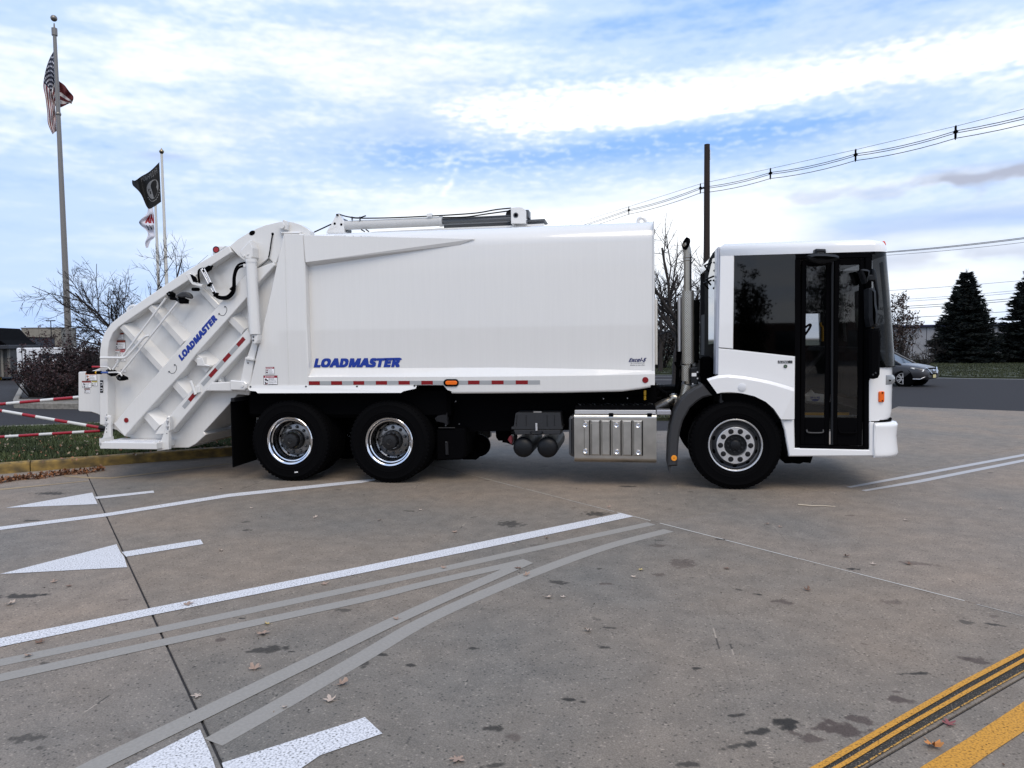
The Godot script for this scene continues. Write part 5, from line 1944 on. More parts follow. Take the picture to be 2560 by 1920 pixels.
	# two air tanks, ends towards us
	for q in [[Vector3(0.104, 0.45, -0.16), 0.127], [Vector3(0.406, 0.453, -0.16), 0.130]]:
		b = MB.new()
		var prof := PackedVector2Array([Vector2(q[1] * 0.98, -1.0), Vector2(q[1], -0.98), Vector2(q[1], -0.03)])
		for k in 9:
			var t := PI / 2 * k / 8.0
			prof.append(Vector2(q[1] * cos(t), -0.03 + 0.075 * sin(t)))
		b.lathe(prof, 32, Transform3D(Basis(), q[0]))
		tp("air_tank", b, mats.black_plastic)
	# exhaust treatment box with a ribbed steel cover
	var steel: Material = mats.brushed_steel
	b = MB.new()
	var x0: float = Vector2(0.747, 0.695).x
	var x1: float = Vector2(1.719, 0.702).x
	var yt: float = Vector2(1.217, 0.879).y
	var yb: float = Vector2(1.215, 0.303).y
	var sec := [Vector2(-0.60, yt + 0.02), Vector2(-0.10, yt + 0.012)]
	for k in 6:
		var t := PI / 2 * k / 5.0
		sec.append(Vector2(-0.085 + 0.055 * sin(t), yt - 0.045 + 0.055 * cos(t)))
	sec.append(Vector2(-0.03, yb + 0.05))
	sec.append(Vector2(-0.045, yb))
	sec.append(Vector2(-0.60, yb))
	var rows := []
	for s in sec:
		rows.append([Vector3(x1, s.y, s.x), Vector3(x0, s.y, s.x)])
	b.grid(rows, false, true)
	for x in [x0, x1]:
		var fan := PackedVector2Array()
		for s in sec:
			fan.append(s)
		plate_x(b, fan, x - 0.001, x + 0.001)
	var tank := tp("exhaust_box", b, steel)
	var rx := [1240.0, 1303.0, 1393.0, 1482.0, 1575.0, 1667.0, 1758.0]
	for i in 6:
		var l: Vector3 = Vector3(-0.913, 0.799, -0.03) + (Vector3(0.525, 0.806, -0.03) - Vector3(-0.913, 0.799, -0.03)) * (rx[i] + 6.0) / 1000.0
		var r: Vector3 = Vector3(-0.913, 0.799, -0.03) + (Vector3(0.525, 0.806, -0.03) - Vector3(-0.913, 0.799, -0.03)) * (rx[i + 1] - 8.0) / 1000.0
		l.x = lerpf(x0, x1, (rx[i] + 5.0 - 1160.0) / 710.0)
		r.x = lerpf(x0, x1, (rx[i + 1] - 9.0 - 1160.0) / 710.0)
		var top: float = Vector2(1.217, 0.807).y
		var bot: float = Vector2(1.216, 0.387).y
		b = MB.new()
		b.prism(PackedVector2Array([Vector2(l.x, bot), Vector2(r.x, bot), Vector2(r.x, top), Vector2(l.x, top)]), -0.031, -0.012, 0.012)
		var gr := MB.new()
		gr.box(Vector3(r.x + 0.004, (top + bot) / 2, -0.026), Vector3(0.009, top - bot, 0.01))  # thin black strip standing for the shade at the rib's right step
		sub("rib_shade_strip", gr, dark, tank)
		sub("cover_rib", b, steel, tank)
	for q in [[1257.0, 559.0], [1528.0, 559.0], [1713.0, 561.0], [1257.0, 786.0], [1531.0, 789.0], [1715.0, 792.0]]:
		var p := Vector3(lerpf(x0, x1, (q[0] - 1160.0) / 710.0), lerpf(yt, yb, (q[1] - 470.0) / 414.0), -0.015)
		b = MB.new()
		b.lathe(PackedVector2Array([Vector2(0.030, 0.0), Vector2(0.026, 0.012), Vector2(0.013, 0.004), Vector2(0.010, 0.012), Vector2(0, 0.012)]), 16, Transform3D(Basis(), p))
		sub("cover_screw", b, mats.chrome, tank)
	b = MB.new()
	b.prism(poly([0.677, 0.821, 0.694, 0.845, 0.746, 0.856, 0.743, 0.345, 0.698, 0.358, 0.674, 0.386]), -0.55, -0.1, 0.03)
	sub("box_end", b, mat("dull_steel", lin(0.16, 0.16, 0.165), 0.45, 0.7), tank)
	b = MB.new()
	b.box(Vector3((x0 + x1) / 2, yt + 0.025, -0.06), Vector3(x1 - x0 - 0.01, 0.05, 0.05), Basis(), 0.006)
	sub("top_edge", b, mats.machined, tank)
	b = MB.new()
	b.box(Vector3((x0 + x1) / 2, yt + 0.075, -0.33), Vector3(x1 - x0 - 0.02, 0.05, 0.52), Basis(), 0.006)
	var deck := sub("deck_plate", b, dark, tank)
	for i in 21:
		b = MB.new()
		b.box(Vector3(lerpf(x0 + 0.05, x1 - 0.06, i / 20.0), yt + 0.102, -0.22 - 0.06 * (i % 3)), Vector3(0.018, 0.016, 0.16), Basis(Vector3.UP, 0.25), 0.005)
		sub("deck_slot", b, mats.dark_steel if i % 4 else mats.grey_steel, tank)
	for q in [1482.0, 1812.0]:
		b = MB.new()
		b.box(Vector3(lerpf(x0, x1, (q - 1160.0) / 710.0), yt - 0.002, -0.03), Vector3(0.055, 0.035, 0.03), Basis(), 0.004)
		sub("hinge", b, dark, tank)
	b = MB.new()
	b.box(Vector3(1.805, 0.9, -0.15), Vector3(0.17, 0.055, 0.22), Basis(), 0.008)
	tp("step_plate", b, mat("bright_alloy", lin(0.45, 0.45, 0.48), 0.3, 0.6))
	# valves and pipework under the body nose
	b = MB.new()
	b.box(Vector3(1.591, 1.12, -0.3), Vector3(0.03, 0.06, 0.03), Basis(), 0.004)
	b.box(Vector3(1.591, 1.057, -0.3), Vector3(0.026, 0.06, 0.03), Basis(), 0.006)
	tp("valve_handle", b, mats.yellow_paint_rail)
	for p in path([1.086, 1.037, -0.395, 1.38, 1.045, -0.395, -0.867, 0.992, -0.395, -0.837, 0.995, -0.395, -0.795, 1.002, -0.395]):
		b = disc(p, 0.008, 0.004, 8)
		tp("rivet", b, mats.machined)
	for pth in [path([1.729, 1.176, -0.5, 1.77, 1.152, -0.5, 1.811, 1.116, -0.5, 1.852, 1.092, -0.5, 1.864, 1.02, -0.5]), path([1.711, 1.056, -0.5, 1.741, 1.08, -0.5, 1.758, 1.14, -0.5]), path([1.711, 1.032, -0.5, 1.794, 1.032, -0.5]), path([1.821, 1.103, -0.6, 1.892, 1.091, -0.6, 1.963, 1.097, -0.6]), path([1.969, 1.491, -0.5, 1.981, 1.45, -0.5, 2.004, 1.426, -0.5, 2.045, 1.408, -0.5, 2.033, 1.271, -0.5, 1.992, 1.151, -0.5])]:
		b = MB.new()
		b.tube(smooth_path(pth, 4), 0.022, -1, 7)
		tp("cable_loom", b, mats.soft_black)
	b = MB.new()
	b.box(Vector3(2.05, 1.02, -0.95), Vector3(0.6, 0.3, 0.5), Basis(), 0.03)
	tp("gearbox", b, dark)
	# engine sump and steering gear below the cab
	b = MB.new()
	b.prism(poly([3.216, 0.562, 3.67, 0.566, 3.57, 0.246, 3.485, 0.255, 3.448, 0.234, 3.372, 0.243, 3.276, 0.238, 3.228, 0.281]), -1.4, -0.5, 0.02)
	tp("steering_gear", b, dark)
	# mud flap behind the rear wheels, hanging across the truck
	b = MB.new()
	var fx: float = Vector2(-3.695, 0.686).x
	b.box(Vector3(fx, 0.60, -0.34), Vector3(0.014, 0.86, 0.64), Basis(), 0.003)
	tp("mud_flap", b, mats.rubber)
	b = MB.new()
	b.box(Vector3(fx + 0.03, 1.05, -0.34), Vector3(0.05, 0.05, 0.66), Basis(), 0.006)
	tp("flap_hanger", b, mats.dark_steel)


func tyre_mesh(b: MB, wide: float, z: float) -> void:
	var p := PackedVector2Array([Vector2(0.30, -wide + 0.03), Vector2(0.36, -wide - 0.005), Vector2(0.45, -wide - 0.008), Vector2(0.505, -wide + 0.02), Vector2(0.522, -wide + 0.04)])
	for k in 4:
		var c := -wide + wide * (k + 1) / 5.0
		p.append_array(PackedVector2Array([Vector2(0.526, c - 0.012), Vector2(0.512, c - 0.009), Vector2(0.512, c + 0.002), Vector2(0.526, c + 0.005)]))
	p.append_array(PackedVector2Array([Vector2(0.522, -0.035), Vector2(0.515, -0.020), Vector2(0.500, -0.006), Vector2(0.486, 0.002), Vector2(0.47, 0.009), Vector2(0.462, 0.013), Vector2(0.458, 0.011), Vector2(0.42, 0.018), Vector2(0.385, 0.017), Vector2(0.382, 0.020), Vector2(0.374, 0.020), Vector2(0.371, 0.015), Vector2(0.345, 0.011), Vector2(0.32, 0.003), Vector2(0.305, -0.01)]))
	b.lathe(p, 72, Transform3D(Basis(), Vector3(0, 0, z)))
	# shoulder lugs and the ring of marks moulded near the bead
	for k in 60:
		var t := TAU * k / 60.0
		b.box(Vector3(cos(t) * 0.508, sin(t) * 0.508, z - 0.018), Vector3(0.026, 0.030, 0.024), Basis(Vector3.BACK, t), 0.004)
	for k in 80:
		var t := TAU * k / 80.0
		b.box(Vector3(cos(t) * 0.350, sin(t) * 0.350, z + 0.012), Vector3(0.014, 0.014, 0.006), Basis(Vector3.BACK, t), 0.002)


func build_wheel(at: Vector3, rear: bool, spin: float) -> Node3D:
	var w := Node3D.new()
	w.name = numbered("wheel", truck)
	truck.add_child(w, true)
	w.position = at - TRUCK_AT
	var b := MB.new()
	tyre_mesh(b, 0.29, 0.0)
	if rear:
		tyre_mesh(b, 0.28, -0.33)
	part("tyre", b, mats.rubber, w)
	if rear and at.x < -2.5:
		b = MB.new()
		b.box(Vector3(0.085, -0.40, 0.02), Vector3(0.045, 0.014, 0.004), Basis(Vector3.BACK, 0.1))
		part("tyre_tag", b, mats.white_print, w)
	var nuts := 10
	if rear:
		b = MB.new()
		b.lathe(PackedVector2Array([Vector2(0.309, -0.02), Vector2(0.309, 0.004), Vector2(0.303, 0.010), Vector2(0.288, 0.006), Vector2(0.281, -0.002), Vector2(0.272, -0.020), Vector2(0.268, -0.036), Vector2(0.256, -0.042), Vector2(0.251, -0.055), Vector2(0.249, -0.12), Vector2(0.244, -0.145), Vector2(0.230, -0.160), Vector2(0.21, -0.170)]), 64)
		part("rim", b, mats.chrome, w)
		b = MB.new()
		b.lathe(PackedVector2Array([Vector2(0.252, -0.050), Vector2(0.2495, -0.056), Vector2(0.2475, -0.12), Vector2(0.2425, -0.145), Vector2(0.2285, -0.159), Vector2(0.21, -0.1685)]), 64)
		part("rim_barrel", b, mat("dark_chrome", lin(0.10, 0.10, 0.105), 0.12, 1.0), w)
		b = MB.new()
		b.lathe(PackedVector2Array([Vector2(0.2455, -0.151), Vector2(0.21, -0.168), Vector2(0.195, -0.160), Vector2(0.11, -0.158)]), 48)
		part("wheel_disc", b, mat("dull_alloy", lin(0.22, 0.22, 0.225), 0.25, 0.9), w)
		for k in 10:
			var t := TAU * (k + 0.5) / 10.0 + spin
			var h := disc(Vector3.ZERO, 0.020, 0.004, 14)
			part("hand_hole", h, mats.soft_black, w, Vector3(cos(t) * 0.217, sin(t) * 0.217, -0.166))
		for k in nuts:
			var t := TAU * k / 10.0 + spin
			b = MB.new()
			b.lathe(PackedVector2Array([Vector2(0.024, 0), Vector2(0.022, 0.006), Vector2(0.017, 0.008), Vector2(0.016, 0.028), Vector2(0.010, 0.034), Vector2(0, 0.034)]), 8)
			part("lug_nut", b, mats.grey_steel, w, Vector3(cos(t) * 0.1675, sin(t) * 0.1675, -0.158))
		b = MB.new()
		b.lathe(PackedVector2Array([Vector2(0.132, -0.16), Vector2(0.128, -0.10), Vector2(0.122, -0.095), Vector2(0.122, -0.085), Vector2(0.104, -0.080)]), 40)
		for k in 12:
			var t := TAU * k / 12.0
			b.lathe(PackedVector2Array([Vector2(0.010, 0), Vector2(0.010, 0.012), Vector2(0, 0.014)]), 6, Transform3D(Basis(), Vector3(cos(t) * 0.113, sin(t) * 0.113, -0.086)))
		b.lathe(PackedVector2Array([Vector2(0.104, -0.09), Vector2(0.098, -0.035), Vector2(0.088, -0.018), Vector2(0.040, -0.012), Vector2(0.036, -0.016), Vector2(0.020, -0.016), Vector2(0.016, -0.010), Vector2(0, -0.010)]), 8)
		part("hub", b, mat("hub_black", lin(0.005, 0.005, 0.006), 0.4), w)
	else:
		b = MB.new()
		b.lathe(PackedVector2Array([Vector2(0.309, -0.02), Vector2(0.309, 0.004), Vector2(0.303, 0.010), Vector2(0.296, 0.008), Vector2(0.294, -0.004), Vector2(0.290, -0.006)]), 64)
		part("rim_flange", b, mats.machined, w)
		b = MB.new()
		b.lathe(PackedVector2Array([Vector2(0.291, -0.004), Vector2(0.284, -0.03), Vector2(0.276, -0.055), Vector2(0.262, -0.060), Vector2(0.240, -0.034), Vector2(0.222, -0.006), Vector2(0.212, 0.006)]), 64)
		part("rim", b, mat("rim_grey", lin(0.060, 0.062, 0.068), 0.3, 0.35), w)
		b = MB.new()
		b.lathe(PackedVector2Array([Vector2(0.214, 0.000), Vector2(0.214, 0.010), Vector2(0.210, 0.014), Vector2(0.130, 0.014), Vector2(0.126, -0.03)]), 64)
		part("wheel_disc", b, mats.machined, w)
		for k in 10:
			var t := TAU * (k + 0.5) / 10.0 + spin
			b = MB.new()
			b.lathe(PackedVector2Array([Vector2(0.026, 0), Vector2(0.024, 0.004), Vector2(0, 0.005)]), 14)
			var h := part("hand_hole", b, mats.soft_black, w, Vector3(cos(t) * 0.250, sin(t) * 0.250, -0.047))
			h.rotation.z = t
			h.rotate_object_local(Vector3.UP, 0.75)
		for k in nuts:
			var t := TAU * k / 10.0 + spin
			b = MB.new()
			b.lathe(PackedVector2Array([Vector2(0.031, 0), Vector2(0.031, 0.003), Vector2(0.024, 0.004), Vector2(0.022, 0.020), Vector2(0, 0.020)]), 12)
			b.lathe(PackedVector2Array([Vector2(0.013, 0.02), Vector2(0.012, 0.030), Vector2(0, 0.030)]), 8)
			part("lug_nut", b, mats.dark_steel, w, Vector3(cos(t) * 0.170, sin(t) * 0.170, 0.0135))
		b = MB.new()
		b.lathe(PackedVector2Array([Vector2(0.128, -0.03), Vector2(0.06, -0.026), Vector2(0.056, -0.006), Vector2(0.044, 0.002), Vector2(0, 0.002)]), 32)
		for k in 10:
			var t := TAU * k / 10.0 + 0.2
			b.lathe(PackedVector2Array([Vector2(0.013, 0), Vector2(0.013, 0.014), Vector2(0, 0.018)]), 8, Transform3D(Basis(), Vector3(cos(t) * 0.083, sin(t) * 0.083, -0.028)))
		part("hub", b, mats.black_plastic, w)
	return w


func build_wheels() -> void:
	for q in [[Vector3(-2.90, 0.523, -0.03), true, 0.12], [Vector3(-1.575, 0.523, -0.03), true, 0.30], [Vector3(2.622, 0.523, -0.03), false, 0.0]]:
		var w := build_wheel(q[0], q[1], q[2])
		var far: Node3D = w.duplicate()
		far.name = numbered("wheel", truck)
		truck.add_child(far, true)
		far.position = Vector3(q[0].x, q[0].y, -2.46) - TRUCK_AT
		far.rotation.y = PI


# closed loop round the cab at height y: rear edge xr, front side edge x0, corner radius r
func cab_loop(y: float, xr: float, x0: float, r: float, inset := 0.0, wide := 2.48) -> PackedVector3Array:
	var p := PackedVector3Array()
	var z0 := -inset
	var z1 := -wide + inset
	p.append(Vector3(xr + inset, y, z0))
	for k in 9:
		var t := PI / 2 * k / 8.0
		p.append(Vector3(x0 - inset * 0.4 + r * sin(t), y, z0 - r * (1.0 - cos(t))))
	for k in 9:
		var t := PI / 2 * k / 8.0
		p.append(Vector3(x0 - inset * 0.4 + r * cos(t), y, z1 + r * (1.0 - sin(t))))
	p.append(Vector3(xr + inset, y, z1))
	return p


# open strip round the front only
func nose_rows(rows: Array) -> Array:
	var out := []
	for q in rows:
		var l := cab_loop(q[0], 0.0, q[1], q[2])
		for i in l.size():
			l[i].z += q[3] if q.size() > 3 else 0.0
		out.append(l.slice(1, l.size() - 1))
	return out


func build_cab() -> void:
	var paint: Material = mats.cab_paint
	var dark: Material = mats.soft_black
	var b := MB.new()
	var xr: float = Vector2(2.439, 2.722).x
	# roof shell
	var yl: float = Vector2(2.996, 2.713).y
	var yh: float = Vector2(3.362, 2.865).y
	var xf: float = Vector2(4.09, 2.691).x
	var loops := [cab_loop(yl, xr, xf, 0.20), cab_loop(lerpf(yl, yh, 0.45), xr, xf - 0.005, 0.19), cab_loop(lerpf(yl, yh, 0.75), xr, xf - 0.02, 0.19, 0.015), cab_loop(lerpf(yl, yh, 0.93), xr, xf - 0.06, 0.19, 0.05), cab_loop(yh, xr, xf - 0.14, 0.19, 0.12), cab_loop(yh + 0.012, xr, xf - 0.5, 0.19, 0.4)]
	b.grid(loops, true)
	var lid: PackedVector3Array = loops[5]
	for i in range(1, lid.size() - 1):
		b.tri(lid[0], lid[i], lid[i + 1])
	var under: PackedVector3Array = loops[0]
	for i in range(1, under.size() - 1):
		b.tri(under[0], under[i + 1], under[i])
	var roof := tp("cab_roof", b, paint)
	b = MB.new()
	b.box(Vector3(4.259, 2.818, -0.25), Vector3(0.045, 0.06, 0.12), Basis(Vector3.BACK, 0.35), 0.01)
	sub("roof_marker_lamp", b, mat("orange_red_lens", lin(0.65, 0.06, 0.015), 0.2), roof)
	# rear corner trim and pillar
	b = MB.new()
	b.prism(poly([2.405, 2.808, 2.441, 2.82, 2.439, 1.65, 2.429, 1.349, 2.395, 1.349]), -0.25, -0.02, 0.01)
	tp("corner_trim", b, mat("cab_grey", lin(0.42, 0.44, 0.50), 0.3))
	b = MB.new()
	b.prism(poly([2.438, 2.72, 2.594, 2.719, 2.587, 1.646, 2.423, 1.663]), -0.06, 0.0, 0.008)
	tp("rear_pillar", b, paint)
	# side panel below the window
	b = MB.new()
	b.prism(poly([2.423, 1.654, 2.587, 1.637, 3.27, 1.552, 3.271, 0.835, 3.118, 0.834, 3.073, 0.919, 2.991, 1.011, 2.827, 1.106, 2.644, 1.136, 2.42, 1.137, 2.419, 1.346]), -0.06, 0.0, 0.006)
	var side := tp("side_panel", b, paint)
	b = MB.new()
	# wheel arch flare with its lit upper facet
	var up := path([2.293, 1.301, 0.005, 2.418, 1.343, 0.005, 2.532, 1.35, 0.005, 2.715, 1.33, 0.005, 2.861, 1.303, 0.005, 3.006, 1.272, 0.005, 3.15, 1.23, 0.005, 3.263, 1.193, 0.005])
	var cr := path([2.303, 1.281, 0.05, 2.414, 1.309, 0.05, 2.527, 1.32, 0.05, 2.709, 1.298, 0.05, 2.854, 1.271, 0.05, 2.998, 1.237, 0.05, 3.141, 1.192, 0.05, 3.254, 1.154, 0.05])
	var lo := path([2.407, 1.132, 0.045, 2.455, 1.145, 0.045, 2.547, 1.151, 0.045, 2.674, 1.138, 0.045, 2.82, 1.102, 0.045, 2.946, 1.038, 0.045, 3.037, 0.955, 0.045, 3.115, 0.835, 0.045])
	for i in up.size() - 1:
		b.quad(cr[i], cr[i + 1], up[i + 1], up[i])
		if i < 7:
			b.quad(lo[i], lo[i + 1], cr[i + 1], cr[i])
	b.tri(lo[7], Vector3(3.263, 0.833, 0.02), cr[7])
	for i in lo.size() - 1:
		var ia := lo[i] + Vector3(0, 0, -0.4)
		var ib := lo[i + 1] + Vector3(0, 0, -0.4)
		b.quad(ia, ib, lo[i + 1], lo[i])
	b.tri(lo[0], cr[0], up[0] + Vector3(0, 0, -0.1))
	var flare := tp("arch_flare", b, paint)
	b = MB.new()
	b.lathe(PackedVector2Array([Vector2(0.045, 0.0), Vector2(0.045, 0.008), Vector2(0.042, 0.010), Vector2(0, 0.010)]), 28, Transform3D(Basis(), Vector3(2.683, 1.204, 0.046)))
	sub("fuel_cap", b, mat("cap_white", lin(0.66, 0.67, 0.69), 0.35), flare)
	# badge and button
	b = MB.new()
	b.prism(poly([3.082, 1.507, 3.24, 1.506, 3.241, 1.475, 3.082, 1.476]), 0.0, 0.004)
	var badge := sub("model_badge", b, mats.black_print, side)
	write_on("model_lettering", "ECONIC", Vector3(3.089, 1.48, 0.006), Vector3(3.202, 1.479, 0.006), 0.028, mats.machined, badge, 0.25)
	b = MB.new()
	b.prism(poly([3.209, 1.501, 3.234, 1.501, 3.234, 1.48, 3.21, 1.48]), 0.003, 0.006)
	sub("badge_mark", b, mats.grey_steel, badge)
	sub("door_button", disc(Vector3(3.165, 1.441, 0.0), 0.020, 0.010), mats.soft_black, side)
	sub("button_cap", disc(Vector3(3.163, 1.441, 0.009), 0.013, 0.004), mat("green_cap", lin(0.10, 0.16, 0.11), 0.4), side)
	# sill below the doors
	b = MB.new()
	b.prism(poly([3.127, 0.823, 3.268, 0.824, 3.278, 0.502, 4.076, 0.489, 4.071, 0.809, 4.13, 0.806, 4.136, 0.419, 3.216, 0.403, 3.193, 0.532, 3.164, 0.702]), -0.4, 0.0, 0.012)
	tp("door_sill", b, paint)
	# front corner in white, carried round the nose
	var xc: float = Vector2(4.074, 1.191).x
	b = MB.new()
	var ya: float = Vector2(4.238, 1.424).y
	var yz: float = Vector2(4.248, 0.817).y
	b.grid(nose_rows([[yz, xc, 0.27], [yz + 0.03, xc, 0.31], [yz + 0.10, xc, 0.325], [lerpf(yz, ya, 0.6), xc, 0.33], [ya, xc, 0.325]]))
	var nose := tp("front_panel", b, paint)
	b = MB.new()
	b.prism(poly([4.068, 1.279, 4.074, 0.813, 4.095, 0.813, 4.088, 1.279]), -0.05, 0.0)
	sub("corner_edge", b, paint, nose)
	b = MB.new()
	b.grid(nose_rows([[yz - 0.06, xc + 0.02, 0.30, -0.01], [yz + 0.01, xc + 0.02, 0.31, -0.01]]))
	sub("lower_grille", b, dark, nose)
	b = MB.new()
	var mx: Vector3 = Vector3(4.203, 1.091, -0.02)
	var mt := asin(clampf((mx.x - xc) / 0.33, 0.0, 1.0))
	b.prism(rounded(Vector2(-0.034, -0.062), Vector2(0.034, 0.062), 0.016), -0.03, 0.022, 0.008, Transform3D(Basis(Vector3.UP, mt), Vector3(xc + 0.33 * sin(mt), mx.y, -0.33 * (1.0 - cos(mt)))))
	var marker := sub("amber_marker", b, mat("amber_marker", lin(0.80, 0.13, 0.01), 0.2), nose)
	for dy in [-0.045, 0.045]:
		bolt(marker, Vector3(xc + 0.352 * sin(mt), mx.y + dy, -0.33 + 0.352 * cos(mt)), 0.008, dark, "screw")
	# indicator lens let into the corner
	b = MB.new()
	var yi: float = Vector2(4.31, 1.222).y
	var yj: float = Vector2(4.308, 1.331).y
	var lens := []
	for k in 5:
		var r := PackedVector3Array()
		for j in 9:
			var t := lerpf(0.60, 1.52, j / 8.0)
			var rr := 0.330 + 0.030 * pow(maxf(sin(PI * j / 8.0) * sin(PI * k / 4.0), 0.0), 0.4)
			r.append(Vector3(xc + rr * sin(t), lerpf(yi, yj, k / 4.0), -0.33 + rr * cos(t) + 0.0))
		lens.append(r)
	b.grid(lens)
	var ind := sub("indicator_lens", b, mats.lens_glass, nose)
	sub("lens_screw", disc(Vector3(4.306, 1.273, -0.06), 0.010, 0.006), dark, ind)
	# bumper
	b = MB.new()
	var xb: float = Vector2(4.133, 0.635).x
	var yv := PackedFloat32Array([Vector2(4.254, 0.407).y, Vector2(4.254, 0.44).y, Vector2(4.253, 0.472).y, Vector2(4.251, 0.636).y, Vector2(4.249, 0.738).y, Vector2(4.249, 0.762).y, Vector2(4.248, 0.795).y])
	b.grid(nose_rows([[yv[0], xb, 0.29, 0.0], [yv[0], xb, 0.32, 0.03], [yv[1], xb, 0.34, 0.035], [yv[2], xb, 0.335, 0.03], [yv[3], xb, 0.315, 0.02], [yv[4], xb, 0.325, 0.025], [yv[5], xb, 0.33, 0.03], [yv[6], xb, 0.305, 0.02], [yv[6] + 0.005, xb, 0.25, -0.03]]))
	b.prism(PackedVector2Array([Vector2(xb - 0.01, yv[0]), Vector2(xb + 0.02, yv[0]), Vector2(xb + 0.02, yv[6]), Vector2(xb - 0.01, yv[6])]), -0.3, 0.022)
	tp("front_bumper", b, paint)
	b = MB.new()
	b.box(Vector3(xb + 0.02, yv[6] + 0.02, -1.24), Vector3(0.3, 0.05, 2.2))
	tp("bumper_bed", b, dark)

	# windscreen, wrapped round to the doors
	b = MB.new()
	var xt: float = Vector2(4.078, 2.698).x
	var xm: float = Vector2(4.135, 1.434).x
	b.grid(nose_rows([[ya + 0.005, xm, 0.285, -0.005], [lerpf(ya, yl, 0.5), lerpf(xm, xt, 0.5), 0.25, -0.005], [yl - 0.005, xt, 0.205, -0.005]]))
	var screen := tp("windscreen", b, mats.screen_glass)
	b = MB.new()
	b.grid(nose_rows([[ya - 0.004, xm - 0.02, 0.305, 0.0], [ya + 0.05, xm - 0.022, 0.303, 0.0]]))
	sub("screen_seal", b, dark, screen)
	b = MB.new()
	b.grid(nose_rows([[yl - 0.03, xt - 0.02, 0.223, 0.0], [yl + 0.004, xt - 0.02, 0.222, 0.0]]))
	sub("screen_seal", b, dark, screen)
	b = MB.new()
	b.tube(smooth_path(PackedVector3Array([Vector3(xm + 0.24, ya + 0.06, -0.35), Vector3(xm + 0.20, 1.9, -0.26), Vector3(xt + 0.16, yl - 0.1, -0.18)]), 4), 0.014, -1, 6)
	b.tube(smooth_path(PackedVector3Array([Vector3(xm + 0.265, ya + 0.06, -0.45), Vector3(xm + 0.22, 1.9, -0.36), Vector3(xt + 0.18, yl - 0.1, -0.28)]), 4), 0.018, -1, 6)
	sub("screen_pillar", b, dark, screen)

	# rear side window
	b = MB.new()
	b.prism(poly([2.597, 2.715, 3.268, 2.709, 3.276, 1.557, 2.588, 1.643]), -0.02, -0.012)
	tp("side_window", b, mats.tinted_glass)
	b = MB.new()
	b.prism(poly([2.6, 2.709, 3.262, 2.701, 3.272, 1.566, 2.594, 1.648]), -0.05, -0.035)
	tp("window_blind", b, dark)
	# double folding door
	b = MB.new()
	b.prism(poly([3.263, 2.707, 4.084, 2.7, 4.085, 2.648, 3.264, 2.653]), -0.08, -0.008, 0.006)
	b.prism(poly([3.258, 2.654, 3.32, 2.652, 3.334, 0.504, 3.275, 0.507]), -0.08, -0.008, 0.006)
	b.prism(poly([4.011, 2.65, 4.081, 2.65, 4.088, 0.497, 4.029, 0.496]), -0.08, -0.008, 0.006)
	b.prism(poly([3.334, 0.534, 4.032, 0.526, 4.033, 0.493, 3.334, 0.496]), -0.08, -0.008, 0.004)
	var frame := tp("door_frame", b, dark)
	for q in [[885.0, 1064.0], [1084.0, 1266.0]]:
		var l: float = Vector2(1.715, 1.772).x + (Vector2(3.544, 1.75).x - Vector2(1.715, 1.772).x) * 0.0
		l = Vector2(3.34, 1.752).x if q[0] < 1000 else Vector2(3.693, 1.748).x
		var r: float = Vector2(3.657, 1.748).x if q[0] < 1000 else Vector2(4.011, 1.744).x
		var t: float = Vector2(3.657, 2.637).y
		var m: float = Vector2(3.679, 0.849).y
		var u: float = Vector2(3.682, 0.536).y
		b = MB.new()
		for k in [[l, l + 0.05, u, t], [r - 0.05, r, u, t], [l + 0.05, r - 0.05, t - 0.06, t], [l + 0.05, r - 0.05, u, m]]:
			b.prism(PackedVector2Array([Vector2(k[0], k[2]), Vector2(k[1], k[2]), Vector2(k[1], k[3]), Vector2(k[0], k[3])]), -0.07, -0.028, 0.005)
		var door := tp("door", b, dark)
		b = MB.new()
		b.prism(PackedVector2Array([Vector2(l + 0.045, m - 0.005), Vector2(r - 0.045, m - 0.005), Vector2(r - 0.045, t - 0.055), Vector2(l + 0.045, t - 0.055)]), -0.052, -0.046)
		sub("door_glass", b, mats.clear_glass, door)
		b = MB.new()
		b.tube(smooth_path(PackedVector3Array([Vector3(l + 0.07, u + 0.175, -0.022), Vector3(l + 0.085, u + 0.145, -0.005), Vector3(r - 0.085, u + 0.145, -0.005), Vector3(r - 0.07, u + 0.175, -0.022)]), 4), 0.010, -1, 6)
		sub("door_grip", b, mats.grey_plastic if q[0] < 1000 else dark, door)
	b = MB.new()
	b.tube(path([3.66, 2.612, 0.0, 3.678, 0.546, 0.0]), 0.014, -1, 8)
	sub("door_seal", b, mats.black_plastic, frame)

	# inside
	var inside := mat("cab_inside", lin(0.012, 0.012, 0.014), 0.8)
	var yf: float = Vector2(3.644, 0.795).y
	b = MB.new()
	b.box(Vector3((xr + xc) / 2 + 0.1, yf - 0.04, -1.24), Vector3(xc - xr + 0.2, 0.08, 2.36))
	tp("cab_floor", b, inside)
	b = MB.new()
	b.box(Vector3(xr + 0.55, yf + 0.28, -1.35), Vector3(1.0, 0.56, 2.0), Basis(), 0.04)
	tp("engine_cover", b, inside)
	# far wall with its windows
	var ft: float = yl
	var w1 := [Vector2(3.907, 2.113), Vector2(4.234, 1.655)]
	var w2 := [Vector2(4.423, 2.414), Vector2(4.68, 1.604)]
	b = MB.new()
	var zf := -2.44
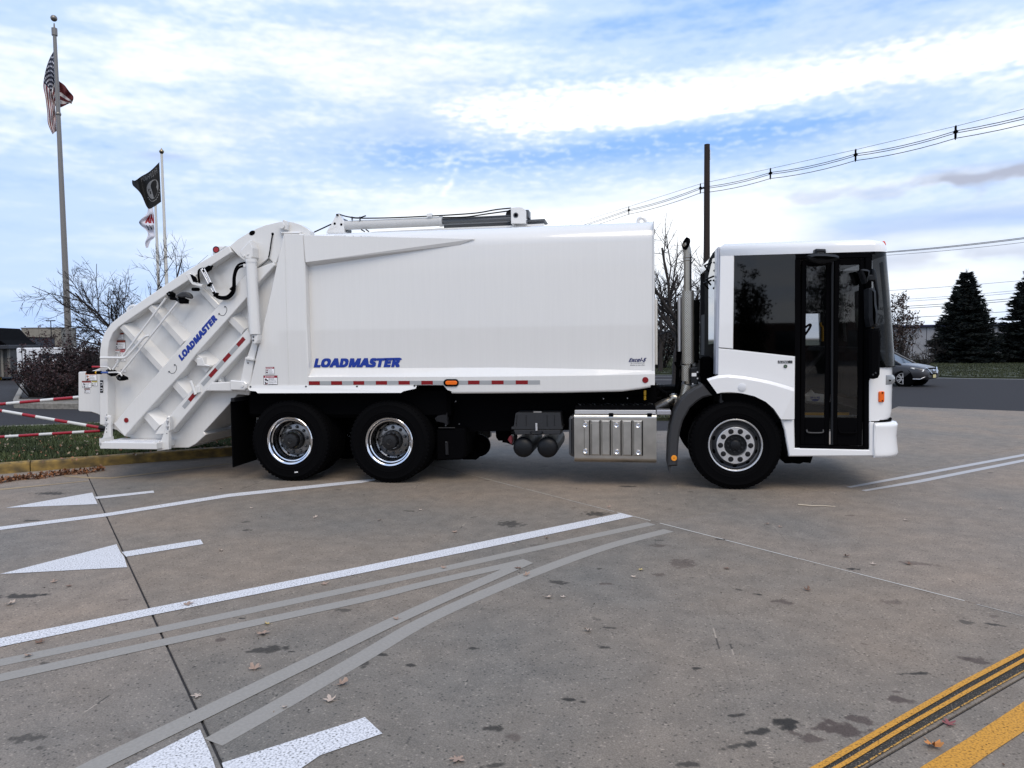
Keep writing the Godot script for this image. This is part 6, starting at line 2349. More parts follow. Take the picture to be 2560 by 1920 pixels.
	for k in [[xr, w1[0].x, yf, ft], [w1[0].x, w1[1].x, yf, w1[1].y], [w1[0].x, w1[1].x, w1[0].y, ft], [w1[1].x, w2[0].x, yf, ft], [w2[0].x, w2[1].x, yf, w2[1].y], [w2[0].x, w2[1].x, w2[0].y, ft], [w2[1].x, xc + 0.05, yf, ft]]:
		b.box(Vector3((k[0] + k[1]) / 2, (k[2] + k[3]) / 2, zf), Vector3(k[1] - k[0], k[3] - k[2], 0.05))
	tp("far_wall", b, inside)
	b = MB.new()
	b.box(Vector3(xr + 0.03, (yf + ft) / 2 - 0.3, -1.24), Vector3(0.04, ft - yf - 0.6, 2.36))
	tp("rear_wall", b, inside)
	# seat, dashboard, wheel
	b = MB.new()
	b.box(Vector3(xr + 1.05, yf + 0.62, -1.9), Vector3(0.5, 0.14, 0.5), Basis(), 0.05)
	b.box(Vector3(xr + 0.80, yf + 1.0, -1.9), Vector3(0.14, 0.75, 0.48), Basis(Vector3.BACK, 0.15), 0.05)
	b.box(Vector3(xr + 0.74, yf + 1.45, -1.9), Vector3(0.1, 0.2, 0.28), Basis(), 0.04)
	tp("driver_seat", b, inside)
	b = MB.new()
	b.box(Vector3(xc - 0.02, yf + 0.55, -1.3), Vector3(0.35, 0.6, 2.0), Basis(), 0.06)
	tp("dashboard", b, inside)
	b = MB.new()
	var swx := Basis(Vector3.BACK, 0.9)
	var ring := PackedVector3Array()
	for k in 25:
		ring.append(Vector3(xc - 0.35, yf + 0.98, -1.9) + swx * Vector3(cos(TAU * k / 24.0) * 0.22, 0, sin(TAU * k / 24.0) * 0.22))
	b.tube(ring, 0.016, -1, 6, false)
	tp("steering_wheel", b, inside)
	b = MB.new()
	b.tube(path([3.572, 1.31, -0.9, 3.836, 1.642, -0.9]), 0.03, -1, 6)
	tp("control_stalk", b, mat("stalk_grey", lin(0.05, 0.05, 0.055), 0.6))
	b = MB.new()
	b.tube(smooth_path(path([4.021, 1.974, -2.0, 4.025, 1.931, -2.0, 4.048, 1.896, -2.0, 4.05, 1.712, -2.0]), 3), 0.018, -1, 6)
	tp("grab_handle", b, mats.yellow_paint_rail)
	b = MB.new()
	b.prism(poly([3.997, 2.508, 4.01, 2.513, 4.023, 2.275, 4.072, 1.713, 4.043, 1.718, 4.01, 2.276]), -0.95, -0.9)
	tp("inner_pillar", b, mat("pillar_grey", lin(0.07, 0.085, 0.08), 0.5))
	for q in [path([3.446, 0.858, -0.35, 3.699, 0.868, -0.35]), path([3.806, 0.863, -0.35, 3.952, 0.867, -0.35])]:
		b = MB.new()
		b.box((q[0] + q[1]) / 2, Vector3(q[1].x - q[0].x, 0.028, 0.05))
		tp("step_edging", b, mats.yellow_paint_rail)
	for q in [path([3.453, 0.833, -0.34, 3.697, 0.836, -0.34]), path([3.803, 0.837, -0.34, 4.049, 0.841, -0.34])]:
		b = MB.new()
		b.box((q[0] + q[1]) / 2, Vector3(q[1].x - q[0].x, 0.024, 0.05))
		tp("step_edging", b, mat("step_white", lin(0.30, 0.34, 0.33), 0.6))

	# white bag with a blue emblem, leaning inside the door
	b = MB.new()
	b.prism(poly([3.44, 1.09, 3.515, 1.12, 3.534, 1.145, 3.57, 1.103, 3.672, 1.095, 3.689, 0.975, 3.595, 0.978, 3.444, 0.996]), -0.42, -0.30, 0.03)
	var bag := tp("bag", b, mat("bag_white", lin(0.62, 0.64, 0.62), 0.7))
	b = MB.new()
	b.prism(poly([3.506, 1.067, 3.615, 1.071, 3.613, 1.041, 3.594, 1.021, 3.563, 1.014, 3.531, 1.024, 3.511, 1.044]), -0.301, -0.297)
	sub("emblem", b, mats.blue_print, bag)
	for q in [poly([3.509, 1.059, 3.612, 1.046, 3.611, 1.039, 3.509, 1.053]), poly([3.509, 1.043, 3.612, 1.062, 3.612, 1.056, 3.509, 1.036]), poly([3.543, 1.074, 3.549, 1.074, 3.55, 1.048, 3.543, 1.048]), poly([3.557, 1.074, 3.563, 1.074, 3.564, 1.048, 3.557, 1.048]), poly([3.571, 1.074, 3.577, 1.074, 3.578, 1.048, 3.571, 1.048])]:
		b = MB.new()
		b.prism(q, -0.298, -0.295)
		sub("emblem_stroke", b, mats.bag_white, bag)

	# mirrors
	var mb: Material = mats.black_plastic
	b = MB.new()
	b.prism(poly([3.454, 2.746, 3.466, 2.753, 3.563, 2.747, 3.569, 2.736, 3.573, 2.696, 3.558, 2.671, 3.518, 2.66, 3.478, 2.674, 3.451, 2.699]), -0.02, 0.10, 0.02)
	var kerb_mirror := tp("kerb_mirror", b, mb)
	b = MB.new()
	b.prism(poly([3.348, 2.675, 3.433, 2.691, 3.55, 2.687, 3.652, 2.672, 3.684, 2.653, 3.686, 2.631, 3.653, 2.606, 3.58, 2.589, 3.507, 2.583, 3.434, 2.599, 3.375, 2.628]), 0.08, 0.20, 0.03)
	sub("mirror_head", b, mb, kerb_mirror)
	b = MB.new()
	b.prism(poly([3.906, 2.499, 3.935, 2.507, 3.979, 2.5, 4.005, 2.484, 4.0, 2.442, 3.983, 2.366, 3.963, 2.348, 3.939, 2.413]), 0.04, 0.20, 0.02)
	b.prism(poly([3.994, 2.442, 4.04, 2.448, 4.045, 2.501, 4.059, 2.516, 4.076, 2.498, 4.084, 2.394, 4.075, 2.376, 4.0, 2.381]), 0.06, 0.14, 0.012)
	b.prism(poly([4.045, 2.511, 4.065, 2.518, 4.083, 2.495, 4.124, 2.212, 4.124, 2.059, 4.104, 2.059, 4.101, 2.212]), 0.08, 0.13, 0.008)
	var mirror := tp("wing_mirror", b, mb)
	b = MB.new()
	b.prism(poly([3.983, 2.288, 4.007, 2.3, 4.042, 2.29, 4.06, 2.256, 4.067, 2.119, 4.083, 2.027, 4.082, 1.905, 4.065, 1.872, 4.008, 1.876, 3.992, 1.968]), 0.04, 0.24, 0.03)
	sub("mirror_head", b, mb, mirror)
	b = MB.new()
	b.prism(poly([4.002, 1.845, 4.112, 1.859, 4.127, 1.767, 4.122, 1.353, 4.105, 1.314, 4.062, 1.301, 4.016, 1.304, 4.008, 1.661]), 0.06, 0.20, 0.025)
	sub("mirror_head", b, dark, mirror)
	for p in path([4.045, 1.351, 0.2, 4.072, 1.369, 0.2]):
		bolt(mirror, p, 0.010, mats.grey_plastic)

	# back of the cab
	b = MB.new()
	plate_x(b, poly([-0.141, 2.831, -0.614, 2.827, -1.089, 2.792, -1.613, 2.643, -1.612, 1.649, -1.719, 1.41, -0.301, 1.334, -0.2, 2.115]), 2.42, 2.47, 0.01)
	var back := tp("cab_back", b, dark)
	b = MB.new()
	plate_x(b, poly([-0.133, 2.719, -0.564, 2.742, -1.033, 2.566, -1.006, 1.694, -0.257, 1.71]), 2.412, 2.419)
	sub("rear_window", b, mats.tinted_glass, back)
	for q in path([2.4, 2.665, -0.591, 2.4, 2.452, -0.642, 2.4, 2.479, -0.36]):
		b = MB.new()
		b.tube(PackedVector3Array([q + Vector3(-0.02, -0.06, -0.1), q + Vector3(-0.08, 0, 0), q + Vector3(0, 0.03, 0.06)]), 0.012, -1, 6)
		sub("window_grille", b, mats.black_plastic, back)
	b = MB.new()
	b.prism(poly([2.222, 1.472, 2.283, 1.503, 2.313, 1.471, 2.308, 1.333, 2.24, 1.308, 2.21, 1.422]), -1.0, -0.6, 0.02)
	tp("intake_duct", b, mats.grey_plastic)
	b = MB.new()
	b.prism(poly([2.179, 2.246, 2.248, 2.25, 2.261, 2.217, 2.254, 2.131, 2.25, 1.475, 2.185, 1.475]), -0.9, -0.5, 0.02)
	tp("air_snorkel", b, dark)
	b = MB.new()
	b.box(Vector3(2.34, 1.30, -1.3), Vector3(0.14, 0.5, 1.6), Basis(), 0.03)
	tp("engine_housing", b, dark)
	# front mudguard, grey plastic, in two pieces
	b = MB.new()
	b.prism(poly([1.848, 0.268, 1.856, 0.559, 1.878, 0.734, 1.92, 0.908, 1.995, 1.058, 2.069, 1.135, 2.153, 1.196, 2.245, 1.241, 2.353, 1.108, 2.248, 1.079, 2.181, 1.033, 2.103, 0.962, 2.023, 0.812, 1.987, 0.677, 1.973, 0.541, 1.96, 0.277]), -0.45, 0.02, 0.02)
	var guard := tp("front_mudguard", b, mats.grey_plastic)
	b = MB.new()
	b.prism(poly([1.861, 0.269, 1.891, 0.265, 1.893, 0.18, 1.868, 0.183]), -0.4, 0.0)
	sub("flap", b, mats.grey_plastic, guard)
	b = MB.new()
	b.prism(poly([2.243, 1.22, 2.299, 1.22, 2.429, 1.143, 2.466, 1.122, 2.439, 1.095, 2.355, 1.091, 2.336, 1.114]), -0.45, -0.05, 0.015)
	sub("guard_extension", b, dark, guard)
	var om := disc(Vector3(1.92, 0.372, 0.02), 0.034, 0.010)
	var ol := sub("amber_reflector", om, mats.orange_part, guard)
	sub("reflector_screw", disc(Vector3(1.919, 0.374, 0.031), 0.005, 0.003, 8), dark, ol)
	b = MB.new()
	b.prism(poly([2.472, 1.137, 2.658, 1.137, 2.843, 1.099, 3.008, 1.003, 3.091, 0.91, 3.147, 0.812, 3.184, 0.69, 3.236, 0.388, 3.196, 0.387, 3.139, 0.613, 3.065, 0.804, 2.917, 0.957, 2.732, 1.033, 2.473, 1.043]), -0.5, -0.06)
	tp("inner_arch", b, dark)


# perforated sheet: holes as a fine pattern, too small to tell apart
func perforated(called: String, base: Color, across: float, along: float) -> StandardMaterial3D:
	var m := mat(called, Color.WHITE, 0.3, 0.85)
	var im := Image.create(64, 64, false, Image.FORMAT_RGB8)
	im.fill(base)
	for y in 64:
		for x in 64:
			for o in [Vector2(16, 16), Vector2(48, 48)]:
				var d := Vector2(x, y).distance_to(o)
				if d < 11.0:
					im.set_pixel(x, y, Color(0.02, 0.02, 0.02) if d < 9.5 else base.darkened(0.4))
	m.albedo_texture = ImageTexture.create_from_image(im)
	m.uv1_scale = Vector3(across, along, 1)
	return m


func build_stack() -> void:
	var steel := mat("stack_steel", lin(0.34, 0.31, 0.265), 0.22, 1.0)
	var holes := perforated("perforated_steel", lin(0.50, 0.475, 0.42), 16.0, 36.0)
	var z := -0.32
	var b := MB.new()
	b.tube(smooth_path(path([2.107, 1.224, -0.32, 2.101, 1.835, -0.32, 2.098, 2.345, -0.32, 2.097, 2.695, -0.32, 2.096, 2.791, -0.32, 2.087, 2.851, -0.32, 2.065, 2.91, -0.32]), 6), 0.046, -1, 24)
	var stack := tp("exhaust_stack", b, steel)
	b = MB.new()
	var tip: Vector3 = Vector3(2.066, 2.906, -0.27)
	b.lathe(PackedVector2Array([Vector2(0.047, -0.03), Vector2(0.047, 0.0), Vector2(0.042, 0.004), Vector2(0.040, -0.01), Vector2(0, -0.02)]), 24, Transform3D(Basis(Vector3.UP, -0.9) * Basis(Vector3.RIGHT, -0.35), tip).scaled_local(Vector3(1.05, 1.6, 1.0)))
	sub("outlet", b, dark_of(), stack)
	for p in path([2.097, 2.709, -0.32, 2.097, 2.743, -0.32]):
		b = MB.new()
		b.lathe(PackedVector2Array([Vector2(0.048, -0.012), Vector2(0.050, 0), Vector2(0.048, 0.012)]), 24, Transform3D(Basis(Vector3.RIGHT, -PI / 2), p))
		sub("pipe_band", b, steel, stack)
	b = MB.new()
	b.tube(path([2.1, 2.34, -0.32, 2.105, 1.469, -0.32]), 0.071, -1, 28)
	sub("heat_shield", b, holes, stack)
	b = MB.new()
	b.tube(path([2.087, 1.447, -0.32, 2.085, 1.261, -0.32]), 0.060, -1, 24)
	sub("heat_shield", b, holes, stack)
	b = MB.new()
	b.tube(path([2.098, 1.21, -0.3, 2.048, 1.023, -0.3]), 0.062, -1, 24)
	sub("heat_shield", b, holes, stack)
	b = MB.new()
	b.tube(smooth_path(path([1.941, 0.771, -0.42, 1.976, 0.919, -0.42, 1.976, 1.026, -0.42, 1.936, 1.044, -0.42, 1.895, 1.008, -0.42, 1.767, 0.943, -0.42, 1.668, 0.895, -0.42]), 5), 0.058, -1, 20)
	sub("lower_pipe", b, steel, stack)
	b = MB.new()
	b.tube(path([1.869, 0.988, -0.42, 1.691, 0.901, -0.42]), 0.066, -1, 22)
	sub("heat_shield", b, perforated("dark_perforated", lin(0.16, 0.155, 0.15), 20.0, 45.0), stack)
	# grey duct behind and the frame that holds both
	b = MB.new()
	b.tube(path([2.023, 2.29, -0.6, 2.024, 1.612, -0.6]), 0.024, -1, 12)
	tp("grey_duct", b, mats.machined)
	b = MB.new()
	b.prism(poly([1.989, 2.229, 2.044, 2.291, 2.054, 2.29, 2.055, 1.612, 2.039, 1.46, 2.02, 1.232, 1.983, 1.029, 1.965, 1.029, 1.983, 1.334, 1.989, 1.612]), -0.75, -0.66)
	tp("stack_frame", b, dark_of())
	b = MB.new()
	b.prism(poly([2.122, 1.417, 2.209, 1.425, 2.219, 1.229, 2.131, 1.224]), -0.35, -0.22, 0.01)
	var vb := tp("control_valve_box", b, mats.black_plastic)
	b = MB.new()
	b.prism(poly([2.139, 1.359, 2.193, 1.361, 2.194, 1.321, 2.14, 1.319]), -0.221, -0.218)
	sub("box_label", b, mats.white_print, vb)
	for p in path([2.206, 1.37, -0.22, 2.207, 1.295, -0.22, 2.151, 1.23, -0.22]):
		bolt(vb, p, 0.011, mats.machined)


func dark_of() -> Material:
	return mats.soft_black



func pole(called: String, label: String, base: Vector3, top: float, r0: float, r1: float, m: Material, group := "") -> Node3D:
	var t := thing(called, label, "flagpole", base, 0.0, group)
	var b := MB.new()
	b.tube(PackedVector3Array([Vector3.ZERO, Vector3(0, top * 0.5, 0), Vector3(0, top, 0)]), r0, r1, 20)
	part("shaft", b, m, t)
	b = MB.new()
	b.lathe(PackedVector2Array([Vector2(r0 * 2.2, 0), Vector2(r0 * 2.0, 0.06), Vector2(r0 * 1.3, 0.12), Vector2(r0, 0.14)]), 20, Transform3D(Basis(Vector3.RIGHT, -PI / 2), Vector3.ZERO))
	part("collar", b, m, t)
	return t


func cloth(called: String, rows: Array, tex: Texture2D, mname: String, parent: Node, steps := 4) -> MeshInstance3D:
	# rows of control points, refined along and across
	var fine := []
	var lines := []
	for r in rows:
		lines.append(smooth_path(r, steps))
	var cols: int = lines[0].size()
	for i in cols:
		var c := PackedVector3Array()
		for l in lines:
			c.append(l[i])
		fine.append(smooth_path(c, steps))
	var out := []
	for j in fine[0].size():
		var r := PackedVector3Array()
		for i in cols:
			r.append(fine[i][j])
		out.append(r)
	out.reverse()
	var b := MB.new()
	b.grid(out)
	var m := mat(mname, Color.WHITE, 0.8)
	m.albedo_texture = tex
	m.backlight_enabled = true
	m.backlight = Color(0.10, 0.10, 0.10)
	return part(called, b, m, parent)


func stars_and_stripes() -> ImageTexture:
	var im := Image.create(390, 260, false, Image.FORMAT_RGB8)
	for k in 13:
		im.fill_rect(Rect2i(0, k * 20, 390, 20), Color(0.42, 0.05, 0.09) if k % 2 == 0 else Color(0.80, 0.79, 0.78))
	im.fill_rect(Rect2i(0, 0, 156, 140), Color(0.03, 0.045, 0.14))
	for r in 9:
		for c in (6 if r % 2 == 0 else 5):
			var o := Vector2i(13 + c * 26 + (13 if r % 2 else 0), 14 + r * 14)
			im.fill_rect(Rect2i(o.x - 1, o.y - 5, 3, 10), Color(0.85, 0.85, 0.88))
			im.fill_rect(Rect2i(o.x - 5, o.y - 2, 11, 3), Color(0.85, 0.85, 0.88))
			im.fill_rect(Rect2i(o.x - 3, o.y + 1, 7, 3), Color(0.85, 0.85, 0.88))
	return ImageTexture.create_from_image(im)


func black_flag_picture() -> ImageTexture:
	var im := Image.create(240, 180, false, Image.FORMAT_RGB8)
	im.fill(Color(0.012, 0.012, 0.02))
	var w := Color(0.50, 0.50, 0.50)
	for y in 180:
		for x in 240:
			var d := Vector2((x - 182) / 40.0, (y - 98) / 44.0)
			if d.length() < 1.0:
				im.set_pixel(x, y, w)
			# bowed head and shoulders in profile
			var h := Vector2((x - 192) / 20.0, (y - 84) / 24.0)
			if d.length() < 0.96 and (h.length() < 1.0 or (y > 98 and x > 176 + (y - 98) / 5 and x < 214 - absi(y - 122) / 3)):
				im.set_pixel(x, y, Color(0.012, 0.012, 0.02))
	for k in 4:
		im.fill_rect(Rect2i(150 + k * 4, 84 + k * 7, 9, 14), Color(0.10, 0.10, 0.10) if k % 2 else w)
	for k in 11:
		var a := 0.5 + k * 0.2
		im.fill_rect(Rect2i(int(182 + cos(a) * 52), int(98 + sin(a) * 52), 8, 4), w)
	var s := "POWMIA"
	const TALL := {"P": "1e11111e101010", "O": "0e11111111110e", "W": "1111111515150a", "M": "111b1515111111", "I": "0e04040404040e", "A": "0e11111f111111"}
	for k in 6:
		var g: String = TALL[s[k]]
		for row in 7:
			var bits := g.substr(row * 2, 2).hex_to_int()
			for col in 5:
				if bits & (16 >> col):
					im.fill_rect(Rect2i(112 + k * 17 + (8 if k > 2 else 0) + col * 3, 14 + row * 4, 2, 4), w)
	im.fill_rect(Rect2i(163, 26, 5, 5), w)
	return ImageTexture.create_from_image(im)


func white_flag_picture() -> ImageTexture:
	var im := Image.create(120, 240, false, Image.FORMAT_RGB8)
	im.fill(Color(0.80, 0.80, 0.84))
	var red := Color(0.55, 0.04, 0.10)
	var ink := Color(0.03, 0.03, 0.05)
	for y in range(40, 88):
		var f := (y - 40) / 48.0
		im.fill_rect(Rect2i(int(60 - f * 16), y, 12, 1), red)
		im.fill_rect(Rect2i(int(60 + f * 10), y, 12, 1), red)
		im.fill_rect(Rect2i(80, y, 12, 1), red)
		im.fill_rect(Rect2i(int(80 + f * 26), y, 12, 1), red)
		im.fill_rect(Rect2i(106, y, 12, 1), red)
	im.fill_rect(Rect2i(50, 70, 26, 8), red)
	for y in range(98, 124):
		var f := (y - 98) / 26.0
		im.fill_rect(Rect2i(int(70 + f * 9), y, 7, 1), ink)
		im.fill_rect(Rect2i(int(92 - f * 9), y, 7, 1), ink)
		im.fill_rect(Rect2i(106, y, 7, 1), ink)
	for k in 10:
		var a := -0.8 + k * 0.26
		im.fill_rect(Rect2i(int(38 + cos(a) * 11), int(112 + sin(a) * 13), 6, 6), ink)
	return ImageTexture.create_from_image(im)


# ---------------------------------------------------------------- plants
func limb(b: MB, p: Vector3, d: Vector3, l: float, r: float, level: int, most: int, up: float, rg: RandomNumberGenerator, thin: MB, bend := 0.25) -> void:
	var pts := PackedVector3Array([p])
	var n := 5 if level < 2 else 3
	var dir := d
	var at := p
	for k in n:
		dir = (dir + Vector3(rg.randf_range(-1, 1), rg.randf_range(-0.7, 0.7) + up, rg.randf_range(-1, 1)) * bend).normalized()
		at += dir * l / n
		pts.append(at)
	var target := b if level < 2 else thin
	target.tube(pts, r, r * (0.55 if level < most else 0.3), 7 if level == 0 else (5 if level < 2 else 3), false)
	if level >= most:
		return
	var kids := rg.randi_range(4, 6) if level < 3 else rg.randi_range(2, 4)
	for k in kids:
		var f := lerpf(0.25, 1.0, (k + rg.randf() * 0.7) / kids)
		var i := clampi(int(f * n), 1, n)
		var o := pts[i - 1].lerp(pts[i], clampf(f * n - (i - 1), 0.0, 1.0))
		var al := (pts[i] - pts[i - 1]).normalized()
		var side := al.cross(Vector3(rg.randf_range(-1, 1), rg.randf_range(-1, 1), rg.randf_range(-1, 1))).normalized()
		var a := rg.randf_range(0.45, 0.95)
		limb(b, o, (al * cos(a) + side * sin(a)).normalized(), l * rg.randf_range(0.42, 0.66), maxf(0.0055, r * lerpf(0.60, 0.42, f)), level + 1, most, up, rg, thin, bend)


func bare_tree(label: String, at: Vector3, tall: float, spread: float, seed_: int, limbs: int, fork: float, lean: Vector3, r: float, most := 4, group := "", span := Vector2(0, TAU)) -> Node3D:
	var t := thing("bare_tree", label, "tree", at, 0.0, group)
	var rg := RandomNumberGenerator.new()
	rg.seed = seed_
	var b := MB.new()
	var twigs := MB.new()
	var pts := PackedVector3Array()
	for k in 6:
		pts.append(lean * (k / 5.0) * fork + Vector3(sin(k * 1.7) * 0.03, fork * k / 5.0, cos(k * 2.1) * 0.03))
	b.tube(pts, r, r * 0.7, 9, false)
	var limbs_b := MB.new()
	for k in limbs:
		var a := lerpf(span.x, span.y, (k + rg.randf() * 0.6) / limbs)
		var o := pts[5].lerp(pts[3], rg.randf() * 0.8)
		var d := Vector3(cos(a) * spread, tall - fork, sin(a) * spread * 0.8) * Vector3(1, rg.randf_range(0.35, 1.0), 1)
		limb(limbs_b, o, d.normalized(), d.length() * 0.78, r * 0.38, 1, most, 0.16, rg, twigs)
	part("trunk", b, mats.bark, t)
	part("branches", limbs_b, mats.bark, t)
	part("twigs", twigs, mats.twig, t)
	return t


func leaf_quad(b: MB, o: Vector3, s: float, rg: RandomNumberGenerator) -> void:
	var d := Vector3(rg.randf_range(-1, 1), rg.randf_range(-1, 1), rg.randf_range(-1, 1)).normalized()
	var e := d.cross(Vector3(rg.randf_range(-1, 1), rg.randf_range(-1, 1), rg.randf_range(-1, 1))).normalized()
	b.tri(o, o + (d + e * 0.5) * s, o + d * s * 1.8)
	b.tri(o, o + d * s * 1.8, o + (d - e * 0.5) * s)


func shrub(called: String, label: String, category: String, at: Vector3, tall: float, wide: float, stems: int, leaves: int, size: float, lo: Color, hi: Color, seed_: int, group := "", stem_mat := "twig", low := 0.25) -> Node3D:
	var t := thing(called, label, category, at, 0.0, group)
	var rg := RandomNumberGenerator.new()
	rg.seed = seed_
	var b := MB.new()
	var lf := MB.new()
	lf.colored = true
	for k in stems:
		var a := rg.randf() * TAU
		var w := sqrt(rg.randf()) * wide
		var h := tall * (1.0 - 0.45 * pow(w / wide, 2.0)) * rg.randf_range(0.6, 1.05)
		var foot := Vector3(cos(a) * w * 0.25, 0, sin(a) * w * 0.25)
		var tip := Vector3(cos(a) * w, h, sin(a) * w)
		var mid := foot.lerp(tip, 0.5) + Vector3(rg.randf_range(-1, 1), rg.randf_range(-0.3, 1), rg.randf_range(-1, 1)) * wide * 0.12
		var pts := smooth_path(PackedVector3Array([foot, mid, tip]), 3)
		b.tube(pts, 0.012 + 0.010 * rg.randf(), 0.004, 4, false)
		for s in 4:
			var o := pts[rg.randi_range(2, pts.size() - 1)]
			var d := Vector3(rg.randf_range(-1, 1), rg.randf_range(-0.2, 1), rg.randf_range(-1, 1)).normalized() * wide * 0.3
			b.tube(PackedVector3Array([o, o + d * 0.5 + Vector3.UP * 0.02, o + d]), 0.006, 0.002, 3, false)
			for q in int(leaves / 4):
				var u := o + d * rg.randf() + Vector3(rg.randf_range(-1, 1), rg.randf_range(-1, 1), rg.randf_range(-1, 1)) * size * 1.2
				if u.y > tall * low * rg.randf():
					lf.col = lo.lerp(hi, rg.randf())
					leaf_quad(lf, u, size * rg.randf_range(0.6, 1.2), rg)
	part("stems", b, mats[stem_mat], t)
	if leaves > 0:
		part("foliage", lf, mats.dry_leaf, t)
	return t


func spruce(label: String, at: Vector3, tall: float, wide: float, seed_: int) -> void:
	var t := thing("spruce_tree", label, "tree", at)
	var rg := RandomNumberGenerator.new()
	rg.seed = seed_
	var b := MB.new()
	b.tube(PackedVector3Array([Vector3.ZERO, Vector3(0, tall * 0.97, 0)]), 0.16, 0.015, 8, false)
	part("trunk", b, mats.bark, t)
	var f := MB.new()
	f.colored = true
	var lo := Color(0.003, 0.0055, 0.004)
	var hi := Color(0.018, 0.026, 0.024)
	var h := 0.1
	while h < tall:
		var frac := h / tall
		var reach := wide * (1.0 - pow(frac, 1.25)) * (0.80 + 0.2 * minf(1.0, frac * 5.0)) + 0.10
		var k := int(lerpf(24, 9, frac))
		for i in k:
			var a := rg.randf() * TAU
			var l := reach * rg.randf_range(0.70, 1.05) * (1.0 + 0.10 * sin(h * 5.0 + a * 2.0))
			var out := Vector3(cos(a), 0, sin(a))
			var steps := maxi(3, int(l / 0.16))
			var tone := rg.randf()
			for s in steps:
				var u := float(s + 1) / steps
				var p := Vector3(0, h, 0) + out * l * u + Vector3.UP * (0.22 * l * u * (u - 0.75) - 0.10 * l * u)
				var sl := lerpf(0.16, 0.34, sin(PI * minf(u, 0.8))) * (0.6 + wide * 0.22)
				for q in 6:
					var sd := out.rotated(Vector3.UP, rg.randf_range(-1.4, 1.4))
					var tip := p + sd * sl + Vector3.UP * rg.randf_range(-0.10, 0.16)
					var w := sd.cross(Vector3.UP) * sl * rg.randf_range(0.10, 0.22) + Vector3.UP * rg.randf_range(-0.03, 0.03)
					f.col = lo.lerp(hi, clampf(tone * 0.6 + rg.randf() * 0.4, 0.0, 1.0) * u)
					f.tri(p - w - sd * 0.05, tip, p + w - sd * 0.05)
					f.tri(p + Vector3.UP * 0.04, tip, p - Vector3.UP * 0.05)
		h += lerpf(0.15, 0.12, frac)
	for k in 5:
		f.col = hi
		f.tri(Vector3(-0.02, tall - 0.1, 0), Vector3(0.02, tall - 0.1, 0), Vector3(rg.randf_range(-0.1, 0.1), tall + 0.25, 0))
	var fm := mat("needles", Color.WHITE, 0.8)
	fm.vertex_color_use_as_albedo = true
	part("crown", f, fm, t)


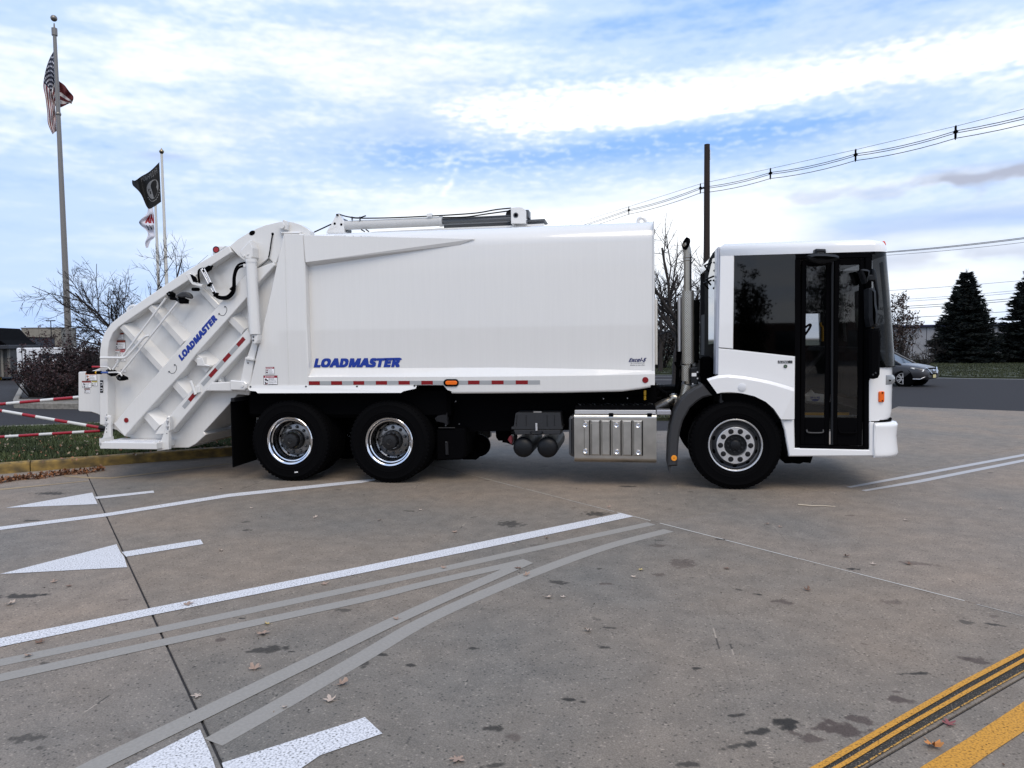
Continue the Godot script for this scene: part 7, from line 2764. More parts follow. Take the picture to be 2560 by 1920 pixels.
# ---------------------------------------------------------------- cars
func make_car(label: String, paint: Material, at: Vector3, turn: float, tall := 1.68, steer := 0.0) -> Node3D:
	var t := thing("car", label, "car", at, turn)
	var b := MB.new()
	var st := [[-2.30, 0.42, 0.95, 0.80], [-2.22, 0.34, 1.10, 0.88], [-1.8, 0.30, 1.12, 0.93], [-0.8, 0.28, 1.06, 0.94], [0.3, 0.28, 1.05, 0.94], [1.0, 0.28, 1.08, 0.93], [1.5, 0.29, 1.05, 0.92], [1.95, 0.30, 0.98, 0.89], [2.2, 0.32, 0.90, 0.82], [2.34, 0.36, 0.80, 0.70], [2.40, 0.42, 0.70, 0.58]]
	var rows := []
	for s in st:
		var r := PackedVector3Array()
		for k in 24:
			var a := TAU * k / 24.0
			var c := Vector2(cos(a), sin(a))
			var q := Vector2(signf(c.x) * pow(absf(c.x), 0.45), signf(c.y) * pow(absf(c.y), 0.45))
			r.append(Vector3(s[0], (s[1] + s[2]) / 2 + q.y * (s[2] - s[1]) / 2, -q.x * s[3]))
		rows.append(r)
	b.grid(rows, true)
	for k in range(1, 23):
		b.tri(rows[0][0], rows[0][k + 1], rows[0][k])
		b.tri(rows[10][0], rows[10][k], rows[10][k + 1])
	part("body", b, paint, t)
	# glasshouse
	b = MB.new()
	var gl := [[-2.15, 1.05, 0.74], [-1.6, tall - 0.14, 0.66], [-1.2, tall - 0.05, 0.64], [-0.3, tall - 0.03, 0.63], [0.25, tall - 0.10, 0.63], [1.22, 1.04, 0.76]]
	rows = []
	for s in gl:
		rows.append(PackedVector3Array([Vector3(s[0], 1.0, 0.84), Vector3(s[0], s[1], s[2]), Vector3(s[0], s[1], -s[2]), Vector3(s[0], 1.0, -0.84)]))
	for i in gl.size() - 1:
		for k in 3:
			b.quad(rows[i][k], rows[i + 1][k], rows[i + 1][k + 1], rows[i][k + 1])
	part("glass", b, mat("car_glass", lin(0.012, 0.018, 0.024), 0.04), t)
	b = MB.new()
	var roof := []
	for s in gl.slice(1, 5):
		roof.append(PackedVector3Array([Vector3(s[0], s[1] - 0.03, s[2] + 0.03), Vector3(s[0], s[1] + 0.02, s[2] - 0.08), Vector3(s[0], s[1] + 0.04, 0), Vector3(s[0], s[1] + 0.02, -s[2] + 0.08), Vector3(s[0], s[1] - 0.03, -s[2] - 0.03)]))
	b.grid(roof)
	part("roof", b, paint, t)
	for s in [1.0, -1.0]:
		b = MB.new()
		b.tube(PackedVector3Array([Vector3(1.25, 1.03, 0.80 * s), Vector3(0.25, tall - 0.09, 0.64 * s)]), 0.045, -1, 6)
		b.tube(PackedVector3Array([Vector3(-0.55, 1.03, 0.86 * s), Vector3(-0.6, tall - 0.04, 0.65 * s)]), 0.045, -1, 6)
		part("pillar", b, paint, t)
		b = MB.new()
		b.box(Vector3(0.95, 1.12, 0.98 * s), Vector3(0.12, 0.15, 0.2), Basis(), 0.04)
		part("wing_mirror", b, paint, t)
		# head lamp, swept back
		b = MB.new()
		b.quad(Vector3(1.72, 0.86, 0.905 * s), Vector3(2.24, 0.70, 0.775 * s), Vector3(2.26, 0.80, 0.70 * s), Vector3(1.80, 0.90, 0.885 * s))
		for i in b.v.size():
			b.v[i] += Vector3(0.02, 0.012, 0.02 * s)
		part("headlamp", b, mat("lamp_white", lin(0.85, 0.85, 0.82), 0.15), t)
		b = MB.new()
		b.tube(PackedVector3Array([Vector3(1.86, 0.36, 0.92 * s), Vector3(2.16, 0.36, 0.86 * s), Vector3(2.30, 0.46, 0.70 * s)]), 0.022, -1, 6)
		part("bumper_trim", b, mats.machined, t)
		b = MB.new()
		b.tube(PackedVector3Array([Vector3(2.30, 0.88, 0.55 * s), Vector3(2.43, 0.60, 0.28 * s)]), 0.030, -1, 6)
		part("grille_trim", b, mats.chrome, t)
		for x in [1.40, -1.40]:
			b = MB.new()
			b.lathe(PackedVector2Array([Vector2(0.44, -0.35), Vector2(0.44, 0.0), Vector2(0.0, 0.0)]), 28, Transform3D(Basis(Vector3.UP, 0.0 if s > 0 else PI), Vector3(x, 0.40, 0.905 * s)))
			part("wheel_arch", b, mats.soft_black, t)
			var w := Node3D.new()
			w.name = numbered("wheel", t)
			t.add_child(w, true)
			w.position = Vector3(x, 0.37, 0.93 * s)
			w.rotation.y = (0.0 if s > 0 else PI) + (steer if x > 0 else 0.0)
			b = MB.new()
			b.lathe(PackedVector2Array([Vector2(0.25, -0.2), Vector2(0.36, -0.2), Vector2(0.37, -0.17), Vector2(0.37, -0.03), Vector2(0.35, 0.0), Vector2(0.26, 0.0), Vector2(0.255, -0.04), Vector2(0, -0.05)]), 32)
			part("tyre", b, mats.rubber, w)
			for k in 5:
				b = MB.new()
				var a := TAU * k / 5.0
				b.prism(PackedVector2Array([Vector2(0.03, -0.035), Vector2(0.245, -0.075), Vector2(0.25, -0.03), Vector2(0.12, 0.0), Vector2(0.25, 0.03), Vector2(0.245, 0.075), Vector2(0.03, 0.035)]), -0.02, 0.0, 0.004, Transform3D(Basis(Vector3.BACK, a), Vector3.ZERO))
				part("spoke", b, mat("spoke_alloy", lin(0.42, 0.42, 0.43), 0.3, 0.6), w)
			b = MB.new()
			b.lathe(PackedVector2Array([Vector2(0.265, -0.02), Vector2(0.265, 0.004), Vector2(0.245, 0.004), Vector2(0.243, -0.02)]), 32)
			part("rim", b, mats.spoke_alloy, w)
	b = MB.new()
	b.quad(Vector3(2.425, 0.54, 0.36), Vector3(2.425, 0.54, -0.36), Vector3(2.31, 0.87, -0.52), Vector3(2.31, 0.87, 0.52))
	part("grille", b, mats.soft_black, t)
	b = MB.new()
	b.box(Vector3(2.40, 0.76, 0), Vector3(0.02, 0.09, 0.12), Basis(Vector3.BACK, 0.3), 0.01)
	part("grille_mark", b, mats.chrome, t)
	b = MB.new()
	b.box(Vector3(2.435, 0.48, 0.0), Vector3(0.015, 0.15, 0.31), Basis(), 0.004)
	part("number_plate", b, mat("plate_cream", lin(0.62, 0.55, 0.28), 0.5), t)
	return t


func build_left_side() -> void:
	# tall aluminium pole with its flag
	var p0: Vector3 = Vector3(-19.533, 1.198, -16.178)
	var top: Vector3 = Vector3(-20.044, 13.609, -16.809)
	var big := pole("flagpole", "tall brushed aluminium flagpole with silver ball, nearest the left edge", Vector3(p0.x, 0, p0.z), top.y - 0.26, 0.128, 0.062, mats.aluminium)
	var b := MB.new()
	b.ball(Vector3(0, top.y - 0.02 + 0.28, 0), 0.115, 20)
	part("ball", b, mats.aluminium, big)
	b = MB.new()
	b.lathe(PackedVector2Array([Vector2(0.0, -0.14), Vector2(0.098, -0.14), Vector2(0.098, 0.12), Vector2(0.03, 0.14), Vector2(0.02, 0.3)]), 20, Transform3D(Basis(Vector3.RIGHT, -PI / 2), Vector3(0, top.y - 0.22, 0)))
	part("truck_cap", b, mats.aluminium, big)
	b = MB.new()
	var jy: Vector3 = Vector3(-19.896, 10.404, -16.649)
	b.lathe(PackedVector2Array([Vector2(0.088, -0.05), Vector2(0.10, -0.02), Vector2(0.10, 0.02), Vector2(0.084, 0.05)]), 20, Transform3D(Basis(Vector3.RIGHT, -PI / 2), Vector3(0, jy.y, 0)))
	part("joint_ring", b, mats.aluminium, big)
	var flag := thing("flag", "red, white and blue striped flag with stars hanging limp on the tall pole", "flag", Vector3(-20.058, 12.031, -16.716))
	var fl := cloth("cloth", [path([-20.058, 13.014, -16.773, -20.331, 12.701, -16.813, -20.404, 12.199, -16.671, -20.604, 11.707, -16.762, -20.407, 11.188, -16.612, -20.496, 10.677, -16.771, -20.354, 10.219, -16.616, -20.3, 9.86, -16.756]), path([-20.039, 12.304, -16.735, -20.018, 12.085, -16.574, -20.323, 11.851, -16.765, -20.141, 11.38, -16.513, -20.309, 11.083, -16.723, -20.107, 10.553, -16.522, -20.23, 10.232, -16.687, -20.089, 9.857, -16.586]), path([-20.019, 11.511, -16.693, -20.178, 11.509, -16.819, -20.04, 11.26, -16.573, -20.206, 11.109, -16.741, -19.982, 10.781, -16.505, -20.142, 10.56, -16.72, -19.973, 10.198, -16.523, -20.111, 9.929, -16.688]), path([-19.994, 10.746, -16.653, -19.945, 10.796, -16.562, -20.119, 10.916, -16.744, -19.972, 10.769, -16.556, -20.109, 10.697, -16.733, -19.94, 10.415, -16.541, -20.083, 10.23, -16.71, -19.97, 9.932, -16.61])], stars_and_stripes(), "striped_cloth", flag)
	fl.position = -flag.position
	b = MB.new()
	var fold := cloth("fold", [path([-20.052, 11.92, -16.863, -20.008, 11.854, -16.917, -19.921, 11.764, -17.027, -19.669, 11.493, -16.951, -19.631, 11.363, -17.101, -19.509, 11.188, -16.959]), path([-20.053, 11.535, -16.841, -20.072, 11.586, -16.993, -19.846, 11.44, -16.919, -19.823, 11.351, -17.07, -19.588, 11.189, -16.946, -19.617, 11.139, -17.04]), path([-20.054, 11.206, -16.822, -19.988, 11.221, -16.884, -19.936, 11.184, -16.992, -19.738, 11.108, -16.917, -19.704, 11.099, -17.024, -19.57, 11.037, -16.94]), path([-20.055, 10.835, -16.8, -20.06, 10.918, -16.956, -19.848, 10.944, -16.89, -19.814, 11.031, -17.002, -19.635, 11.038, -16.93, -19.672, 11.029, -17.025])], stripes_only(), "fold_cloth", flag)
	fold.position = -flag.position
	# two cream poles further right
	p0 = Vector3(-17.026, 1.11, -18.603)
	top = Vector3(-17.379, 9.403, -19.023)
	var mid := pole("flagpole", "cream painted flagpole with brass acorn finial holding the black flag", Vector3(p0.x, 0, p0.z), top.y, 0.088, 0.045, mats.cream_paint)
	b = MB.new()
	b.lathe(PackedVector2Array([Vector2(0.0, 0.0), Vector2(0.05, 0.02), Vector2(0.095, 0.09), Vector2(0.09, 0.13), Vector2(0.03, 0.19), Vector2(0.0, 0.26)]), 18, Transform3D(Basis(Vector3.RIGHT, -PI / 2), Vector3(0, top.y, 0)))
	part("finial", b, mats.gilt, mid)
	p0 = Vector3(-19.848, 1.028, -22.204)
	top = Vector3(-20.152, 9.013, -22.614)
	pole("flagpole", "cream painted flagpole behind, holding the small white flag", Vector3(p0.x, 0, p0.z), top.y, 0.085, 0.05, mats.cream_paint)
	flag = thing("flag", "black flag with white round emblem flying from the cream pole", "flag", Vector3(-17.401, 8.458, -18.965))
	fl = cloth("cloth", [path([-18.695, 8.565, -19.068, -18.379, 8.475, -18.81, -18.261, 8.692, -19.044, -17.727, 8.819, -18.832, -17.415, 9.209, -19.006]), path([-18.647, 8.463, -18.969, -18.288, 8.311, -18.815, -18.242, 8.363, -19.079, -17.676, 8.387, -18.816, -17.393, 8.669, -18.979]), path([-18.629, 8.357, -18.966, -18.204, 8.062, -18.763, -18.132, 7.926, -19.021, -17.658, 7.924, -18.843, -17.371, 8.141, -18.952]), path([-18.524, 8.268, -18.876, -18.159, 7.927, -18.813, -18.015, 7.381, -19.008, -17.594, 7.397, -18.823, -17.346, 7.601, -18.925])], black_flag_picture(), "black_cloth", flag)
	fl.position = -flag.position
	flag = thing("flag", "small white flag with red and black lettering furled beside the rear cream pole", "flag", Vector3(-20.166, 7.563, -22.528))
	fl = cloth("cloth", [path([-20.451, 8.149, -22.516, -20.415, 8.166, -22.625, -20.233, 8.146, -22.551]), path([-20.558, 7.883, -22.586, -20.311, 7.855, -22.471, -20.189, 7.862, -22.542]), path([-20.766, 7.494, -22.327, -20.573, 7.562, -22.615, -20.169, 7.563, -22.528]), path([-20.861, 7.348, -22.506, -20.383, 7.281, -22.376, -20.158, 7.264, -22.513]), path([-20.501, 7.044, -22.445, -20.426, 7.035, -22.609, -20.15, 6.995, -22.498]), path([-20.519, 6.864, -22.533, -20.269, 6.81, -22.418, -20.148, 6.756, -22.485]), path([-20.58, 6.522, -22.402, -20.544, 6.55, -22.511, -20.331, 6.573, -22.445]), path([-20.545, 6.277, -22.394, -20.562, 6.29, -22.493, -20.444, 6.276, -22.41])], white_flag_picture(), "white_cloth", flag)
	fl.position = -flag.position

	# bare ornamental tree whose crown shows over the tailgate
	var at: Vector3 = Vector3(-12.836, 1.35, -11.173)
	bare_tree("wide bare tree with dark zigzag branches behind the tailgate", Vector3(at.x, 0, at.z), 4.6, 2.7, 8, 11, 2.0, Vector3(-0.05, 0, 0.1), 0.095, 5)
	at = Vector3(-16.879, 1.163, -19.644)
	bare_tree("bare tree mostly hidden behind the tailgate hinge, twigs right of the poles", Vector3(at.x, 0, at.z), 5.4, 1.5, 19, 5, 2.4, Vector3(0.02, 0, 0), 0.10, 3)

	# purple shrubs in the planter
	var lo := Color(0.006, 0.003, 0.004)
	var hi := Color(0.050, 0.020, 0.020)
	var names := ["dark purple shrub at the left corner of the planter", "dark purple shrub in front of the flagpole foot", "dark purple shrub right of the flagpole", "dark purple shrub half hidden by the rear guard of the truck", "low twiggy purple shrub at the front of the planter", "tall purple shrub against the sky right of the flagpole"]
	var spots := [[Vector3(-18.437, 0.799, -13.287), 1.85, 0.75], [Vector3(-17.041, 0.83, -12.498), 1.75, 0.85], [Vector3(-16.706, 0.802, -13.057), 1.95, 0.85], [Vector3(-15.44, 0.835, -12.248), 1.75, 0.8], [Vector3(-15.784, 0.638, -11.268), 1.15, 0.85], [Vector3(-18.239, 0.701, -15.342), 2.30, 0.9]]
	for i in spots.size():
		var s: Vector3 = spots[i][0]
		shrub("purple_shrub", names[i], "shrub", Vector3(s.x, 0.08, s.z), spots[i][1], spots[i][2], 70, 44, 0.05, lo, hi, 40 + i, "purple shrubs in the planter", "twig", 0.5)
	# burgundy small trees behind the parked cars
	at = Vector3(-57.978, 0.504, -57.656)
	shrub("burgundy_tree", "burgundy leaved small tree in front of the beige block, left one", "tree", Vector3(at.x, LOT, at.z), 5.2, 1.4, 50, 40, 0.11, Color(0.016, 0.005, 0.005), Color(0.065, 0.018, 0.016), 61, "", "twig", 0.9)
	at = Vector3(-56.297, 0.484, -57.924)
	shrub("burgundy_tree", "burgundy leaved small tree beside the street lamp and flagpole", "tree", Vector3(at.x, LOT, at.z), 4.9, 1.4, 50, 40, 0.11, Color(0.016, 0.005, 0.005), Color(0.065, 0.018, 0.016), 62, "", "twig", 0.9)
	at = Vector3(-64.674, -0.626, -61.59)
	shrub("green_bush", "rounded olive green bush beside the columned building", "bush", Vector3(at.x, LOT, at.z), 2.6, 0.75, 40, 50, 0.10, Color(0.010, 0.012, 0.003), Color(0.055, 0.055, 0.018), 63, "", "twig", 0.1)

	# beige block with its dark neighbour and the columned hall with dark roof
	var k: Vector3 = Vector3(-100.577, -0.294, -101.505)
	var e: Vector3 = Vector3(-94.505, -0.367, -102.474)
	var hy: Vector3 = Vector3(-99.695, 5.025, -101.952)
	var t := thing("beige_building", "plain beige flat-topped building block behind the burgundy trees", "building", Vector3((k.x + e.x) / 2, LOT, (k.z + e.z) / 2), 0.0)
	hy.y -= LOT
	var w := Vector2(k.x - e.x, k.z - e.z).length()
	var tan_ := grainy(mat("beige_render", Color.WHITE, 0.85), noise_tex(0.02, 4, 256, lin(0.22, 0.20, 0.165), lin(0.27, 0.25, 0.21), 71), 0.2)
	b = MB.new()
	b.box(Vector3(0, hy.y / 2, -3.0), Vector3(w, hy.y, 6.0), Basis(Vector3.UP, 0.32))
	part("wall", b, tan_, t)
	b = MB.new()
	b.box(Vector3(0, hy.y + 0.05, -3.0), Vector3(w + 0.15, 0.14, 6.15), Basis(Vector3.UP, 0.32))
	part("coping", b, mat("coping_grey", lin(0.16, 0.15, 0.14), 0.7), t)
	for q in [0.33, 0.66]:
		b = MB.new()
		b.box(Basis(Vector3.UP, 0.32) * Vector3(0, 0, 3.005) + Vector3(0, hy.y * q, -3.0), Vector3(w, 0.03, 0.02), Basis(Vector3.UP, 0.32))
		part("wall_joint", b, mats.coping_grey, t)
	k = Vector3(-69.346, 0.379, -65.971)
	e = Vector3(-67.848, 0.361, -66.21)
	hy = Vector3(-68.703, 2.894, -66.219)
	t = thing("dark_annex", "low dark blue annex between the columned hall and beige block", "building", Vector3((k.x + e.x) / 2, LOT, (k.z + e.z) / 2))
	hy.y -= LOT
	b = MB.new()
	b.box(Vector3(0, hy.y / 2, -3), Vector3(2.2, hy.y, 6), Basis(Vector3.UP, 0.3))
	part("wall", b, mat("slate_blue", lin(0.022, 0.028, 0.042), 0.6), t)
	b = MB.new()
	b.box(Vector3(0, hy.y + 0.04, -3), Vector3(2.3, 0.1, 6.1), Basis(Vector3.UP, 0.3))
	part("roof_edge", b, mats.soft_black, t)
	k = Vector3(-54.833, -0.268, -51.014)
	t = thing("columned_hall", "low hall with dark overhanging roof and pale columns at the left edge", "building", Vector3(k.x, -0.9, k.z), 0.35)
	b = MB.new()
	b.box(Vector3(-6.1, 1.4, -3.4), Vector3(12, 2.8, 6), Basis())
	part("wall", b, mat("hall_wall", lin(0.07, 0.068, 0.066), 0.7), t)
	for i in 9:
		b = MB.new()
		b.box(Vector3(-0.2 - i * 0.55, 1.3, -0.3), Vector3(0.2, 2.6, 0.2), Basis(), 0.02)
		part("column", b, mat("column_beige", lin(0.19, 0.175, 0.15), 0.8), t)
	b = MB.new()
	b.box(Vector3(-6.0, 2.75, -2.6), Vector3(12.4, 0.35, 6.4), Basis(), 0.03)
	part("eaves", b, mat("eaves_dark", lin(0.02, 0.022, 0.028), 0.6), t)
	b = MB.new()
	b.prism(PackedVector2Array([Vector2(0.0, 2.95), Vector2(-0.65, 3.4), Vector2(-1.55, 4.55), Vector2(-13, 4.8), Vector2(-13, 2.95)]), -6.0, 0.4, 0.05)
	part("roof", b, mats.soft_black, t)
	k = Vector3(-57.422, -0.505, -52.615)
	t = thing("bollard", "yellow bollard at the left edge of the lot", "bollard", Vector3(k.x, LOT, k.z))
	b = MB.new()
	b.tube(PackedVector3Array([Vector3.ZERO, Vector3(0, 0.85, 0)]), 0.10, -1, 12)
	b.ball(Vector3(0, 0.85, 0), 0.10, 12)
	part("post", b, mats.yellow_paint_rail, t)
	# street lamp with two heads
	k = Vector3(-79.523, -0.306, -84.589)
	hy = Vector3(-79.507, 5.587, -84.931)
	t = thing("street_lamp", "double-headed dark street lamp rising over the beige building", "street lamp", Vector3(k.x, LOT, k.z))
	hy.y -= LOT
	b = MB.new()
	b.tube(PackedVector3Array([Vector3.ZERO, Vector3(0, hy.y, 0)]), 0.075, 0.06, 8)
	part("post", b, mats.dark_steel, t)
	for s in [-1.0, 1.0]:
		b = MB.new()
		b.box(Vector3(0.42 * s, hy.y - 0.06, 0), Vector3(0.52, 0.14, 0.3), Basis(), 0.03)
		part("lamp_head", b, mats.dark_steel, t)
	# parked cars and the white van
	k = Vector3(-81.249, -1.22, -79.188)
	var silver := mat("car_white", lin(0.72, 0.73, 0.75), 0.2)
	silver.clearcoat_enabled = true
	make_car("small white car parked beside the olive bush, front facing us", silver, Vector3(k.x, LOT, k.z), -1.25, 1.5)
	k = Vector3(-48.912, -0.87, -45.842)
	var black := mat("car_black", lin(0.006, 0.006, 0.008), 0.15)
	black.clearcoat_enabled = true
	make_car("black car parked behind the purple shrubs, wheel showing at the left", black, Vector3(k.x + 1.4, LOT, k.z - 0.9), PI - 0.25, 1.6)
	k = Vector3(-53.292, -0.789, -50.217)
	t = thing("white_van", "long white van parked behind the black car and purple shrubs", "van", Vector3(k.x, LOT, k.z), 0.16)
	b = MB.new()
	b.prism(rounded(Vector2(-0.1, 0.5), Vector2(6.2, 3.0), 0.16), -2.2, 0.0, 0.06)
	part("body", b, silver, t)
	for q in [[1.9, 2.9], [3.0, 4.1], [4.2, 5.3]]:
		b = MB.new()
		b.prism(rounded(Vector2(q[0], 2.0), Vector2(q[1], 2.42), 0.05), -0.02, 0.012, 0.004)
		part("window", b, mats.car_glass, t)
	for x in [0.42, 0.72]:
		b = MB.new()
		b.box(Vector3(x, 1.8, 0.0), Vector3(0.07, 2.2, 0.03))
		part("door_gap", b, mats.soft_black, t)
	for x in [1.1, 5.0]:
		b = MB.new()
		b.lathe(PackedVector2Array([Vector2(0.38, -0.2), Vector2(0.38, -0.02), Vector2(0.22, 0.02), Vector2(0, 0.0)]), 20, Transform3D(Basis(), Vector3(x, 0.38, 0.01)))
		part("wheel", b, mats.rubber, t)

	# striped swing gate at the edge of the lawn
	t = thing("barrier_gate", "red and white striped barrier bars behind the riding step", "barrier", Vector3(-8.261, -0.168, -1.168) * Vector3(1, 0, 1))
	var bars := [[Vector3(-8.714, 0.847, -1.255), Vector3(-6.299, 1.037, -1.653), [-60.0, 17.0, 51.0, 102.0, 135.0, 184.0, 217.0, 266.0, 299.0, 330.0], true, 0.022], [Vector3(-8.539, 0.862, -1.081), Vector3(-6.66, 0.514, -1.362), [-60.0, -41.0, 7.0, 57.0, 90.0, 138.0, 170.0, 217.0, 249.0], false, 0.022], [Vector3(-8.541, 0.37, -1.052), Vector3(-6.648, 0.464, -1.361), [-60.0, 14.0, 48.0, 99.0, 132.0, 182.0, 212.0, 251.0], true, 0.020]]
	for q in bars:
		var red: bool = q[3]
		var cuts: Array = q[2]
		for i in cuts.size() - 1:
			var f0: float = (cuts[i] - cuts[0]) / (cuts[cuts.size() - 1] - cuts[0])
			var f1: float = (cuts[i + 1] - cuts[0]) / (cuts[cuts.size() - 1] - cuts[0])
			b = MB.new()
			b.tube(PackedVector3Array([q[0].lerp(q[1], f0), q[0].lerp(q[1], f1)]), q[4] * 1.1, -1, 12)
			var o := part("red_length" if red else "white_length", b, mat("barrier_red", lin(0.30, 0.008, 0.018), 0.3) if red else mat("barrier_white", lin(0.62, 0.62, 0.60), 0.4), t)
			o.position = -t.position
			red = not red
	b = MB.new()
	b.tube(path([-6.666, 0.514, -1.361, -6.441, 0.48, -1.395]), 0.030, -1, 12)
	b.tube(path([-6.654, 0.464, -1.36, -6.441, 0.48, -1.395]), 0.016, -1, 10)
	var cap := part("tip", b, mats.dark_steel, t)
	cap.position = -t.position
	b = MB.new()
	var ft: Vector3 = Vector3(-8.597, 0.358, -1.144)
	b.tube(PackedVector3Array([Vector3(ft.x, 0, ft.z), Vector3(ft.x, 1.05, ft.z)]), 0.06, -1, 12)
	cap = part("gate_post", b, mats.dark_steel, t)
	cap.position = -t.position


func stripes_only() -> ImageTexture:
	var im := Image.create(64, 140, false, Image.FORMAT_RGB8)
	for k in 7:
		im.fill_rect(Rect2i(0, k * 20, 64, 20), Color(0.30, 0.035, 0.065) if k % 2 == 0 else Color(0.70, 0.68, 0.68))
	im.fill_rect(Rect2i(0, 0, 64, 40), Color(0.30, 0.035, 0.065))
	return ImageTexture.create_from_image(im)


func build_right_side() -> void:
	# grey car passing on the road
	var c: Vector3 = Vector3(11.046, 0.0, -19.515)
	var turn := -0.74
	var f := Vector3(cos(turn), 0, -sin(turn))
	var r := Vector3(-f.z, 0, f.x)
	var grey := mat("car_grey", lin(0.030, 0.028, 0.030), 0.25, 0.4)
	grey.clearcoat_enabled = true
	make_car("dark grey car passing on the road in front of the spruce trees", grey, c - (f * 1.40 + r * 0.93) * 0.76, turn, 1.68, 0.6).scale = Vector3.ONE * 0.76
	# white warehouse with blue trim
	var k: Vector3 = Vector3(19.802, 0.042, -51.829)
	var e: Vector3 = Vector3(34.287, -0.001, -49.074)
	var hy: Vector3 = Vector3(23.073, 2.598, -51.485)
	var d := (e - k) * Vector3(1, 0, 1)
	var t := thing("warehouse", "long low white warehouse with dark blue roof trim behind the spruces", "building", Vector3((k.x + e.x) / 2, 0, (k.z + e.z) / 2), atan2(-d.z, d.x))
	var l := d.length()
	var wall := mat("warehouse_white", lin(0.30, 0.31, 0.34), 0.6)
	var n := 16
	for i in n:
		var b2 := MB.new()
		b2.box(Vector3(-l / 2 + (i + 0.5) * l / n, hy.y / 2 - 0.05, -0.1), Vector3(l / n - 0.03, hy.y - 0.1, 0.2), Basis(), 0.012)
		part("wall_panel", b2, wall, t)
	var b := MB.new()
	b.box(Vector3(0, hy.y / 2 - 0.06, -4.2), Vector3(l, hy.y - 0.14, 8.0))
	part("wall", b, wall, t)
	b = MB.new()
	b.box(Vector3(0, hy.y, -4.0), Vector3(l + 0.2, 0.16, 8.4), Basis(), 0.02)
	part("roof_trim", b, mat("trim_blue", lin(0.014, 0.020, 0.060), 0.5), t)
	# spruces
	k = Vector3(23.289, 0.077, -44.274)
	spruce("broad dark spruce standing alone on the verge, left of two", Vector3(k.x, 0, k.z), 6.0, 2.35, 5)
	k = Vector3(27.403, 0.057, -43.918)
	spruce("dark spruce cut by the right edge of the picture", Vector3(k.x, 0, k.z), 7.0, 2.6, 6)
	# leafy tree and bare shrubs beside the cab
	k = Vector3(18.206, 0.196, -41.438)
	var brown_lo := Color(0.010, 0.006, 0.005)
	var brown_hi := Color(0.060, 0.026, 0.016)
	shrub("russet_tree", "small tree with russet leaves just right of the cab", "tree", Vector3(k.x, 0, k.z), 4.7, 1.35, 90, 64, 0.085, brown_lo, brown_hi, 71, "", "bark", 0.9)
	k = Vector3(20.536, 0.139, -42.823)
	bare_tree("thin bare bush in front of the warehouse beside the spruce", Vector3(k.x, 0, k.z), 2.7, 0.9, 72, 6, 0.25, Vector3.ZERO, 0.035, 3)
	for q in [[Vector3(18.044, 0.256, -39.387), 1.2, 0.7, "low scrub under the russet tree"], [Vector3(19.053, 0.244, -39.548), 0.9, 0.6, "low scrub between the car and the spruce"], [Vector3(25.283, 0.025, -45.605), 0.9, 0.5, "small bare scrub between the two spruces, left clump"], [Vector3(25.95, 0.017, -45.711), 0.75, 0.3, "small bare scrub between the two spruces, right clump"]]:
		var s: Vector3 = q[0]
		shrub("scrub", q[3], "shrub", Vector3(s.x, 0, s.z), q[1], q[2], 34, 10, 0.05, brown_lo, Color(0.05, 0.04, 0.03), int(s.x * 10.0))
	# trees seen between body and cab
	bare_tree("bare street tree with leaning trunk between truck body and exhaust stack", Vector3(2.84, 0.05, -15.8), 5.3, 2.3, 31, 8, 2.0, Vector3(0.10, 0, 0), 0.17, 4)
	k = Vector3(5.534, 0.666, -28.277)
	bare_tree("bare tree whose thin crown shows above the cab roof corner", Vector3(k.x, 0, k.z), 7.1, 2.6, 33, 8, 1.8, Vector3(0.0, 0, 0), 0.16, 4)
	k = Vector3(3.042, 0.551, -32.943)
	bare_tree("bare tree at the edge of the truck body, beyond the road", Vector3(k.x, 0, k.z), 6.6, 2.0, 37, 6, 1.8, Vector3(0.05, 0, 0), 0.13, 3)
	var thicket := ["dense dark thicket at the body edge beyond the road", "dense dark thicket behind the exhaust stack", "dense dark thicket behind the cab corner"]
	for i in 3:
		k = [Vector3(3.191, 0.231, -38.021), Vector3(4.689, 0.246, -37.247), Vector3(6.383, 0.193, -38.53)][i]
		shrub("thicket", thicket[i], "shrub", Vector3(k.x, 0, k.z), 4.4, 1.5, 90, 26, 0.10, Color(0.004, 0.003, 0.003), Color(0.030, 0.018, 0.014), 80 + i, "", "twig", 0.0)
	# utility pole with its cables
	k = Vector3(5.428, 0.566, -31.805)
	hy = Vector3(5.375, 11.992, -32.453)
	t = thing("utility_pole", "dark brown wooden utility pole rising between stack and cab", "utility pole", Vector3(k.x, 0, k.z))
	b = MB.new()
	b.tube(PackedVector3Array([Vector3.ZERO, Vector3(0, hy.y, 0)]), 0.19, 0.145, 12)
	part("shaft", b, mat("pole_wood", lin(0.022, 0.013, 0.010), 0.85), t)
	b = MB.new()
	var tg: Vector3 = Vector3(5.458, 11.437, -32.435)
	b.box(Vector3(0.15, tg.y, 0.1), Vector3(0.03, 0.5, 0.10))
	part("metal_strip", b, mats.machined, t)
	b = MB.new()
	var ay: Vector3 = Vector3(5.13, 9.823, -31.985)
	b.tube(PackedVector3Array([Vector3(-0.05, ay.y - 0.05, 0.1), Vector3(ay.x - k.x, ay.y - 0.1, ay.z - k.z)]), 0.04, -1, 6)
	part("bracket_arm", b, mats.dark_steel, t)
	# spacer cable: messenger and three conductors, at one height above the road
	var hgt := ay.y - 0.1
	var stops := []
	for q in [[1310.0, 610.0], [1448.0, 563.0], [1572.0, 527.0], [1751.0, 472.0], [1926.0, 435.0], [2139.0, 389.0], [2389.0, 332.0], [2750.0, 243.0]]:
		stops.append(q)
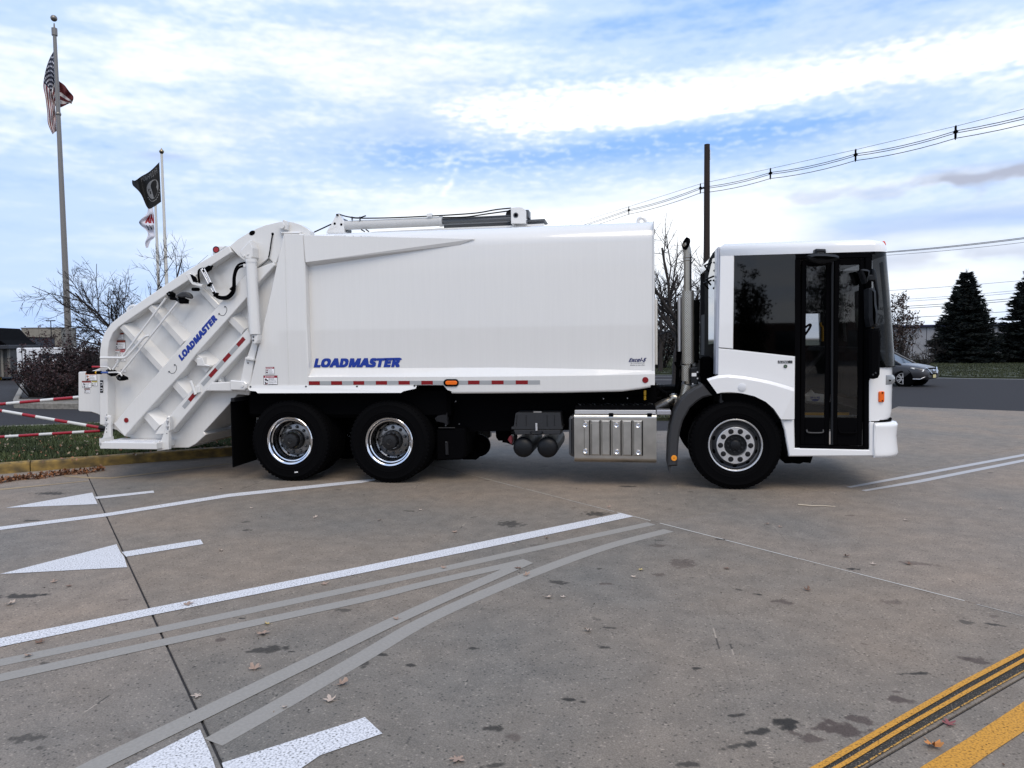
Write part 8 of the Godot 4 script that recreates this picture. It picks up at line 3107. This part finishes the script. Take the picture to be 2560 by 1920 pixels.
	var line := [Vector3(-7.066, 9.773, -51.128), Vector3(1.348, 10.161, -40.325), Vector3(5.118, 9.759, -32.081), Vector3(8.229, 9.832, -29.54), Vector3(11.363, 9.872, -26.697), Vector3(14.378, 9.954, -23.939), Vector3(17.738, 10.097, -20.63)]
	var offs := [[0.26, 0.0, 0.009], [0.06, 0.07, 0.015], [0.0, -0.07, 0.015], [-0.22, 0.0, 0.015]]
	var labels := ["thin top messenger wire of the cable bundle", "left middle cable of the bundle on the utility pole", "right middle cable of the bundle on the utility pole", "lowest cable of the bundle on the utility pole"]
	for i in 4:
		var pts := PackedVector3Array()
		for j in line.size() - 1:
			for s in 6:
				var u := s / 6.0
				var q: Vector3 = line[j].lerp(line[j + 1], u)
				pts.append(q + Vector3(0, offs[i][0] - 4.0 * u * (1.0 - u) * (0.0 if i == 0 else 0.10), offs[i][1]))
		pts.append(line[line.size() - 1] + Vector3(0, offs[i][0], offs[i][1]))
		b = MB.new()
		b.tube(pts, offs[i][2], -1, 5, false)
		tag(part("overhead_cable", b, mats.soft_black), labels[i], "cable", "cables on the utility pole")
	var where := ["over the truck body", "beside the utility pole", "first right of the utility pole", "over the middle of the cab", "nearest the right edge"]
	for i in 5:
		t = thing("cable_spacer", "black cable spacer " + where[i], "cable spacer", line[i + 1], 0.0, "spacers on the cable bundle")
		b = MB.new()
		b.prism(PackedVector2Array([Vector2(0, 0.30), Vector2(0.03, 0.24), Vector2(0.025, 0.12), Vector2(0.10, 0.04), Vector2(0.03, -0.02), Vector2(0.03, -0.18), Vector2(0, -0.28), Vector2(-0.03, -0.18), Vector2(-0.03, -0.02), Vector2(-0.10, 0.04), Vector2(-0.025, 0.12), Vector2(-0.03, 0.24)]), -0.05, 0.05, 0.01)
		part("clip", b, mats.soft_black, t)
	# lower wires on the right
	var wires := [[Vector3(14.921, 6.757, -38.246), Vector3(21.836, 6.583, -29.2), 0.016], [Vector3(14.921, 6.71, -38.243), Vector3(21.836, 6.528, -29.197), 0.016], [Vector3(14.921, 6.567, -38.235), Vector3(21.835, 6.344, -29.186), 0.010], [Vector3(20.438, 5.591, -57.321), Vector3(32.638, 5.996, -49.155), 0.013], [Vector3(21.428, 4.81, -57.435), Vector3(32.637, 5.351, -49.118), 0.012], [Vector3(21.428, 4.643, -57.425), Vector3(32.636, 5.182, -49.108), 0.012], [Vector3(21.427, 4.241, -57.402), Vector3(32.635, 4.789, -49.085), 0.020], [Vector3(21.426, 4.074, -57.392), Vector3(32.634, 4.621, -49.075), 0.020], [Vector3(21.424, 3.338, -57.35), Vector3(32.632, 3.835, -49.03), 0.018]]
	var wl := ["upper of the close pair of wires right of the cab roof", "lower of the close pair of wires right of the cab roof", "thin single wire under the close pair right of the cab roof", "single wire crossing the top of the spruce", "upper thin wire behind the spruces", "second thin wire behind the spruces", "upper thick wire behind the spruces", "second thick wire behind the spruces", "lowest wire just above the warehouse roof"]
	for i in wires.size():
		var a: Vector3 = wires[i][0]
		var z: Vector3 = wires[i][1]
		var pts := PackedVector3Array()
		for s in 13:
			var u := s / 12.0
			pts.append(a.lerp(z, u) + Vector3.DOWN * 4.0 * u * (1.0 - u) * 0.12)
		b = MB.new()
		b.tube(pts, wires[i][2], -1, 5, false)
		tag(part("overhead_wire", b, mats.soft_black), wl[i], "wire", "wires along the far road")


func build_behind_camera() -> void:
	# what stands behind the photographer and shows as dark shapes in the cab glass
	var lo := Color(0.004, 0.005, 0.002)
	var hi := Color(0.022, 0.022, 0.010)
	shrub("leafy_tree", "leafy tree behind the photographer mirrored in the side window", "tree", Vector3(7.35, 0, 30), 5.3, 1.0, 120, 60, 0.10, lo, hi, 91, "", "bark", 0.9)
	shrub("leafy_tree", "broad leafy tree behind the photographer mirrored in the doors", "tree", Vector3(11.0, 0, 30), 7.2, 1.35, 110, 44, 0.10, lo, hi, 92, "", "bark", 0.9)
	var t := thing("long_building", "long low brick building behind the photographer", "building", Vector3(6, 0, 52))
	var b := MB.new()
	b.box(Vector3(0, 1.5, 4), Vector3(70, 3.0, 8))
	part("wall", b, mat("brick_brown", lin(0.10, 0.055, 0.04), 0.85), t)
	for i in 12:
		b = MB.new()
		b.box(Vector3(-30 + i * 5.4, 1.6, -0.02), Vector3(2.2, 1.5, 0.1))
		part("window", b, mat("pane_dark", lin(0.02, 0.025, 0.03), 0.05), t)


func leaf_shape(curl: float, seed_: int) -> MB:
	var rg := RandomNumberGenerator.new()
	rg.seed = seed_
	var b := MB.new()
	var tips := 5
	var ring := PackedVector3Array()
	for k in tips * 4:
		var a := -PI * 0.86 + PI * 1.72 * k / (tips * 4.0 - 1.0) + PI / 2
		var ph := fposmod(k / 4.0, 1.0)
		var r := lerpf(0.42, 1.0, absf(cos(PI * ph))) * rg.randf_range(0.85, 1.1) * (0.75 + 0.25 * sin(a))
		ring.append(Vector3(cos(a) * r, curl * r * r * rg.randf_range(0.4, 1.2) + 0.03, -sin(a) * r))
	var o := Vector3(0, 0.05, 0.05)
	for k in ring.size() - 1:
		b.tri(o, ring[k], ring[k + 1])
	b.tube(PackedVector3Array([Vector3(0, 0.05, 0.05), Vector3(0.1, 0.02, 0.6), Vector3(0.3, 0.12, 1.1)]), 0.025, 0.012, 4, false)
	return b


func build_litter() -> void:
	var kinds := []
	for k in 4:
		kinds.append(leaf_shape([0.55, 0.25, 0.85, 0.4][k], 300 + k).mesh())
	var tones := [mat("leaf_tan", lin(0.30, 0.21, 0.16), 0.7), mat("leaf_pale", lin(0.42, 0.34, 0.28), 0.7), mat("leaf_brown", lin(0.15, 0.085, 0.055), 0.7), mat("leaf_orange", lin(0.50, 0.20, 0.045), 0.6), mat("leaf_red", lin(0.22, 0.06, 0.06), 0.6), mat("leaf_yellow", lin(0.46, 0.36, 0.15), 0.6)]
	for m in tones:
		m.cull_mode = BaseMaterial3D.CULL_DISABLED
	var spots := [[Vector3(-2.843, 0.0, 4.015), 0, 0.030, "tan leaf below the middle white arrow"], [Vector3(-2.655, 0.0, 4.074), 2, 0.026, "narrow brown leaf below the middle white arrow"], [Vector3(-2.788, 0.0, 4.473), 1, 0.034, "pale curled leaf near the left edge below the arrows"], [Vector3(-2.055, 0.0, 5.031), 2, 0.032, "brown leaf just under the long white line at the left"], [Vector3(-1.973, 0.0, 5.203), 0, 0.03, "dry leaf on the upper faded line at the left"], [Vector3(-1.559, 0.0, 4.325), 0, 0.042, "tan leaf lying on the long white line right of the joint"], [Vector3(-0.833, 0.0, 4.587), 5, 0.022, "small yellowish leaf above a larger tan leaf"], [Vector3(-0.799, 0.0, 4.726), 0, 0.045, "broad tan leaf between the faded lines"], [Vector3(-0.599, 0.0, 5.196), 0, 0.04, "tan leaf with long stalk left of the lower faded line"], [Vector3(-0.729, 0.0, 5.518), 1, 0.03, "pale leaf touching the dark joint"], [Vector3(-0.061, 0.0, 5.306), 0, 0.035, "tan leaf on the edge of the lowest faded line"], [Vector3(-0.044, 0.0, 5.476), 1, 0.036, "pale maple leaf below the lowest faded line"], [Vector3(-0.242, 0.0, 5.568), 1, 0.018, "tiny pale leaf on the lower faded line"], [Vector3(-0.801, 0.0, 3.807), 0, 0.036, "tan leaf by the long white line in the middle"], [Vector3(-2.033, 0.0, 3.079), 1, 0.026, "pale leaf right of the middle arrow shaft"], [Vector3(-3.565, 0.0, 0.515), 1, 0.028, "pale leaf left of the rear wheel"], [Vector3(-2.611, 0.0, 1.512), 1, 0.02, "small pale leaf by the far white line"], [Vector3(-2.337, 0.0, 1.059), 0, 0.022, "small tan leaf under the rear wheel"], [Vector3(-1.742, 0.0, 1.858), 1, 0.028, "pale leaf in front of the second wheel"], [Vector3(-0.759, 0.0, 1.404), 1, 0.024, "pale leaf in front of the rear axle gap"], [Vector3(-1.053, 0.0, 1.878), 0, 0.024, "tan leaf on bare concrete above the long line"], [Vector3(-0.198, 0.0, 2.247), 0, 0.032, "tan leaf above the middle of the long white line"], [Vector3(0.68, 0.0, 2.361), 0, 0.026, "tan leaf just under the long white line"], [Vector3(0.407, 0.0, 2.592), 1, 0.018, "small pale leaf just under the long white line"], [Vector3(-0.02, 0.0, 3.323), 0, 0.026, "tan leaf on the top faded line"], [Vector3(0.551, 0.0, 3.25), 2, 0.032, "brown leaf at the tip of the faded wedge"], [Vector3(0.637, 0.0, 3.432), 0, 0.03, "tan leaf on the lowest faded line at the bend"], [Vector3(-0.054, 0.0, 4.397), 0, 0.026, "tan leaf on the third faded line"], [Vector3(0.851, 0.0, 3.877), 1, 0.034, "pale leaf right of the faded lines"], [Vector3(0.954, 0.0, 3.864), 1, 0.022, "smaller pale leaf beside another pale leaf"], [Vector3(1.161, 0.0, 4.428), 1, 0.028, "pale leaf alone in the middle of the yard"], [Vector3(1.485, 0.0, 3.19), 5, 0.026, "yellow leaf in front of the front wheel"], [Vector3(1.44, 0.0, 3.37), 1, 0.022, "pale crumpled leaf near the yellow leaf"], [Vector3(0.69, 0.0, 5.89), 0, 0.038, "tan leaf at the bottom edge of the picture"], [Vector3(1.186, 0.0, 1.08), 0, 0.026, "tan leaf at the end of the long white line"], [Vector3(1.742, 0.0, 0.309), 1, 0.02, "pale leaf left of the front wheel"], [Vector3(2.692, 0.0, 1.61), 0, 0.024, "tan leaf in front of the front wheel, upper"], [Vector3(2.79, 0.0, 1.714), 0, 0.024, "tan leaf in front of the front wheel, lower"], [Vector3(3.126, 0.0, 2.633), 2, 0.03, "brown leaf above the pale joint"], [Vector3(3.263, 0.0, 2.83), 1, 0.028, "pale leaf above the pale joint"], [Vector3(3.543, 0.0, 2.796), 2, 0.034, "red brown leaf above the pale joint at the right"], [Vector3(2.137, 0.0, 3.07), 2, 0.028, "brown leaf below the pale joint"], [Vector3(2.629, 0.0, 3.517), 2, 0.03, "brown leaf alone below the pale joint"], [Vector3(4.024, 0.0, 1.327), 1, 0.026, "pale leaf right of the cab"], [Vector3(5.119, 0.0, 0.716), 1, 0.022, "pale leaf near the right edge below the twin lines"], [Vector3(4.992, 0.0, -1.929), 1, 0.018, "small pale leaf under the bumper corner"], [Vector3(2.692, 0.0, 5.509), 3, 0.045, "orange maple leaf beside the thick yellow line"], [Vector3(2.832, 0.0, 5.314), 4, 0.034, "dark red leaf lying across the joint at the lower right"]]
	for i in spots.size():
		var q: Array = spots[i]
		var o := put("fallen_leaf", kinds[i % 4], tones[q[1]], self, q[0] + Vector3(0, 0.005, 0))
		o.rotation.y = fposmod(i * 2.39, TAU)
		o.scale = Vector3.ONE * q[2] * 1.15
		tag(o, q[3], "leaf", "fallen leaves on the concrete")
	# stick in front of the cab
	var b := MB.new()
	b.tube(path([3.16, 0.008, 0.739, 3.288, 0.008, 0.787, 3.4, 0.008, 0.765, 3.514, 0.008, 0.804]), 0.007, 0.004, 5)
	tag(part("stick", b, mat("bare_wood", lin(0.55, 0.47, 0.36), 0.7)), "thin pale stick lying on the concrete in front of the cab", "stick")
	# drift of leaves along the kerb and crumbs scattered over lawn and yard
	b = MB.new()
	b.colored = true
	var ka: Vector3 = Vector3(-6.843, 0.0, 0.52)
	var kb: Vector3 = Vector3(-5.98, 0.0, -0.557)
	for k in 900:
		var u := rng.randf()
		var w := 0.10 * pow(rng.randf(), 1.5) * (1.0 + 0.7 * sin(u * 17.0))
		var o := ka.lerp(kb, u) + Vector3(0.45, 0, 0.9).normalized() * w * 0.9 + Vector3(0, rng.randf() * 0.05 * (1.0 - w * 5.0) + 0.01, 0)
		b.col = [Color(0.16, 0.075, 0.04), Color(0.10, 0.045, 0.026), Color(0.24, 0.13, 0.075), Color(0.30, 0.12, 0.04)][rng.randi() % 4]
		leaf_quad(b, o, rng.randf_range(0.016, 0.034), rng)
	tag(part("leaf_litter", b, mats.dry_leaf), "drift of brown leaves along the foot of the yellow kerb", "leaves", "", "stuff")
	b = MB.new()
	b.colored = true
	for k in 420:
		var u := Vector2(rng.randf(), rng.randf())
		var o: Vector3 = Vector3(-10.176, 0.15, -2.844)
		var o1: Vector3 = Vector3(-6.106, 0.15, -3.933)
		var o2: Vector3 = Vector3(-7.215, 0.15, 0.165)
		var p := o + (o1 - o) * u.x + (o2 - o) * u.y * (1.0 - u.x * 0.4)
		b.col = [Color(0.28, 0.20, 0.13), Color(0.34, 0.28, 0.22), Color(0.18, 0.09, 0.05), Color(0.30, 0.13, 0.07)][rng.randi() % 4]
		leaf_quad(b, p + Vector3(0, rng.randf() * 0.03, 0), rng.randf_range(0.015, 0.034), rng)
	tag(part("lawn_leaves", b, mats.dry_leaf), "dry leaves scattered over the lawn behind the kerb", "leaves", "", "stuff")
	b = MB.new()
	b.colored = true
	for k in 700:
		var p := Vector3(rng.randf_range(-7, 9), 0.004, rng.randf_range(-4.5, 7.0))
		b.col = [Color(0.12, 0.07, 0.045), Color(0.05, 0.04, 0.03), Color(0.25, 0.19, 0.14), Color(0.03, 0.025, 0.02)][rng.randi() % 4]
		leaf_quad(b, p, rng.randf_range(0.003, 0.009), rng)
	tag(part("leaf_crumbs", b, mats.dry_leaf), "crumbs of dry leaf and grit scattered over the concrete", "leaves", "", "stuff")
